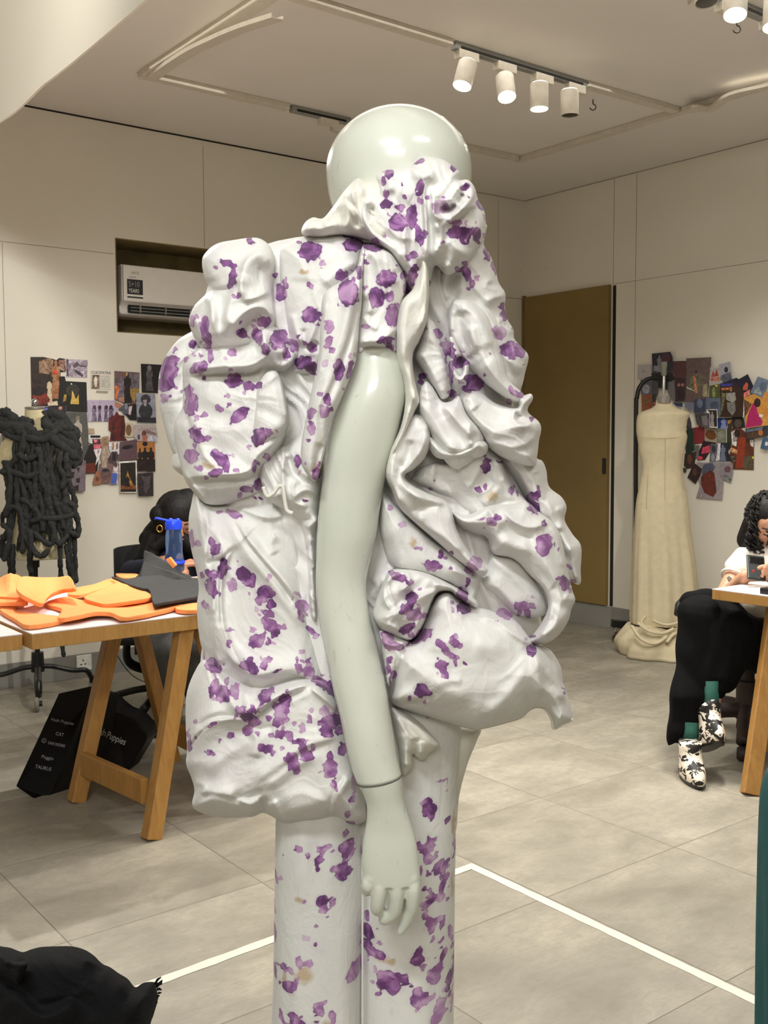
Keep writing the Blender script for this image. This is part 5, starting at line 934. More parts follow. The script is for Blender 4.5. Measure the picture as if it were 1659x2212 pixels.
# ------------------------------------------------------------------ shopping bags
M_BAG = mat('black_bag_paper', (5, 5, 7), .45, var=.2, nscale=12, spec=.25); M_LET = mat('grey_bag_print', (176, 176, 178), .6); M_LET2 = mat('dim_bag_print', (138, 138, 142), .6)
KB = K(0, 1440, 600/1659)
def bag(name, front, back_off, label, extra=None):
    root = thing(name, label, 'bag', (front[0]+front[2])/2*1.0); root.location.z = 0; WLOC[root.name] = Vector(root.location)
    return root
yb = 3.96
bagA = thing('shopping_bag', 'black gift bag tilted under the table with five lines of pale lettering', 'bag', V(-1.16, 3.98, 0))
F_ = [at(x, y, Y) for (x, y), Y in zip(KB([(350,158),(515,225),(455,500),(288,800),(195,785),(92,715)]), (4.05, 4.12, 4.02, 3.82, 3.80, 3.84))]
mb = MB(); mb.prism(F_, (.10, .13, .0)); mb.build('bag_body', M_BAG, bagA, bevel=.004)
S_ = [at(x, y, Y) for (x, y), Y in zip(KB([(350,158),(515,225),(440,470),(345,700),(288,800),(195,785),(92,715)]), (4.045, 4.115, 4.02, 3.9, 3.815, 3.795, 3.835))]
uA = (at(445, 1440+365*.3617, 4.0)-at(300, 1440+320*.3617, 4.0)).normalized()
def lab(txt, kx, ky, size, col, ang=16, Yb=3.99, sx=1.0, root=None, shear=0):
    (x, y), = KB([(kx, ky)]); o = at(x, y, Yb); a = radians(-ang); u = V(cos(a), .15, sin(a)); v = V(-sin(a)*0+.18, .12, 1)
    v = v - u.normalized()*v.dot(u.normalized())
    return text('lettering', txt, size, o, u, v, col, root, sx=sx)
for txt, kx, ky, sz, c_, sx_ in (('Hush Puppies', 302, 322, .0175, M_LET2, .92), ('CAT', 330, 408, .0185, M_LET2, .85), ('ONE DEGREE', 285, 462, .0150, M_LET2, .72), ('Piaggio', 245, 545, .0175, M_LET2, .95), ('TAURUS', 208, 605, .0190, M_LET2, .85)):
    yl = {322: 3.955, 408: 3.93, 462: 3.90, 545: 3.86, 605: 3.83}[ky]
    lab(txt, kx, ky, sz, c_, 15, yl, sx_, bagA)
(x, y), = KB([(263, 442)]); c = at(x, y, 3.88); mb = MB(); mb.tube([c + V(cos(k*pi/8)*.008, 0, sin(k*pi/8)*.008) for k in range(16)], .0011, 6, closed=True); mb.box(c, V(.001,0,0), V(0,.001,0), V(0,0,.004)); mb.build('ring_logo', M_LET2, bagA, smooth=True)
bagB = thing('shopping_bag', 'crumpled black gift bag with large pale lettering behind the table leg', 'bag', V(-.86, 4.12, 0))
F_ = [at(x, y, Y) for (x, y), Y in zip(KB([(480,152),(525,165),(605,200),(660,228),(690,270),(800,312),(878,400),(875,440),(752,640),(700,660),(560,620),(480,640),(470,500),(470,300)]), (4.2,4.2,4.18,4.2,4.22,4.25,4.25,4.22,4.10,4.06,4.05,4.05,4.1,4.15))]
mb = MB(); mb.prism(F_, (.02, .13, .0)); mb.build('bag_body', M_BAG, bagB, bevel=.006)
P = KB([(545,395),(700,440),(745,490)])
for ch, (x, y), ang in (('Hush', (548, 376), 13), ('Puppies', (632, 400), 24)):
    (qx, qy), = KB([(x, y+22)]); o = at(qx, qy, 4.075); a = radians(-ang); u = V(cos(a), 0, sin(a)); v = V(sin(-a), 0, cos(a)); text('lettering', ch, .040, o, u, V(-sin(a), -.02, cos(a)), M_LET, bagB, sx=.66)
for tx, kx, ky, sz in (('Hush Puppies', 685, 605, .009), ('70', 672, 648, .03)):
    (qx, qy), = KB([(kx, ky)]); a = radians(-14); text('lettering', tx, sz, at(qx, qy, 4.045), V(cos(a), 0, sin(a)), V(-sin(a), 0, cos(a)), M_LET, bagB, sx=.9)
mb = MB(); mb.tube(crv([at(x, y, 4.07) for x, y in KB([(548,435),(540,455),(552,520),(560,600)])], 5), .007, 8, flat=.4); mb.build('bag_handle', mat('grey_cord', (120, 118, 112), .7), bagB, smooth=True)

# ------------------------------------------------------------------ dress forms
M_LINEN = mat('cream_form_cover', (216, 204, 164), .8, var=.04, nscale=40); M_BLK = mat('black_enamel', (20, 20, 20), .35); M_CHR = mat('chrome', (200, 200, 200), .15, metal=1.0); M_CLR = mat('clear_caster_plastic', (170, 168, 160), .2, trans=.4)
def form_body(rows, Y, dy, root, mt, name='torso', n=40):
    rows = [tuple(r) for r in crom(rows, 4)]; R = []
    for y, l, r in rows:
        L, Q_ = at(l, y, Y), at(r, y, Y); c = (L+Q_)/2; w = (Q_-L).length/2
        R.append([c + V(cos(2*pi*j/n)*w, sin(2*pi*j/n)*w*dy, 0) for j in range(n)])
    mb = MB(); mb.loft(R); return mb.build(name, mt, root, smooth=True)
YD = 5.28
fx = at(75, 1200, YD)
df = thing('dress_form', 'cream dress form on a black wheeled stand under the knotted black rope garment', 'dress form', (fx.x, YD, 0))
form_body([(885,54,96),(915,52,98),(930,40,108),(945,12,132),(970,2,150),(1010,4,148),(1060,16,136),(1100,26,128),(1140,20,134),(1180,8,146),(1205,6,148)], YD, .72, df, M_LINEN)
mb = MB(); mb.lathe(at(75, 884, YD), [(.048, 0), (.050, .002), (.050, .008), (.046, .012)], 24, sy=.9); mb.build('neck_cap', mat('grey_metal', (150, 148, 142), .4, metal=.6), df, smooth='auto')
mb = MB(); mb.ball(at(75, 869, YD), .019, 20); mb.tube([at(75, 883, YD), at(75, 877, YD)], .008, 12); mb.build('finial', M_CHR, df, smooth=True)
for k in (-1, 1):
    c = at(75 + k*67, 952, YD) + V(0, -.05*0, 0); mb = MB(); mb.lathe(c + V(-.003*k, -.02, 0), [(.03, 0), (.034, .004), (.03, .008)], 20, ax=V(k, -.6, 0), sx=1.0, sy=1.5); mb.build('arm_plate', mat('grey_plastic_plate', (120, 118, 110), .4), df, smooth='auto')
mb = MB(); mb.tube([at(76, 1205, YD), V(fx.x, YD, .62), V(fx.x, YD, .16)], .013, 14); mb.tube([at(76, 1203, YD), at(76, 1225, YD)], .022, 14); mb.tube([V(fx.x, YD, .25), V(fx.x, YD, .15)], [.03, .034], 14); mb.build('pole', M_BLK, df, smooth='auto')
for k in range(4):
    a = radians(-85 + 90*k + 12); d = V(cos(a), sin(a)*.9, 0); c = V(fx.x, YD, 0)
    mb = MB(); mb.tube(crv([c + V(0,0,.175), c + d*.07 + V(0,0,.172), c + d*.17 + V(0,0,.145), c + d*.24 + V(0,0,.14), c + d*.27 + V(0,0,.09)], 5), .017, 8, flat=.8); lg = mb.build('leg', M_BLK, df, smooth=True)
    w = c + d*.27 + V(0, 0, .04); mb = MB(); mb.lathe(w - V(.01, 0, 0), [(.0001, -.011), (.032, -.011), (.038, -.005), (.038, .005), (.032, .011), (.0001, .011)], 18, ax=V(1, .3, 0)); mb.build('caster', M_CLR, lg, smooth='auto')
    mb = MB(); mb.lathe(w, [(.014, -.016), (.014, .016)], 12, ax=V(1, .3, 0)); mb.box(w + V(0, 0, .05), V(.012,0,0), V(0,.012,0), V(0,0,.018)); mb.build('caster_hub', M_BLK, lg)
# rope garment
M_ROPE = mat('charcoal_felted_rope', (44, 45, 44), .95, var=.16, nscale=60, bump=.6, bscale=120)
rg_ = thing('rope_garment', 'charcoal knotted rope top with hanging strands draped over the left dress form', 'garment', (fx.x, YD, .8))
KR = K(0, 740, 440/1659)
def rope(pts, r, d=-.02, name='rope_strand'):
    out = []
    for i, q in enumerate(pts):
        x, y = q[:2]; dd = q[2] if len(q) > 2 else 0; px, py = KR([(x, y)])[0]
        bulge = .17*sqrt(max(0.02, 1-((px-75)/95.0)**2)) if 920 < py < 1215 else .10*sqrt(max(0.02, 1-((px-75)/95.0)**2))
        out.append(at(px, py, YD - bulge*.72 + d - dd))
    C_ = crv(out, 5); n = len(C_); rr = [r*(1+.16*sin(i*1.3+pts[0][0])+.1*sin(i*2.9)) for i in range(n)]; rr[0] *= .6; rr[-1] *= .5
    return C_, rr
def ropes(name, lst, parent):
    for pts, r, *rest in lst:
        mb = MB(); C_, rr = rope(pts, r, rest[0] if rest else -.02); mb.tube(C_, rr, 9); mb.build(name, M_ROPE, parent, smooth=True)
ropes('shoulder_coil', [([(10,600),(30,565),(70,580),(140,640),(220,640),(240,670),(190,700),(90,680),(10,690)], .024), ([(0,640),(60,640),(150,720),(230,700),(290,730)], .022), ([(0,700),(80,720),(200,720),(320,750),(400,740)], .020), ([(370,600),(400,580),(470,590),(540,650),(480,700),(390,680),(370,620)], .026), ([(400,620),(450,640),(520,690),(600,700),(620,760)], .022), ([(350,760),(430,690),(520,670),(600,720),(630,790)], .020), ([(30,720),(100,770),(260,790),(360,770),(420,760)], .017, -.03), ([(400,740),(480,830),(560,880),(610,950)], .022, -.04), ([(600,850),(640,900),(620,980),(590,990)], .022), ([(180,660),(200,760),(170,900),(100,980),(40,1060)], .017, -.04), ([(200,770),(360,790),(470,700)], .018, -.04), ([(550,700),(600,800),(620,880),(600,960)], .024), ([(440,760),(560,820),(600,900),(560,1000)], .026), ([(480,780),(520,860),(540,960)], .024), ([(0,580),(20,620),(10,680)], .022), ([(40,620),(120,660),(200,690)], .024), ([(430,620),(500,640),(560,690)], .024), ([(500,720),(580,760),(640,860)], .02), ([(620,890),(640,930),(630,1000)], .02)], rg_)
random.seed(11)
strands = []
xs = [10, 40, 75, 105, 140, 170, 205, 240, 280, 320, 360, 395, 430, 470, 505, 540, 575, 600]
for i, x in enumerate(xs):
    y1 = random.choice([1560, 1640, 1700, 1500, 1620]); p = []
    nseg = 6
    for k in range(nseg+1):
        yt = 960 if x < 100 else 800; y = yt + (y1-yt)*k/nseg; xx = 300 + (x-300)*(1-.18*sin(pi*k/nseg)) + random.uniform(-22, 22); p.append((xx, y))
    strands.append((p, random.uniform(.009, .014), -.03))
for i in range(34):
    x = random.uniform(30, 570); y = random.uniform(850, 1350); L = random.uniform(160, 360); dx = random.uniform(-110, 110)
    strands.append(([(x, y), (x+dx*.4+random.uniform(-20, 20), y+L*.35), (x+dx*.8, y+L*.7), (x+dx, y+L)], random.uniform(.010, .018), -.045))
for pts in ([(0,1050),(120,1060),(230,1090),(330,1050)], [(170,1270),(260,1330),(320,1420),(250,1460)], [(330,1430),(480,1430),(600,1390),(590,1310),(560,1330)], [(40,1420),(100,1340),(170,1380),(190,1560),(180,1720)], [(560,1540),(600,1560),(630,1580)], [(590,1310),(620,1400),(640,1500),(632,1590)], [(280,1540),(330,1600),(420,1640),(440,1540),(400,1440)], [(200,1560),(280,1700),(340,1740),(400,1680)], [(250,1520),(250,1680),(240,1800),(260,1880)], [(60,1000),(90,1100),(70,1300),(40,1400)], [(150,900),(220,950),(320,900)], [(300,850),(330,950),(330,1050),(360,1200)], [(500,880),(480,1000),(520,1100),(500,1200)], [(440,1560),(480,1640),(560,1560)], [(20,1480),(80,1550),(60,1680),(30,1780)]):
    strands.append((pts, .014, -.055))
lower = [[(70,1620),(75,1760),(85,1885),(80,2000)], [(110,1640),(100,1780),(110,1880)], [(240,1600),(245,1750),(255,1880),(262,1960)], [(490,1640),(490,1780),(495,1880),(500,2000),(490,2120),(500,2400),(520,2560)], [(560,1560),(570,1700),(585,1840),(590,1950),(600,2060),(605,2350)], [(600,1520),(610,1700),(615,1850),(620,1960)], [(20,1560),(30,1700),(40,1780)], [(5,1600),(15,1700),(20,1760)], [(100,1700),(110,1900),(105,2300),(95,2500)], [(540,1640),(555,1780),(570,1900)]]
for p in lower: strands.append((p, .012, -.02))
ropes('rope_strand', strands, rg_)

# muslin form at right
YM = 6.42; mx = at(1432, 1000, YM)
mf = thing('dress_form', 'dress form at right, only its neck rod and shoulder end showing above the calico dress', 'dress form', (mx.x, YM, 0))
form_body([(872,1421,1446),(890,1420,1448),(904,1404,1464),(924,1388,1476),(960,1390,1472),(1010,1399,1464),(1060,1394,1470),(1110,1390,1474)], YM, .5, mf, M_LINEN)
mb = MB(); mb.lathe(at(1433.5, 860, YM), [(.044, -.03), (.045, -.004), (.046, 0), (.046, .008), (.02, .012)], 24); mb.build('neck_plate', mat('grey_metal', (150,148,142)), mf, smooth='auto')
mb = MB(); mb.lathe(at(1433.5, 853, YM), [(.010, 0), (.010, .09), (.008, .12)], 14); mb.build('neck_rod', M_CHR, mf, smooth='auto')
mb = MB(); mb.lathe(at(1434, 812, YM), [(.012, 0), (.017, .01), (.017, .05), (.021, .06), (.019, .085)], 18); mb.build('height_knob', mat('grey_green_plastic', (120, 122, 108), .5), mf, smooth='auto')
mb = MB(); mb.tube([V(mx.x, YM, 1.1), V(mx.x, YM, .1)], .018, 12); mb.lathe((mx.x, YM, 0), [(.2, 0), (.2, .02), (.03, .05)], 24); mb.build('stand', M_BLK, mf, smooth='auto')
c = at(1487, 912, YM); mb = MB(); mb.lathe(c, [(.001, -.01), (.03, -.012), (.034, -.004), (.033, .006), (.02, .01), (.001, .012)], 24, ax=V(.9, -.55, .1), sy=1.7); mb.build('shoulder_end', mat('dark_dotted_fabric', (62, 58, 62), .7, var=.3, nscale=140), mf, smooth=True, label='dark patterned shoulder end')
M_CAL = mat('calico', (200, 187, 156), .85, var=.03, nscale=26, bump=.15, bscale=300)
dr_ = thing('calico_dress', 'long sleeveless cream calico dress pooling on the floor on the right dress form', 'dress', (mx.x, YM, 0))
rows = [(858,1419,1448),(866,1417,1450),(876,1415,1453),(882,1406,1464),(892,1382,1488),(905,1376,1486),(930,1375,1481),(945,1377,1484),(975,1381,1478),(1010,1388,1472),(1045,1382,1478),(1090,1374,1486),(1150,1370,1492),(1220,1366,1502),(1290,1364,1508),(1330,1362,1512),(1345,1363,1508)]
rows = [tuple(r) for r in crom(rows, 4)]; R = []; n = 120
for y, l, r in rows:
    L, Q_ = at(l, y, YM), at(r, y, YM); c = (L+Q_)/2; w = (Q_-L).length/2; k = smooth01((y-1000)/300); ring = []
    for j in range(n):
        a = 2*pi*j/n; fo = 1 + k*(.075*sin(7*a+1.2+.6*sin(2*a)) + .04*sin(15*a+2))*(1 if abs(cos(a)) < .9 else .4)
        dx = 0
        ring.append(c + V(cos(a)*w*(1 + (fo-1)*.5), sin(a)*w*.62*fo*(1+.25*k), 0))
    R.append(ring)
mb = MB(); mb.loft(R, cap=False)
mb.build('dress_body', M_CAL, dr_, smooth=True)
for P in ([(1378,945),(1430,947),(1478,945)], [(1437,948),(1437,1000),(1436,1090)], [(1400,1010),(1396,1100)], [(1470,1005),(1478,1060)]):
    mb = MB(); mb.tube([at(x, y, YM-(.5*sqrt(max(.05, 1-((x-1432)/56)**2))*.325*.62*1.0)*1.0-.0) for x, y in crom(P, 6)], .0012, 5); 
    o = mb.build('seam', mat('calico_seam_thread', (176, 158, 120), .9), dr_, smooth=True)  # seam thread, a darker tone than the calico
# pooled hem
mb = MB(); random.seed(3)
pool = K(1280, 1040, 379/1198)([(280,880),(262,960),(262,1000),(300,1060),(360,1110),(430,1145),(520,1162),(565,1155),(600,1090),(640,1040),(690,960),(700,900)])
pc = at(1432, 1345, YM); R = []
for i in range(9):
    f = i/8; ring = []
    for j in range(90):
        a = 2*pi*j/90; rr = .185 + .085*sin(min(1, f*1.25)*pi*.62) + .014*sin(6*a+1+3*f) + .008*sin(13*a+5*f); z = .18*(1-f)**1.1 + .012*sin(5*a+7*f)*(1-f)
        if f > .8: z = max(.003, z)
        ring.append(V(mx.x + .02*f, YM-.02, 0) + V(cos(a)*rr*1.08, sin(a)*rr*.95 - .05*f, max(.002, z)))
    R.append(ring)
mb.loft(R, cap=True); mb.build('pooled_hem', M_CAL, dr_, smooth=True)
for P, h in (([(1378,1345),(1400,1362),(1430,1368),(1455,1358)], .010), ([(1365,1352),(1385,1380),(1415,1390),(1440,1375)], .010), ([(1410,1340),(1440,1350),(1475,1342)], .009), ([(1395,1330),(1385,1345),(1400,1358)], .008), ([(1440,1388),(1455,1370),(1475,1366)], .010)):
    q = []
    for x, y in crom(P, 5):
        yy = (y-1340)/60.0; Yq = YM-.21-.10*max(0, yy); q.append(at(x, y, Yq))
    mb = MB(); mb.tube(q, h*1.2, 8, flat=.8); mb.build('hem_fold', M_CAL, dr_, smooth=True)

# ------------------------------------------------------------------ garment rack
rk = thing('garment_rack', 'black tubular garment rack on a wheeled foot behind the calico dress', 'garment rack', V(1.66, 6.9, 0))
YK = 6.85
P = [at(1372, 1330, YK), at(1373, 1200, YK), at(1374, 900, YK), at(1376, 858, YK), at(1382, 836, YK), at(1396, 821, YK), at(1412, 817, YK), at(1440, 817, YK), at(1560, 820, YK+.0)]
mb = MB(); mb.tube(crv(P, 8), .0145, 12); mb.build('frame_tube', M_BLK, rk, smooth=True)
mb = MB(); q0 = at(1322, 1352, YK-.12); q1 = at(1385, 1345, YK+.05); mb.beam(at(1321, 1346, YK-.1), at(1400, 1354, YK-.1), .05, .05, V(0,0,1)); mb.beam(at(1373, 1345, YK), at(1373, 1318, YK), .05, .04, V(1,0,0)); mb.build('foot_bar', M_BLK, rk, bevel=.004)
wz = at(1331, 1372, YK-.12); wz.z = .028
mb = MB(); mb.lathe(wz, [(.001, -.012), (.026, -.012), (.028, -.008), (.028, .008), (.026, .012), (.001, .012)], 18, ax=V(1, .5, 0)); mb.build('caster', mat('brown_rubber', (64, 48, 44), .5), rk, smooth='auto')
mb = MB(); mb.box(wz + V(0, 0, .03), V(.014, 0, 0), V(0, .014, 0), V(0, 0, .018)); mb.tube([wz + V(0,0,.04), wz + V(0,0,.075)], .006, 8); mb.build('caster_bracket', M_CHR, rk)

# ------------------------------------------------------------------ foreground cloth, lower left, and the teal skirt edge at right
M_BKC = mat('black_twill', (15, 15, 17), .9, var=.12, nscale=8, bump=.35, bscale=700, spec=.2)
KC = K(0, 1950, 420/1659)
bk = thing('black_cloth', 'black twill cloth heap with frayed corner in the lower left foreground', 'cloth', V(-.62, 1.3, 0))
Y0_keep = Y0; Y0 = 1.22
out = KC([(-200,300),(-60,345),(0,370),(90,385),(190,421),(260,400),(350,378),(470,372),(610,372),(720,400),(800,450),(850,500),(885,528),(940,550),(1010,600),(1090,650),(1140,712),(1170,718),(1210,690),(1260,676),(1325,680),(1330,720),(1350,790),(1345,840),(1310,960),(1285,1035),(1240,1300),(1100,2400),(-300,2400),(-400,800)])
panel('cloth_body', out, .0, .10, 60, [(KC([(40,740),(180,850),(300,950),(420,970),(560,900),(640,800)]), 30, 10, 40), (KC([(190,425),(140,480),(110,560)]), 16, 14, 12), (KC([(700,490),(800,520),(890,560)]), 14, 20, 8), (KC([(885,530),(1000,640),(1140,760)]), 9, 8, 22), (KC([(1170,720),(1190,820),(1180,1000)]), 16, 14, 16), (KC([(600,480),(500,650),(520,850)]), 8, 50, 50)], nz=(3, 70, 60, 40), mt=M_BKC, parent=bk, step=3.4, curve=0, tb=.8)
panel('torn_flap', KC([(-60,420),(0,440),(60,460),(120,500),(235,515),(190,640),(150,700),(60,640),(-40,600)]), .11, .02, 20, [(KC([(20,510),(130,505),(230,520)]), 10, 4, 10)], nz=(2, 30, 20, 30), mt=M_BKC, parent=bk, curve=0)
for P in (KC([(1325,690),(1345,655),(1375,635)]), KC([(1330,700),(1355,690),(1385,660)]), KC([(1345,700),(1375,690),(1383,660)]), KC([(1340,740),(1360,735),(1380,745)]), KC([(1350,770),(1378,768)]), KC([(1335,720),(1358,705)]), KC([(1345,800),(1362,790)]), KC([(1325,850),(1345,855)])):
    mb = MB(); mb.tube([at(x, y, 1.2) for x, y in P], [.0016]*(len(P)-1)+[.0006], 6); mb.build('frayed_thread', M_BKC, bk, smooth=True)
Y0 = Y0_keep
tl = MB(); rows = [(1690,1686,1800),(1740,1672,1815),(1850,1668,1828),(2000,1668,1840),(2212,1668,1850),(2600,1664,1870),(3300,1660,1890)]
rows = [tuple(r) for r in crom(rows, 5)]; R = []
for y, l, r in rows:
    L, Q_ = at(l, y, 1.25), at(r, y, 1.25); c = (L+Q_)/2; w = (Q_-L).length/2
    k = smooth01((y-1700)/500); R.append([V(c.x + cos(2*pi*j/80)*w*(1+k*.09*sin(7*2*pi*j/80+pi/2)), c.y + .04 + sin(2*pi*j/80)*w*(1+k*.12*sin(7*2*pi*j/80)), max(.003, c.z)) for j in range(80)])
tl.loft(R); setp(tl.build('teal_skirt', mat('teal_fabric', (32, 84, 84), .8, var=.06, nscale=30), smooth=True), 'dark teal fabric edge of a skirt at the lower right edge of the picture', 'skirt')
# ------------------------------------------------------------------ pictures pinned to the walls
def pm(c, c2=None):
    c = tuple(c); c2 = tuple(c2) if c2 else tuple(min(255, int(v*1.55+14)) for v in c); nm = 'print_%02x%02x%02x_%02x%02x%02x' % (c + c2)
    if nm in MATS: return MATS[nm]
    m = bpy.data.materials.new(nm); m.use_nodes = True; t = NT(m); p = t.n['Principled BSDF']; v = t.obj()
    n = t.noise(v, 34, 6, .65, 1.5)
    t.put(p.inputs['Base Color'], t.mix(t.mr(n, .42, .66, 0, 1), rgb(*c), rgb(*c2))); p.inputs['Roughness'].default_value = .5
    MATS[nm] = m; return m
KW = K(0, 760, 200/1659); KL = K(160, 780, 190/1401); KM = K(0, 740, 440/1659); KR8 = K(1480, 740, 179/1131); KR9 = K(1320, 720, 339/1659)
PICN = [0]
def pic(wall, kf, out, bg, shapes, label, name='picture', group=None, bg2=None):
    w = wA if wall == 'A' else wB; n = -B if wall == 'A' else -A
    PICN[0] += 1; off = .0006 + .0007*(PICN[0] % 60)
    mb = MB(); mats = [pm(bg, bg2)]; P = [w(x, y, off) for x, y in kf(out)]; mb.prism(P, -n*.0005)
    for i, sh in enumerate(shapes):
        col = sh[-1]; col2 = None
        if len(col) == 2: col, col2 = col
        m = pm(col, col2)
        if m not in mats: mats.append(m)
        mb.mi = mats.index(m); o2 = off + .00012*(i+1)
        if sh[0] == 'e':
            cx, cy, rx, ry = sh[1:5]; an = radians(sh[5]) if len(sh) > 6 else 0
            q = [(cx + rx*cos(a)*cos(an) - ry*sin(a)*sin(an), cy + rx*cos(a)*sin(an) + ry*sin(a)*cos(an)) for a in [2*pi*k/18 for k in range(18)]]
        elif sh[0] == 'f':   # a standing figure: x, y of the head, height, width
            x, y, h, wd = sh[1:5]
            q = [(x, y), (x+wd*.16, y+h*.06), (x+wd*.12, y+h*.15), (x+wd*.38, y+h*.22), (x+wd*.42, y+h*.42), (x+wd*.26, y+h*.46), (x+wd*.42, y+h*.8), (x+wd*.5, y+h), (x-wd*.5, y+h), (x-wd*.42, y+h*.8), (x-wd*.26, y+h*.46), (x-wd*.42, y+h*.42), (x-wd*.38, y+h*.22), (x-wd*.12, y+h*.15), (x-wd*.16, y+h*.06)]
        else: q = sh[1]
        P = [w(x, y, o2) for x, y in kf(q)]
        nf = len(P); mb.add(P, [tuple(range(nf))])
    o = mb.build(name, mats, fix=False); me = o.data
    return setp(o, label, 'picture', group)
GA, GB = 'pictures on the back wall', 'pictures on the right wall'
BLK, DK, WH, SK = (16, 14, 16), (34, 28, 28), (222, 216, 210), (176, 140, 112)
def a(kf, out, bg, sh, label, bg2=None, name='picture'): return pic('A', kf, out, bg, sh, label, name, GA, bg2)
def b(kf, out, bg, sh, label, bg2=None): return pic('B', kf, out, bg, sh, label, 'picture', GB, bg2)
a(KW, [(545,92),(780,92),(960,130),(1010,150),(1060,110),(1165,125),(1180,360),(1085,370),(1085,440),(1160,450),(1170,975),(565,975)], (36,26,20), [('p',[(700,170),(860,110),(960,150),(940,320),(880,400),(700,380)],((112,74,56),(190,160,130))), ('p',[(1060,150),(1165,140),(1165,350),(1080,320),(1040,260)],((120,60,44),(200,180,160))), ('f',1000,140,700,190,((150,90,56),(190,150,110))), ('e',990,365,42,42,(176,56,40)), ('f',885,470,430,110,((200,180,150),(226,212,190))), ('e',880,500,34,30,(24,18,16)), ('p',[(580,780),(800,700),(900,860),(860,930),(700,960),(580,900)],(96,32,24)), ('e',690,700,110,90,(22,14,14)), ('p',[(850,910),(1030,880),(1040,960),(860,965)],(200,170,140))], 'large dark picture of a pale figure before a robed giant, back wall top left', (62,44,34))
a(KW, [(1175,125),(1575,148),(1560,465),(1180,455)], (140,130,140), [('p',[(1190,140),(1230,140),(1230,440),(1190,430)],(60,52,60)), ('p',[(1300,250),(1380,170),(1420,230),(1560,250),(1540,280),(1400,260),(1320,300)],(74,64,76)), ('p',[(1310,310),(1400,340),(1500,420),(1470,450),(1370,390)],(60,52,66)), ('e',1240,280,36,50,(96,86,96))], 'grey-lilac picture of a reclining body in drapery at the top of the back wall collage')
a(KW, [(1180,525),(1550,545),(1565,1080),(1190,1070),(1185,960),(1040,945),(1060,620),(1100,440),(1160,440)], (22,20,18), [('e',1300,690,120,110,((44,42,38),(70,66,58))), ('p',[(1290,690),(1320,740),(1360,850),(1410,760),(1415,940),(1260,935),(1285,800)],((196,160,70),(230,204,120))), ('p',[(1150,760),(1195,770),(1185,870),(1130,900)],((150,120,50),(190,160,80))), ('e',1280,575,14,14,(220,214,190))], 'black picture with glowing yellow flame figures below the grey-lilac one', (30,28,26))
a(KL, [(270,155),(585,180),(585,455),(265,440)], (214,208,196), [('p',[(285,215),(405,222),(405,445),(275,440)],((96,78,66),(180,160,140))), ('e',345,330,26,90,(206,190,166))] + [('p',[(415,y),(570,y+8),(570,y+12),(415,y+4)],(150,146,140)) for y in range(235, 430, 13)], 'pale printed page headed with a Roman-style title and a small photo', (222,216,204), 'printed_page')
pg = bpy.data.objects['printed_page']; (x, y), = KL([(278, 196)]); x_, y_ = x, y
text('page_title', 'CLEOPATRA', .0205, wA(x, y, .0045), A, V(0,0,1), mat('grey_ink', (96, 94, 92), .7), pg, sx=1.0, ext=.0002)
a(KL, [(358,470),(540,480),(535,512),(355,500)], (150,144,132), [], 'tiny grey paper strip under the printed page', (170,164,150))
a(KL, [(645,158),(1045,182),(1035,560),(975,680),(900,690),(800,680),(645,620)], (96,78,82), [('p',[(880,200),(1040,200),(1040,440),(900,440)],((124,114,124),(60,52,60))), ('p',[(650,400),(700,380),(740,480),(720,590),(655,600)],(176,86,44)), ('f',850,180,490,150,(24,20,24)), ('f',750,230,360,110,((84,78,92),(140,134,150))), ('p',[(890,440),(1040,440),(1030,560),(960,650),(900,560)],((150,118,62),(190,160,90))), ('p',[(710,590),(800,560),(800,660),(730,650)],(150,110,90)), ('p',[(830,180),(860,180),(850,240),(820,240)],(150,110,76))], 'colourful collage picture of a black-robed standing figure among smaller scenes', (130,100,96))
a(KL, [(1065,42),(1420,60),(1420,515),(1080,500)], BLK, [('f',1200,75,400,130,((62,58,62),(104,98,104))), ('e',1200,110,34,46,((110,100,100),(140,130,128)))], 'black picture with a faint grey robed figure, partly behind the white drape', (26,22,28))
a(KL, [(215,620),(670,625),(655,660),(700,780),(660,830),(640,960),(228,965)], (178,164,190), [('f',320,700,260,90,((88,76,92),(150,138,158))), ('f',408,700,260,60,((70,58,74),(150,138,158))), ('f',508,695,265,70,((84,72,88),(150,138,158))), ('f',590,700,240,100,((70,58,74),(150,138,158)))] + [('e',x,735,28,32,(48,36,48)) for x in (325, 408, 512, 588)] + [('p',[(265,655),(480,660),(480,668),(265,663)],(130,118,140))], 'lilac picture with four sketched veiled women in a row', (188,176,198))
a(KL, [(650,640),(760,690),(790,720),(780,765),(650,730)], (168,118,90), [], 'small tan paper hand shape under the collage picture', (184,136,108))
a(KL, [(800,680),(840,665),(880,700),(870,850),(800,860),(760,800),(700,780)], (74,76,88), [('e',830,730,24,50,(120,122,132))], 'small blue-grey cutout beside the tan hand', (110,112,124))
a(KL, [(860,700),(990,680),(1000,945),(890,940),(800,830),(870,850)], BLK, [('p',[(870,725),(930,712),(900,860),(870,850)],(196,164,176))], 'black cutout with a pink patch left of the grey portrait')
a(KL, [(985,510),(1290,525),(1310,990),(1005,980)], (134,136,152), [('e',1140,800,110,130,((40,40,48),(66,66,76))), ('e',1140,610,80,80,((44,42,48),(76,76,84))), ('p',[(1100,620),(1160,610),(1150,720),(1110,710)],((150,140,142),(180,172,172))), ('p',[(1005,890),(1300,900),(1308,985),(1006,975)],(30,30,36))], 'blue-grey portrait of a seated figure in a big dark headdress', (166,168,182))
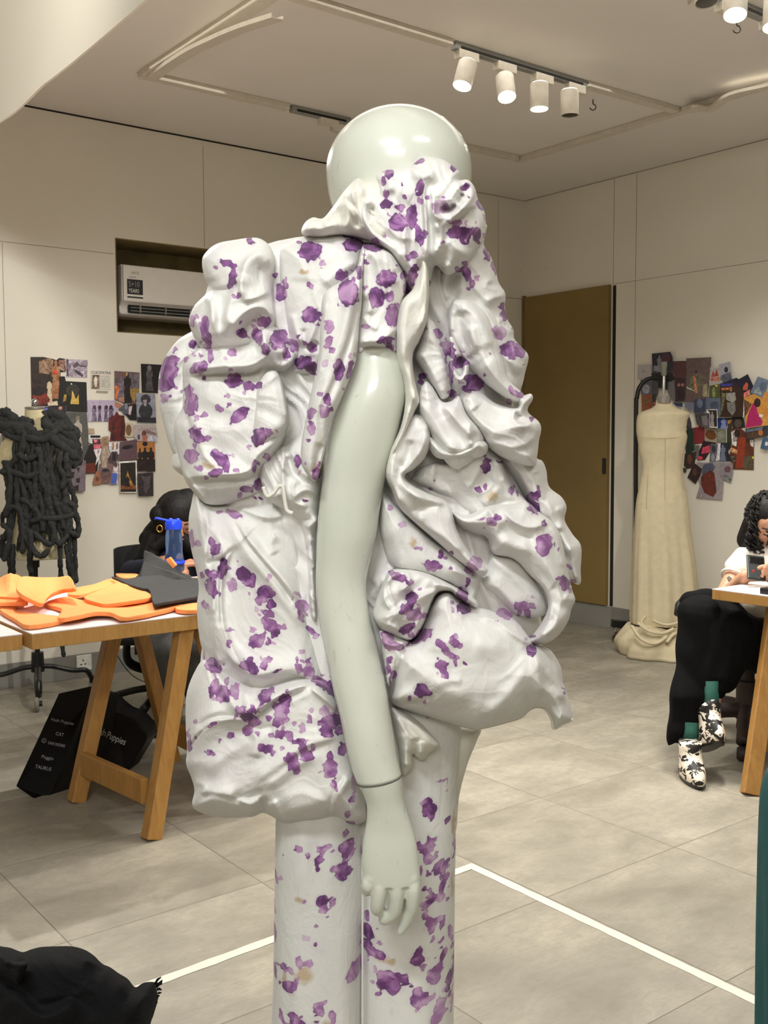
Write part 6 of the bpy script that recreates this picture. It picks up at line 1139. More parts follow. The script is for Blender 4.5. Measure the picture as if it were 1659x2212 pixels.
a(KL, [(640,870),(680,800),(720,860),(800,870),(820,1080),(800,1200),(850,1265),(570,1272),(590,1130),(550,1090),(555,920),(600,870)], (84,26,26), [('f',690,810,440,100,((70,18,20),(126,44,40))), ('f',620,870,390,60,((46,14,18),(100,34,34))), ('f',770,860,400,70,((46,14,18),(100,34,34)))], 'dark red cutout of three robed figures in the middle of the back wall collage', (110,40,36))
a(KL, [(825,980),(935,990),(945,1200),(880,1215),(810,1200)], (196,180,150), [('e',870,1100,46,90,((120,94,70),(90,66,50)))], 'small sepia picture right of the dark red cutout', (206,192,168))
a(KL, [(935,1015),(1305,1020),(1330,1190),(1325,1290),(1010,1275),(950,1200)], (176,164,164), [('p',[(1140,1080),(1310,1150),(1310,1190),(1150,1150)],((120,104,104),(150,130,126))), ('e',1115,1160,36,60,((84,56,48),(120,80,64))), ('p',[(1090,1180),(1165,1180),(1165,1280),(1090,1275)],(150,92,76)), ('e',1030,1210,20,46,(70,60,66)), ('p',[(1170,1200),(1325,1200),(1325,1280),(1170,1275)],(158,156,184))] + [('e',x,1085,10,8,(150,110,110)) for x in range(985, 1300, 44)], 'pale mauve picture with an outstretched arm and a kneeling person', (190,180,180))
a(KL, [(200,1070),(320,1075),(330,1160),(215,1160)], (176,150,128), [], 'plain tan paper rectangle on the back wall', (186,160,138))
a(KL, [(230,1170),(425,1172),(420,1240),(300,1320),(230,1300)], (206,200,192), [('p',[(260,1182),(418,1185),(418,1225),(262,1222)],(30,26,32))], 'white paper slip with a black bar across it')
a(KL, [(290,1240),(430,1240),(430,1400),(300,1400)], (70,40,46), [('p',[(310,1250),(380,1250),(360,1300),(330,1300)],(206,104,124)), ('p',[(310,1330),(430,1320),(420,1390),(320,1400)],(190,86,96))], 'small dark picture with bright pink petals')
a(KL, [(165,1460),(200,1350),(290,1320),(330,1440),(390,1560),(370,1780),(170,1790)], (26,18,20), [('p',[(180,1640),(340,1620),(340,1780),(190,1780)],((96,34,26),(130,60,36)))], 'black and ember-red cutout of a crouching shape', (40,26,26))
a(KL, [(310,1410),(440,1390),(400,1560),(340,1660),(360,1540)], (206,200,206), [('p',[(370,1420),(410,1410),(380,1500)],(130,110,130))], 'white angular paper piece beside the crouching shape')
a(KL, [(400,1640),(640,1600),(720,1640),(610,1900),(560,1950),(430,1950),(400,1800)], (110,84,84), [('e',505,1800,80,90,((84,62,60),(120,96,88))), ('e',500,1740,60,26,(34,28,44)), ('p',[(500,1850),(560,1850),(540,1940),(510,1940)],(100,70,60))], 'dusty brown picture of a face seen through an ornate frame', (130,104,100))
a(KL, [(550,1290),(720,1290),(720,1490),(600,1480),(560,1420)], (186,180,190), [('p',[(600,1300),(640,1300),(630,1420),(600,1410)],(130,100,80)), ('p',[(670,1300),(700,1300),(700,1400),(670,1400)],(120,90,76))], 'pale sketch of hanging lilac robes on the back wall')
a(KL, [(540,1560),(600,1440),(690,1440),(710,1560),(640,1640),(560,1630)], (60,46,52), [('p',[(610,1460),(660,1460),(660,1590),(610,1590)],(24,20,24))], 'small dark square cutout under the lilac robes')
a(KL, [(410,1240),(470,1200),(550,1195),(560,1280),(530,1400),(550,1480),(520,1700),(460,1700),(420,1500),(440,1390)], (150,124,104), [('e',490,1290,56,70,((128,96,76),(170,146,120))), ('f',480,1380,310,80,((150,130,120),(206,196,186)))], 'beige cutout of a crowned statue with folded robe', (180,158,136))
a(KL, [(350,1760),(390,1740),(420,1880),(435,1960),(320,1968),(305,1930)], (150,96,70), [('e',370,1880,26,40,(96,50,34))], 'small terracotta cutout of a seated figure low on the wall', (170,120,90))
a(KL, [(640,1620),(700,1640),(720,1760),(700,1960),(575,1960),(610,1780)], (146,132,130), [('p',[(610,1780),(690,1790),(670,1960),(580,1955)],((64,88,168),(84,108,186))), ('e',660,1650,30,40,(56,44,46)), ('p',[(640,1710),(690,1710),(685,1760),(645,1760)],(200,196,200))], 'cutout of a woman in a bright blue skirt at the bottom of the collage')
a(KL, [(730,1290),(1000,1245),(1005,1560),(715,1590)], (86,62,72), [('e',850,1370,90,36,-12,(30,24,30)), ('e',830,1380,40,18,(12,10,14))], 'maroon picture of a single large eye', (104,78,86))
a(KL, [(1000,1285),(1285,1290),(1295,1755),(1010,1750)], (170,110,60), [('e',1130,1320,42,36,BLK), ('f',1130,1370,380,120,BLK), ('f',1050,1380,370,90,(26,18,20)), ('f',1225,1370,390,130,(20,14,18)), ('p',[(1005,1560),(1290,1560),(1293,1750),(1008,1745)],(26,16,18))], 'orange picture with three black-gowned silhouettes standing side by side', (190,132,74))
a(KL, [(720,1600),(1000,1585),(1000,2100),(735,2095)], (206,200,190), [('p',[(735,1625),(978,1612),(990,2085),(738,2085)],(22,16,14)), ('p',[(740,1985),(985,1975),(988,2040),(740,2045)],((110,60,28),(150,90,40))), ('p',[(850,1740),(880,1840),(950,1980),(820,1980),(830,1860)],((150,100,40),(200,150,70))), ('f',850,1830,170,90,(16,12,12))], 'white-bordered black picture of a lone figure before a fire')
a(KL, [(1008,1790),(1260,1775),(1265,2150),(1025,2150)], (40,32,36), [('p',[(1060,1810),(1130,1850),(1230,1820),(1200,1960),(1100,1900)],((96,88,90),(60,50,56))), ('p',[(1120,1900),(1220,1980),(1140,2120),(1100,2020)],((84,74,78),(50,42,46)))], 'dark brown picture of a tangled figure, lowest at right on the back wall', (62,52,56))
a(KW, [(800,985),(1180,960),(1195,1310),(1130,1300),(800,1200)], (34,28,44), [('p',[(805,1000),(860,1000),(830,1080),(810,1080)],(76,76,170)), ('e',1085,1010,36,34,(150,110,90)), ('p',[(1080,1060),(1140,1080),(1130,1170),(1060,1150)],(190,178,200)), ('e',1110,1130,14,60,(150,104,84))], 'dark purple picture just right of the dress form neck', (56,44,64))
a(KW, [(1190,1080),(1555,1080),(1580,1400),(1590,1700),(1480,1960),(1300,2000),(1240,1500),(1190,1300)], (76,78,74), [('f',1395,1160,650,190,((170,158,150),(196,186,180))), ('e',1392,1190,34,44,((126,118,100),(140,130,112)))], 'tall grey picture of a pale statue with crossed arms behind the rope garment', (92,94,88))
a(KM, [(520,1060),(560,1000),(620,960),(700,960),(695,1212),(575,1215),(530,1130)], (118,104,114), [('p',[(570,1060),(610,1050),(600,1100),(575,1110)],DK), ('p',[(620,1020),(650,1020),(640,1060)],DK), ('p',[(600,1170),(640,1160),(640,1210),(600,1210)],DK), ('p',[(620,1110),(650,1100),(650,1140),(620,1140)],DK)], 'mauve contact sheet of small sketches at the bottom left of the collage', (140,126,136))
# right wall
b(KR9, [(280,335),(420,330),(425,470),(275,478)], (172,168,170), [('p',[(318,382),(380,378),(372,420),(322,424)],(140,138,138))], 'pale grey note with a small text block, leftmost on the right wall', (184,180,182))
b(KR9, [(430,215),(625,195),(650,250),(655,400),(440,415)], (34,34,44), [('f',510,230,180,60,((110,110,120),(150,150,160))), ('e',580,260,50,50,((90,40,50),(60,60,80))), ('p',[(450,340),(520,350),(520,400),(450,400)],((150,150,164),(90,90,110)))], 'dark picture of small figures at the very top left of the right wall collage', (56,58,74))
b(KR9, [(425,420),(650,410),(670,520),(600,600),(480,560),(440,500)], (30,34,30), [], 'black-green picture behind the dress form neck rod', (46,50,46))
b(KR9, [(310,490),(440,510),(430,650),(315,650)], (100,104,122), [('e',370,590,40,50,(130,132,146))], 'grey-blue picture inside the bend of the rack tube', (84,88,104))
b(KR9, [(430,500),(500,510),(495,650),(430,650)], (76,74,84), [], 'dull violet picture strip beside the rack bend', (90,88,98))
b(KR9, [(600,520),(680,490),(680,730),(640,700),(600,620)], (104,102,104), [], 'pale grey picture edge right of the neck rod', (120,118,120))
b(KR9, [(320,655),(435,640),(440,740),(430,790),(325,825)], (140,74,48), [('p',[(340,670),(420,700),(360,780)],(104,84,60))], 'orange-red patterned picture above the left shoulder of the calico dress', (170,104,70))
b(KR9, [(430,650),(480,640),(475,760),(440,760)], (44,44,42), [('e',455,740,16,14,(130,74,60))], 'dark picture sliver left of the calico dress neck')
b(KR9, [(650,295),(810,290),(800,450),(780,720),(680,725),(670,500)], (78,48,52), [('p',[(680,470),(780,470),(780,720),(680,720)],((50,36,40),(70,50,52))), ('e',715,545,16,18,(120,84,80)), ('e',755,545,16,18,(120,84,80)), ('p',[(700,600),(770,600),(760,700),(710,700)],(30,22,28))], 'tall maroon picture with a dark seated shape, right of the neck rod', (94,60,62))
b(KR8, [(15,215),(355,200),(350,340),(330,520),(320,745),(130,800),(5,800),(20,400)], (92,76,74), [('p',[(100,450),(180,420),(280,480),(250,560),(200,660),(60,660),(25,610),(60,540)],((84,78,60),(130,124,104))), ('p',[(105,460),(135,455),(175,690),(140,690)],(168,104,76)), ('e',150,395,16,20,(40,30,34)), ('p',[(250,580),(300,560),(305,740),(235,730)],((140,136,104),(170,164,130))), ('p',[(20,600),(140,660),(140,668),(24,625)],(166,160,150))], 'large brown picture of a seated figure in wide green and white skirts', (112,94,92))
b(KR8, [(340,340),(490,345),(520,560),(420,600),(310,760),(330,560)], (176,170,170), [('p',[(350,470),(385,380),(410,470)],(132,56,40)), ('p',[(400,460),(430,360),(460,460)],(124,52,38)), ('p',[(345,480),(480,470),(470,525),(345,525)],(150,90,76))], 'white-bordered picture with two rust-red peaked shapes', (150,140,136))
b(KR8, [(330,590),(475,560),(480,755),(325,755)], (66,74,40), [('p',[(400,580),(450,575),(430,610)],(190,150,90)), ('e',390,680,22,70,(110,116,70))], 'olive green picture under the rust-red peaks', (90,98,58))
b(KR8, [(458,300),(612,258),(650,530),(500,590)], (150,150,162), [('e',560,370,26,40,(30,26,34)), ('p',[(490,450),(620,400),(640,510),(520,545),(480,500)],((70,74,88),(120,124,138)))], 'tilted blue-grey picture of a reclining woman with dark hair', (170,170,182))
b(KR8, [(480,560),(640,500),(700,480),(800,540),(800,620),(490,610)], (36,34,62), [('p',[(490,565),(640,560),(640,600),(490,605)],(50,46,130))], 'dark picture with a violet-blue band', (50,40,50))
b(KR8, [(480,600),(640,590),(800,580),(815,760),(800,1015),(470,1015),(480,800)], (48,34,26), [('p',[(490,620),(640,605),(640,640),(500,650)],(140,84,46)), ('p',[(560,690),(680,680),(695,780),(650,820),(560,780)],((140,136,130),(180,176,168))), ('p',[(570,820),(680,810),(690,930),(640,1000),(580,920)],((100,100,100),(160,158,152))), ('e',625,640,16,30,(120,84,60)), ('p',[(500,680),(550,700),(520,900),(480,1000)],(84,80,56)), ('p',[(800,760),(818,760),(805,1015),(790,1015)],(190,184,176))], 'big dark brown picture of a seated performer in a white smock', (66,44,32))
b(KR8, [(640,500),(740,495),(855,430),(930,590),(880,690),(800,750),(780,640)], (26,26,42), [('p',[(830,540),(860,560),(850,650),(790,650),(790,600)],(150,70,50)), ('p',[(800,690),(880,640),(880,710),(800,755)],(196,100,90))], 'tilted night-blue picture with a small red figure', (40,36,60))
b(KR8, [(800,755),(935,700),(1131,670),(1131,1130),(820,1170),(820,1000)], (200,140,64), [('p',[(800,770),(910,840),(850,960),(820,1010),(805,900)],(76,50,36)), ('p',[(920,830),(965,830),(990,960),(1060,1080),(1040,1130),(820,1165),(860,980)],((168,30,96),(190,44,112))), ('e',985,820,46,62,(40,26,26)), ('p',[(1000,900),(1131,900),(1131,1010),(1060,1010)],((200,130,50),(224,164,84))), ('p',[(1010,970),(1070,990),(1060,1020),(1010,1015)],(220,180,190))], 'orange picture of a figure in a bright magenta skirt at the right edge', (222,166,88))
b(KR8, [(990,462),(1131,510),(1131,560),(1050,755),(890,680)], (96,112,134), [('e',1060,600,40,60,30,(66,78,100)), ('p',[(920,680),(1000,600),(1060,720)],(122,128,132))], 'tilted pale blue seascape picture overlapping the orange one', (128,142,160))
b(KR8, [(820,1180),(1131,1130),(1131,1270),(850,1325)], (46,48,58), [('e',1030,1230,32,44,((180,100,50),(206,130,70))), ('p',[(850,1230),(990,1200),(990,1290),(870,1310)],(66,46,34)), ('p',[(830,1190),(1060,1150),(1050,1190),(840,1220)],(76,88,106))], 'dark wide picture with an orange lantern-like spot below the magenta skirt', (70,66,70))
b(KR8, [(1060,1300),(1131,1290),(1131,1465),(1025,1445)], (52,84,120), [('e',1110,1380,22,30,(200,204,206))], 'blue picture cut off at the right edge, low', (90,118,150))
b(KR8, [(0,810),(115,815),(115,920),(60,930),(0,880)], (104,108,126), [], 'slate-blue picture touching the right shoulder of the calico dress', (124,128,144))
b(KR9, [(650,735),(750,735),(760,780),(690,770)], (30,40,70), [], 'navy picture sliver beside the calico dress shoulder')
b(KR8, [(125,775),(275,765),(275,955),(120,960)], (44,52,76), [('e',200,830,40,60,(84,92,112))], 'dark blue picture of a gate-like shape', (66,76,100))
b(KR8, [(280,755),(485,755),(480,1010),(440,910),(290,900)], (84,94,116), [('e',400,850,60,50,(52,58,76))], 'misty blue-grey picture next to the dark blue one', (104,112,132))
b(KR8, [(130,965),(330,965),(330,1150),(250,1150),(160,1120)], (40,36,40), [('p',[(220,1000),(300,1000),(320,1140),(240,1130)],((130,124,128),(80,74,80)))], 'black and white crowd picture left of the bordered one', (110,104,108))
b(KR8, [(290,912),(440,912),(443,1165),(335,1160),(330,960),(290,958)], (196,190,188), [('p',[(300,922),(432,922),(434,1150),(340,1150),(336,950)],(24,22,26)), ('f',370,940,210,60,((140,132,128),(170,162,158)))], 'white-bordered black picture of a pale robed statue on the right wall')
b(KR8, [(440,1030),(580,1030),(570,1180),(445,1180)], (40,56,120), [('f',525,1030,150,90,((150,160,200),(110,120,170)))], 'deep blue picture with a pale ghostly figure', (56,72,140))
b(KR8, [(570,1030),(700,1020),(640,1160),(580,1180)], (52,40,30), [('p',[(580,1060),(640,1050),(620,1100),(580,1110)],(150,110,60))], 'brown sliver picture with an ochre streak')
b(KR8, [(115,1160),(265,1155),(270,1370),(125,1395)], (120,32,40), [], 'plain dark red fabric-like picture', (138,44,50))
b(KR8, [(180,1100),(225,1080),(235,1155),(180,1155)], (150,32,48), [], 'small crimson shape on top of the plain red picture')
b(KR8, [(270,1160),(430,1165),(430,1360),(400,1370),(265,1330)], (150,140,120), [('e',350,1260,80,64,30,((120,74,30),(54,36,20)))], 'beige picture of an amber striped shell shape', (164,154,134))
b(KR8, [(430,1165),(560,1180),(560,1360),(430,1370)], (110,110,96), [('e',490,1270,50,60,((150,150,136),(80,80,66)))], 'grey-green rocky picture in the middle of the right collage', (134,134,120))
b(KR8, [(570,1170),(680,1160),(640,1300),(630,1420),(600,1480),(570,1360)], (46,48,40), [], 'dark mossy picture sliver beside the white lattice', (60,62,52))
b(KR8, [(640,1000),(680,960),(740,1000),(800,1040),(820,1160),(700,1180),(650,1180)], (34,30,32), [('e',720,1100,50,60,((90,82,72),(60,54,50)))], 'black picture with looping outlines above the lattice', (50,46,46))
b(KR8, [(625,1175),(760,1170),(940,1320),(935,1740),(655,1730),(600,1540),(640,1400)], (86,44,28), [('p',[(628,1220),(720,1180),(700,1420),(640,1390)],(206,202,196)), ('p',[(880,1330),(935,1320),(930,1430),(890,1400)],(200,196,190)), ('p',[(720,1300),(830,1290),(800,1700),(690,1720)],((134,46,30),(160,70,46))), ('e',710,1240,42,56,(36,24,26)), ('p',[(800,1560),(920,1540),(930,1720),(790,1720)],((96,88,68),(70,62,46))), ('p',[(620,1430),(720,1470),(700,1520),(620,1490)],(176,120,84)), ('e',650,1590,50,40,((30,26,26),(150,140,120))), ('e',925,1570,10,18,(206,176,40))] + [('e',660+20*(i % 3),1235+26*(i//3),7,10,(60,40,36)) for i in range(15)], 'large rust-brown picture of a standing woman with white lattice behind', (112,62,40))
b(KR8, [(250,1340),(430,1370),(330,1500),(270,1600),(170,1610),(180,1500)], (36,20,28), [('p',[(240,1430),(340,1400),(340,1500),(220,1520)],(176,50,74)), ('e',205,1575,36,26,(200,40,66))], 'black picture with crimson ribbon shapes', (50,28,36))
b(KR8, [(125,1400),(200,1400),(180,1580),(140,1590)], (96,92,92), [], 'small grey picture left of the crimson ribbons', (120,116,116))
b(KR9, [(800,1010),(870,1000),(880,1240),(790,1280),(780,1120)], (18,40,30), [], 'deep green picture along the right side of the calico dress', (26,60,42))
b(KR9, [(780,1270),(900,1250),(880,1420),(800,1430),(770,1400)], (44,28,28), [('e',830,1330,24,50,(84,50,40))], 'dark reddish picture below the deep green one', (64,44,40))
b(KR9, [(760,1420),(800,1430),(790,1475),(765,1470)], (40,44,30), [], 'small dark olive picture end beside the dress waist')
b(KR8, [(350,1380),(470,1390),(440,1520),(400,1660),(330,1620),(340,1500)], (84,84,98), [('e',390,1450,30,50,(36,34,42)), ('e',380,1570,24,50,((150,150,162),(110,110,124)))], 'blue-grey picture of small figures left of the blue gown', (120,120,132))
b(KR8, [(450,1390),(490,1370),(470,1600),(420,1620)], (190,190,196), [], 'narrow white paper strip beside the blue gown picture')
b(KR8, [(485,1370),(590,1365),(590,1500),(640,1620),(470,1615)], (28,32,42), [('f',515,1390,230,90,((96,104,130),(126,134,160)))], 'dark picture of a woman in a long blue gown', (40,44,56))
b(KR8, [(160,1630),(250,1640),(470,1620),(485,1640),(475,1800),(525,1905),(505,2150),(148,2120),(200,1950),(160,1700)], (140,132,136), [('p',[(215,1740),(260,1660),(370,1640),(410,1700),(360,1800),(240,1840)],((84,88,108),(60,62,78))), ('p',[(215,1830),(340,1740),(400,1780),(430,2040),(380,2110),(260,2050),(215,1930)],((110,44,34),(60,34,24))), ('p',[(170,2050),(300,2110),(150,2110)],(120,112,110))], 'large lowest picture of a figure in a rust-red gown with blue veil', (160,152,154))
b(KR8, [(120,1640),(225,1720),(210,1810),(140,1930),(30,1840)], (40,22,24), [('e',130,1770,30,50,(66,38,36))], 'small diamond-tilted dark red picture at lower left of the right collage', (56,34,34))
b(KR8, [(490,1640),(655,1645),(650,1780),(625,1915),(470,1850)], (130,122,130), [('e',580,1730,46,46,((96,66,70),(120,90,92))), ('p',[(480,1820),(560,1800),(640,1870),(620,1905)],(92,94,92))], 'mauve picture of a draped seated figure, lower right beside the lattice', (150,142,150))
# ------------------------------------------------------------------ people and their chairs
M_SKIN = mat('warm_skin', (186, 132, 102), .5, var=.04, nscale=18); M_SKIN.node_tree.nodes['Principled BSDF'].inputs['Subsurface Weight'].default_value = .08
M_SKIN2 = mat('light_skin', (196, 148, 118), .5, var=.04, nscale=18)
M_HAIR = mat('black_hair', (15, 12, 12), .6, var=.4, nscale=90, stretch=(1, 1, .12), bump=.5, bscale=160, spec=.3); M_HAIRC = mat('black_curls', (17, 13, 12), .6, var=.3, nscale=120, bump=.5, bscale=150, spec=.3)
M_TEE = mat('white_cotton_tee', (238, 234, 224), .8, var=.015, bump=.1, bscale=60); M_NAVY = mat('navy_knit', (20, 24, 46), .85, var=.1, nscale=60)
M_BT = mat('black_trousers_cloth', (9, 9, 10), .9, spec=.15, var=.15, nscale=12, bump=.2, bscale=60); M_GREYT = mat('grey_trousers_cloth', (92, 94, 96), .9, var=.16, nscale=14)
M_LIP = mat('lip_pink', (150, 84, 76), .5); M_EYE = mat('dark_eye', (24, 18, 16), .3); M_NAIL = mat('red_nail', (150, 20, 34), .2)
M_CHAIR = mat('black_chair_fabric', (30, 30, 32), .8, var=.12); M_CHP = mat('black_chair_plastic', (24, 24, 25), .4); M_DBR = mat('dark_brown_leather', (52, 38, 32), .6, var=.12)
def head(mb, c, R, fwd, up=None):
    """an egg skull with brow, nose, lips, chin and ears fused; fwd = direction of the face"""
    f = Vector(fwd).normalized(); up = Vector(up or (0, 0, 1)); up = (up - f*up.dot(f)).normalized(); s = f.cross(up).normalized(); c = Vector(c)
    P = lambda x, y, z: c + s*x*R + f*y*R + up*z*R
    mb.cap(P(0, -.15, .25), P(0, .05, .2), R*.88, R*.84, 20); mb.cap(P(0, .15, .1), P(0, .28, -.62), R*.70, R*.40, 18)
    for k in (-1, 1):
        mb.cap(P(.34*k, .42, -.18), P(.26*k, .42, -.45), R*.34, R*.24, 12)            # cheeks
        mb.cap(P(.10*k, .78, .14), P(.50*k, .62, .13), R*.13, R*.11, 10)              # brow
        mb.cap(P(.86*k, .0, .04), P(.82*k, .02, -.22), R*.12, R*.09, 10)              # ear
    mb.cap(P(0, .84, .08), P(0, 1.02, -.22), R*.09, R*.13, 12); mb.cap(P(-.09, .92, -.26), P(.09, .92, -.26), R*.09, R*.09, 10)
    mb.cap(P(-.16, .80, -.50), P(.16, .80, -.50), R*.10, R*.10, 10); mb.ball(P(0, .66, -.84), R*.20, 12)
    return P
def face_parts(P, R, root, f):
    mb = MB(); mb.cap(P(-.14, .88, -.50), P(.14, .88, -.50), R*.06, R*.06, 10); mb.build('lips', M_LIP, root, smooth=True)
    for k in (-1, 1):
        mb = MB(); mb.cap(P(.26*k, .79, -.03), P(.38*k, .75, -.035), R*.035, R*.028, 10); mb.build('eye', M_EYE, root, smooth=True)
        mb = MB(); mb.cap(P(.18*k, .88, .25), P(.48*k, .76, .27), R*.026, R*.02, 8); mb.build('eyebrow', M_HAIR, root, smooth=True)

# ---- curly-haired woman at right
YW = 4.50
w2 = thing('person', 'person with curly black hair, white T-shirt and wide black trousers, looking at a phone', 'person', V(1.5, 4.5, 0))
k_ = YW/FPX
hc2 = at(1668, 1132, YW)
mb = MB(); fdir = V(-.18, -.80, -.42); P2 = head(mb, hc2, .108, fdir)
nk = at(1672, 1196, YW+.01); mb.cap(P2(0, -.1, -.5), nk, .052, .056)
SHL = at(1606, 1212, YW+.01); SHR = at(1745, 1212, YW+.06); HIP = at(1655, 1345, YW+.04)
mb.cap(nk, at(1670, 1230, YW+.03), .06, .10, 16); mb.cap(SHL, SHR, .055, .055); mb.cap(at(1668, 1240, YW+.03), HIP, .125, .13, 20); mb.cap(at(1700, 1240, YW+.03), at(1705, 1350, YW+.04), .125, .13, 20)
ELB = at(1560, 1298, YW-.10); WRI = at(1610, 1262, YW-.25); WRI.z = TZ+.034
mb.cap(SHL, ELB, .047, .040); mb.cap(ELB, WRI, .040, .026)
def hand2(mb, base, palm_dir, across, thumb, curl, R=.0085, L=(.072, .080, .074, .060)):
    """palm with four fingers of different length and a thumb leaving its side; curl bends the finger tips towards -normal"""
    d = Vector(palm_dir).normalized(); a_ = Vector(across).normalized(); n = Vector(curl).normalized(); b_ = Vector(base)
    for k in range(4): mb.cap(b_ + a_*(k-1.5)*.010, b_ + d*.072 + a_*(k-1.5)*.019, .013, .0105, 10)
    for k in range(4):
        p = b_ + d*.074 + a_*(k-1.5)*.019; q = p + d*L[k]*.5 + n*.008; r = q + d*L[k]*.30 + n*.022; e_ = r + d*L[k]*.08 + n*.020
        mb.cap(p, q, R*1.05, R, 9); mb.cap(q, r, R, R*.9, 9); mb.cap(r, e_, R*.9, R*.75, 9)
    t = b_ + Vector(thumb)*.012 + d*.018; u = t + Vector(thumb)*.030 + d*.030; v = u + d*.030 + n*.010; mb.cap(t, u, .012, .010, 10); mb.cap(u, v, .010, .0078, 10)
    return v
PH = at(1633, 1227, YW-.30)          # phone centre
tip = hand2(mb, WRI + V(.01, 0, 0), at(1655, 1236, YW-.33)-WRI, V(-.15, -.45, .85), V(.1, -.5, .75), V(.1, -.7, .35))
ELR = at(1790, 1285, YW-.05); WRR = at(1690, 1256, YW-.24); mb.cap(SHR, ELR, .047, .04); mb.cap(ELR, WRR, .04, .026)
tip2 = hand2(mb, WRR, at(1640, 1230, YW-.34)-WRR, V(.1, -.45, .85), V(-.2, -.5, .75), V(-.3, -.7, .2))
# legs (bare under the trousers so that the body is one surface)
HL = at(1640, 1372, YW); HR = at(1700, 1372, YW+.02)
KN1 = at(1510, 1362, 4.24); AN1 = at(1487, 1612, 4.08); KN2 = at(1560, 1372, 4.26); AN2 = at(1533, 1540, 4.08)
mb.cap(HIP, HL, .11, .10); mb.cap(HL, KN1, .078, .055); mb.cap(KN1, AN1, .05, .034); mb.cap(HR, KN2, .078, .055); mb.cap(KN2, AN2, .05, .034)
body = mb.remesh('body', M_SKIN2, .0045, 4, w2)
face_parts(P2, .108, w2, fdir)
# T-shirt
mb = MB(); mb.cap(at(1654, 1222, YW+.03), at(1664, 1262, YW+.02), .105, .142, 22); mb.cap(at(1664, 1262, YW+.02), at(1660, 1335, YW+.02), .142, .148, 22); mb.cap(at(1612, 1300, 4.42), at(1690, 1322, 4.42), .10, .12, 18); mb.cap(at(1715, 1240, YW+.04), at(1715, 1340, YW+.03), .14, .15, 20)
mb.cap(SHL + V(.02, 0, .0), SHR, .063, .063, 18); SLV = SHL.lerp(ELB, .20); mb.cap(SHL, SLV, .060, .063, 18)
def tee_cut(me):
    bm = bmesh.new(); bm.from_mesh(me)
    ax = (ELB-SHL).normalized()
    bmesh.ops.bisect_plane(bm, geom=bm.verts[:]+bm.edges[:]+bm.faces[:], plane_co=SLV, plane_no=(ax + V(-.3, 0, 0)).normalized(), clear_outer=False) if False else None
    for v in bm.verts:
        x = v.co; v.co = x + V(0, 1, 0)*.0 + V(sin(x.z*60+x.x*30), sin(x.x*50+x.z*20), sin(x.x*70))*.0028
    bm.to_mesh(me); bm.free()
mb.remesh('t_shirt', M_TEE, .006, 5, w2, post=tee_cut)
mb = MB(); ax = (ELB-SHL).normalized(); mb.tube([SLV + ax*.052 + (ax.orthogonal().normalized()*cos(q) + ax.cross(ax.orthogonal().normalized())*sin(q))*.056 for q in [2*pi*j/24 for j in range(24)]], .006, 8, closed=True); mb.build('sleeve_hem', M_TEE, w2, smooth=True)
# trousers: wide legs
mb = MB(); mb.cap(at(1650, 1400, YW), at(1565, 1352, 4.34), .12, .11, 20); mb.cap(at(1565, 1352, 4.34), at(1515, 1338, 4.20), .11, .090, 20); mb.cap(at(1700, 1410, YW), at(1600, 1385, 4.22), .13, .11, 20)
mb.cap(at(1512, 1330, 4.20), at(1500, 1440, 4.16), .088, .078, 18); mb.cap(at(1500, 1440, 4.16), at(1472, 1575, 4.10), .078, .058, 18); mb.cap(at(1575, 1375, 4.20), at(1553, 1455, 4.15), .115, .085, 18); mb.cap(at(1545, 1360, 4.2), at(1515, 1465, 4.15), .10, .085, 18); mb.cap(at(1553, 1455, 4.15), at(1540, 1485, 4.12), .085, .055, 18); mb.cap(at(1495, 1300, 4.30), at(1560, 1305, 4.36), .05, .07, 16)
R = []
for y, l, r in [(1385,1472,1526),(1440,1458,1530),(1500,1450,1526),(1550,1444,1520),(1582,1440,1512),(1594,1442,1488)]:
    Yt = 4.10 + .09*max(0, (1500-y)/115); L, Q_ = at(l, y, Yt), at(r, y, Yt); c = (L+Q_)/2; w = (Q_-L).length/2; R.append([c + V(cos(2*pi*j/32)*w*(1+.03*sin(j*1.5)), sin(2*pi*j/32)*w*.75, (.03*cos(2*pi*j/32) if y > 1570 else 0)) for j in range(32)])
mb.loft(R)
def trouser_post(me):
    for v in me.vertices:
        x = v.co.copy(); v.co += V(sin(x.z*34+x.x*22)*.004 + sin(x.x*90+x.y*20)*.003, 0, sin(x.x*48)*.003)
mb.remesh('wide_trousers', M_BT, .007, 4, w2, post=trouser_post)
M_SOCK = mat('green_sock', (26, 78, 66), .85, bump=.1, bscale=300)
for (x0, y0, x1, y1, Y_) in ((1489, 1560, 1489, 1612, 4.055), (1533, 1470, 1534, 1560, 4.075)):
    mb = MB(); mb.tube([at(x0, y0, Y_+.02), at(x1, y1, Y_)], [.036, .034], 18); mb.build('sock', M_SOCK, w2, smooth=True)
def cowhide():
    m = bpy.data.materials.new('cow_print_hide'); m.use_nodes = True; t = NT(m); p = t.n['Principled BSDF']; v = t.obj()
    n = t.noise(t.scale(v, (1, 1, 1.4)), 26, 3, .55, .8); t.put(p.inputs['Base Color'], t.mix(t.mr(n, .495, .515, 0, 1), rgb(232, 220, 202), rgb(18, 15, 15))); p.inputs['Roughness'].default_value = .6; return m
M_COW = cowhide()
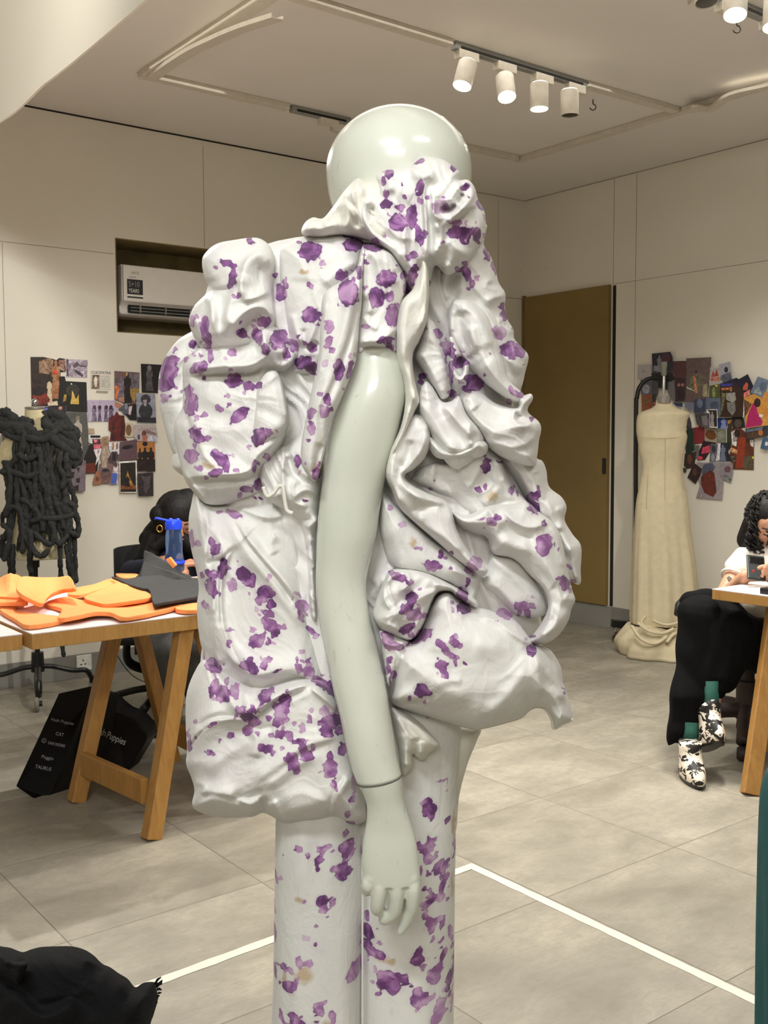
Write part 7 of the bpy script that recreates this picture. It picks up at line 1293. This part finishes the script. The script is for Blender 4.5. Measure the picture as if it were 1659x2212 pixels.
def boot(px0, py0, Yb, z0, tilt):
    """front view of a pointed ankle boot, toe towards the camera; z0 = sole height"""
    c = at(px0, py0, Yb); c.z = z0; mb = MB(); R = []
    for z, w, lf, lb, dy in [(.0, .040, .125, .085, 0), (.012, .044, .135, .088, 0), (.035, .044, .125, .086, 0), (.06, .042, .08, .08, 0), (.085, .041, .045, .07, .01), (.11, .042, .035, .06, .015), (.135, .044, .035, .06, .015)]:
        R.append([c + V(cos(a_)*w*(1-.32*max(0, -sin(a_))**3*(1 if z < .05 else .2)), (-lf*abs(sin(a_))**.9 if sin(a_) < 0 else lb*sin(a_))*-1*-1 + dy, z + tilt*(-sin(a_))*.05) for a_ in [2*pi*j/36 for j in range(36)]])
    mb.loft(R); bo_ = mb.build('ankle_boot', M_COW, w2, smooth=True)
    mb = MB(); mb.loft([[p + V(0, 0, -.008) for p in R[0]], [c + (p-c)*1.03 + V(0, 0, .006) for p in R[0]]]); mb.build('boot_sole', M_BLK, bo_, smooth='auto')
    return bo_
boot(1493, 1668, 3.98, .012, 0); boot(1535, 1590, 4.03, .125, 1)
# tattoo on the upper arm: outline butterfly
tt = MB(); tc_ = at(1571, 1243, 4.37)
ax = (ELB-SHL).normalized(); cen = SHL.lerp(ELB, .66); toC = (V(0, 0, CAM_H)-cen); nrm_ = (toC - ax*toC.dot(ax)).normalized(); sd_ = ax.cross(nrm_)
def on_arm(u, v):
    an = u/.0445; return cen + ax*v + (nrm_*cos(an) + sd_*sin(an))*.0452
for poly in ([(0,0),(.008,-.016),(.022,-.022),(.026,-.012),(.014,0),(0,.004)], [(0,0),(-.008,-.016),(-.020,-.024),(-.024,-.012),(-.014,0),(0,.004)], [(0,.004),(.010,.006),(.016,.018),(.010,.024),(.002,.012)], [(0,.004),(-.010,.006),(-.016,.02),(-.011,.026),(-.002,.012)], [(-.0015,-.010),(.0015,-.010),(.0015,.02),(-.0015,.02)], [(-.001,-.010),(.0005,-.010),(-.006,-.030),(-.008,-.030)]):
    P = [on_arm(x*1.15, y*1.15) for x, y in poly]; n0 = len(P); tt.add(P + [p + nrm_*.0008 for p in P], [tuple(range(n0, 2*n0))] + [(i, (i+1) % n0, (i+1) % n0 + n0, i+n0) for i in range(n0)])
tt.build('butterfly_tattoo', mat('tattoo_ink', (74, 62, 54), .6), w2, label='butterfly tattoo')
# curly hair: cap plus spiral locks
mb = MB(); mb.cap(P2(0, -.34, .26), P2(0, -.16, .34), .108, .102, 20); mb.cap(P2(-.70, -.05, .0), P2(-.74, .0, -.65), .04, .035, 14); mb.cap(P2(.72, -.05, .0), P2(.86, 0, -.75), .045, .05, 14); mb.cap(P2(0, -.5, .2), P2(0, -.6, -.8), .085, .07, 16)
hr = mb.remesh('hair', M_HAIRC, .005, 4, w2)
random.seed(8)
def curl(p, L, r, turns, ph, drift, rad=.0048, parent=hr):
    pts = []; n = int(turns*9)
    for i in range(n):
        f = i/(n-1); q = ph + f*turns*2*pi; rr = r*(.5+f*.8); pts.append(p + Vector(drift)*f + V(cos(q)*rr, sin(q)*rr, -L*f))
    mb = MB(); mb.tube(pts, [rad]*(n-2)+[rad*.7, rad*.3], 6); return mb
cb = MB()
for i in range(150):
    sd = -1 if i % 4 else 1; h = random.uniform(-.3, .75); fw = random.uniform(-.35, .42)
    o = P2(-.80*sd*sqrt(max(.1, 1-(h-.1)**2*.8)) if i % 3 else random.uniform(-.6, .6)*1, fw if i % 3 else -.3+random.uniform(0, .6), h if i % 3 else .98+random.uniform(-.05, .1))
    if (o-P2(0, .9, 0)).length < .075: continue
    m_ = curl(o, random.uniform(.05, .14) + max(0, h)*.08, random.uniform(.006, .011), random.uniform(1.5, 3), random.uniform(0, 6), (random.uniform(-.022, .010), random.uniform(-.02, .01), 0), random.uniform(.0035, .0055)); cb.add(m_.v, m_.f)
for i in range(150):
    while True:
        q = Vector((random.uniform(-1, 1), random.uniform(-1, .55), random.uniform(-.35, 1)))
        if .2 < q.length: q.normalize()
        if q.y < .5 and q.z > -.3: break
    m_ = curl(P2(q.x*1.02, -.25+q.y*1.02, .3+q.z*1.02), random.uniform(.02, .06), random.uniform(.005, .009), random.uniform(1.2, 2.4), random.uniform(0, 6), (q.x*.012-.004, -q.y*.004, 0), random.uniform(.0035, .0055)); cb.add(m_.v, m_.f)
for (x, y, L) in ((1621,1120,.10),(1618,1140,.09),(1624,1105,.12),(1628,1150,.08),(1636,1160,.07),(1615,1150,.06),(1646,1172,.05),(1625,1090,.12),(1631,1080,.12),(1640,1074,.1),(1622,1130,.09),(1632,1120,.12)):
    m_ = curl(at(x, y, YW-.04), L, .009, 2.4, x, (-.006, -.01, 0), .0046); cb.add(m_.v, m_.f)
cb.build('curls', M_HAIRC, hr, smooth=True)
# phone
ph = thing('smartphone', 'dark smartphone held in both hands by the curly-haired woman', 'phone', PH)
u = V(.97, -.15, -.12).normalized(); v_ = V(.10, .72, .66); v_ = (v_ - u*v_.dot(u)).normalized(); n_ = u.cross(v_)
mb = MB(); mb.box(PH, u*.036, v_*.066, n_*.0055); mb.build('phone_case', mat('dark_green_phone_case', (28, 34, 32), .25), ph, bevel=.005)
mb = MB(); mb.box(PH + v_*.036 + n_*.0065 + u*.002, u*.028, v_*.018, n_*.002); mb.build('camera_bump', mat('black_glass', (12, 12, 14), .1), ph, bevel=.003)
for k, t_ in enumerate((tip, at(1628, 1234, YW-.345))):
    mb = MB(); mb.ball(t_ + V(-.002, -.006, .002), .0062, 10, (1.3, .7, .8)); mb.build('fingernail', M_NAIL, w2, smooth=True, label='red fingernail')
# her chair
ch = thing('office_chair', 'black swivel chair under the curly-haired woman, only armrest and pedestal showing', 'chair', V(1.62, 4.50, 0))
mb = MB(); cc = at(1482, 1305, 4.62); mb.tube([at(1467, 1328, 4.32), at(1474, 1308, 4.36), at(1490, 1292, 4.42), at(1512, 1284, 4.50), at(1545, 1284, 4.62)], [.022, .032, .036, .034, .026], 14, flat=.6); mb.build('armrest', M_CHP, ch, smooth=True)
sp = at(1612, 1440, 4.52)
mb = MB(); mb.box(V(sp.x+.06, 4.55, .43), V(.23,0,0), V(0,.23,0), V(0,0,.035)); mb.build('seat', M_CHAIR, ch, bevel=.03)
mb = MB(); mb.tube([V(sp.x-.0, 4.5, .40), V(sp.x-.0, 4.5, .26)], .03, 14); mb.tube([V(sp.x, 4.5, .27), V(sp.x, 4.5, .10)], .048, 14); mb.build('pedestal', M_DBR, ch, smooth='auto')
for k in range(5):
    a_ = radians(-112 + 72*k); d = V(cos(a_), sin(a_), 0); c = V(sp.x, 4.5, 0)
    mb = MB(); mb.tube(crv([c + V(0,0,.14), c + d*.12 + V(0,0,.135), c + d*.24 + V(0,0,.11), c + d*.30 + V(0,0,.075)], 4), [.034]*8 + [.028]*5, 12); lg = mb.build('leg', M_DBR, ch, smooth=True)
    mb = MB(); mb.lathe(c + d*.31 + V(0,0,.032), [(.001, -.024), (.024, -.022), (.031, -.012), (.031, .012), (.024, .022), (.001, .024)], 16, ax=V(-d.y, d.x, 0)); mb.build('caster', M_DBR, lg, smooth='auto')

# ---- woman behind the left table
YL = 5.02
w1 = thing('person', 'person with long straight black hair and navy top, head bowed behind the blue bottle', 'person', V(-1.0, 5.02, 0))
h1 = at(384, 1124, YL); mb = MB(); P1 = head(mb, h1, .106, V(.28, -.80, -.38))
nk = at(380, 1195, YL+.06); mb.cap(P1(0, -.1, -.5), nk, .05, .055); SL = at(318, 1226, YL+.05); SR = at(440, 1226, YL+.10)
mb.cap(SL, SR, .06, .06); mb.cap(at(380, 1240, YL+.09), at(380, 1380, YL+.16), .13, .14, 18)
EL = at(285, 1290, YL-.04); EL.z = .70; WL = at(350, 1262, YL-.36); WL.z = TZ+.045; mb.cap(SL, EL, .05, .042); mb.cap(EL, WL + V(0,.1,0), .042, .03); mb.cap(WL + V(0,.1,0), WL, .03, .026)
tpp = hand2(mb, WL, V(.9, -.4, 0), V(.35, .9, 0), V(.1, .6, .3), V(0, -.1, -.5))
ER = at(470, 1290, YL); ER.z = .70; WR_ = at(430, 1262, YL-.34); WR_.z = TZ+.045; mb.cap(SR, ER, .05, .042); mb.cap(ER, WR_, .042, .026); hand2(mb, WR_, V(-.9, -.4, 0), V(.35, -.9, 0), V(.1, .6, .3), V(0, -.1, -.5))
K1_ = at(350, 1400, YL-.28); K2_ = at(425, 1400, YL-.26); mb.cap(at(365, 1390, YL+.14), K1_, .10, .07); mb.cap(at(400, 1390, YL+.14), K2_, .10, .07)
for kn in (K1_, K2_): mb.cap(kn, V(kn.x, kn.y+.06, .10), .058, .038); mb.cap(V(kn.x, kn.y+.08, .05), V(kn.x, kn.y-.10, .035), .038, .03)
mb.remesh('body', M_SKIN, .005, 4, w1); face_parts(P1, .106, w1, None)
mb = MB(); mb.cap(SL, SR, .072, .072, 18); mb.cap(at(380, 1240, YL+.09), at(380, 1385, YL+.16), .145, .155, 20); mb.cap(SL, EL, .062, .056, 16); mb.cap(EL, WL.lerp(EL, .35), .055, .042); mb.cap(SR, ER, .062, .056, 16); mb.cap(ER, WR_.lerp(ER, .35), .055, .04)
mb.remesh('knit_top', M_NAVY, .007, 4, w1)
mb = MB(); mb.cap(at(365, 1392, YL+.14), K1_, .115, .088, 18); mb.cap(at(400, 1392, YL+.14), K2_, .115, .088, 18)
for kn in (K1_, K2_): mb.cap(kn, V(kn.x, kn.y+.06, .16), .085, .075, 16)
mb.remesh('trousers', M_GREYT, .008, 4, w1)
for kn in (K1_, K2_):
    mb = MB(); c = V(kn.x, kn.y-.02, .0); mb.cap(c + V(0, .10, .045), c + V(0, -.10, .035), .044, .034, 16); mb.box(c + V(0, 0, .012), V(.042,0,0), V(0,.14,0), V(0,0,.012)); mb.build('shoe', M_BLK, w1, smooth='auto')
# long straight hair
mb = MB(); mb.cap(P1(0, -.32, .28), P1(0, -.10, .36), .108, .102, 22)
mb.cap(P1(-.70, -.1, .2), at(333, 1180, YL-.02), .045, .036, 16); mb.cap(P1(-.45, -.3, .6), at(336, 1160, YL+.06), .085, .07, 16); mb.cap(P1(-.7, 0, .1), at(325, 1175, YL+.0), .05, .045, 16); mb.cap(P1(-.86, -.1, .2), at(322, 1165, YL+.03), .06, .05, 16); mb.cap(at(330, 1165, YL+.0), at(312, 1200, YL-.02), .045, .036, 16); mb.cap(at(312, 1200, YL-.02), at(283, 1222, YL-.03), .036, .014, 14); mb.cap(at(325, 1180, YL), at(330, 1235, YL-.06), .045, .03, 16)
mb.cap(P1(.82, 0, .3), at(440, 1215, YL), .05, .035, 16); mb.cap(P1(0, -.4, .2), at(384, 1215, YL+.16), .10, .10, 18); pass
mb.remesh('hair', M_HAIR, .005, 5, w1)
mb = MB(); er = P1(-.86, .18, -.38); er = at(345, 1142, YL-.10); mb.tube([er + V(cos(q)*.013, 0, sin(q)*.016) for q in [2*pi*j/16 for j in range(16)]], .004, 8, closed=True); mb.build('earring', mat('gold', (206, 164, 74), .2, metal=1.0), w1, smooth=True, label='gold hoop earring')
c1 = thing('office_chair', 'black swivel chair with curved back under the black-haired woman at the left table', 'chair', V(-1.02, 5.15, 0))
cx = at(365, 1450, 5.1).x
mb = MB(); R = []
for i in range(15):
    a_ = radians(200 - 110*i/14 + 90); c_ = V(cx+.05 + cos(a_)*.30, 5.12 + -sin(a_)*.28*-1*-1, 0)
bk_ = []
for i in range(17):
    a_ = radians(150 + 150*i/16 - 195); bk_.append((cx + .03 + .29*cos(a_+pi/2+.1), 5.12 + .26*sin(a_+pi/2+.1)))
for (x, y), nx_ in zip(bk_, range(17)): R.append([V(x, y, .42), V(x*1.0, y, .60), V(x, y, .80), V(x, y+.03, .80), V(x, y+.035, .60), V(x, y+.03, .42)])
mb.loft(R); mb.build('backrest', M_CHAIR, c1, smooth='auto', bevel=.01)
mb = MB(); mb.tube(crv([at(300, 1352, 4.98), at(282, 1370, 4.98), at(274, 1395, 4.98), at(276, 1425, 5.0), at(295, 1440, 5.02), at(330, 1448, 5.04)], 5), [.03]*26, 12, flat=.6); mb.build('armrest', M_CHP, c1, smooth=True)
mb = MB(); mb.box(V(cx, 5.06, .405), V(.235,0,0), V(0,.23,0), V(0,0,.04)); mb.build('seat', M_CHAIR, c1, bevel=.03)
mb = MB(); mb.box(V(cx-.02, 5.0, .34), V(.10,0,0), V(0,.10,0), V(0,0,.028)); mb.tube([V(cx, 5.02, .33), V(cx, 5.02, .22)], .022, 12); mb.tube([V(cx, 5.02, .24), V(cx, 5.02, .09)], .034, 12); mb.build('pedestal', M_CHP, c1, smooth='auto')
for k in range(5):
    a_ = radians(-100 + 72*k); d = V(cos(a_), sin(a_), 0); c = V(cx, 5.02, 0)
    mb = MB(); mb.tube(crv([c + V(0,0,.13), c + d*.14 + V(0,0,.12), c + d*.28 + V(0,0,.085)], 4), .022, 10, flat=.8); lg = mb.build('leg', M_CHP, c1, smooth=True)
    mb = MB(); mb.lathe(c + d*.29 + V(0,0,.032), [(.001, -.024), (.024, -.022), (.031, -.012), (.031, .012), (.024, .022), (.001, .024)], 16, ax=V(-d.y, d.x, 0)); mb.build('caster', M_CHP, lg, smooth='auto')
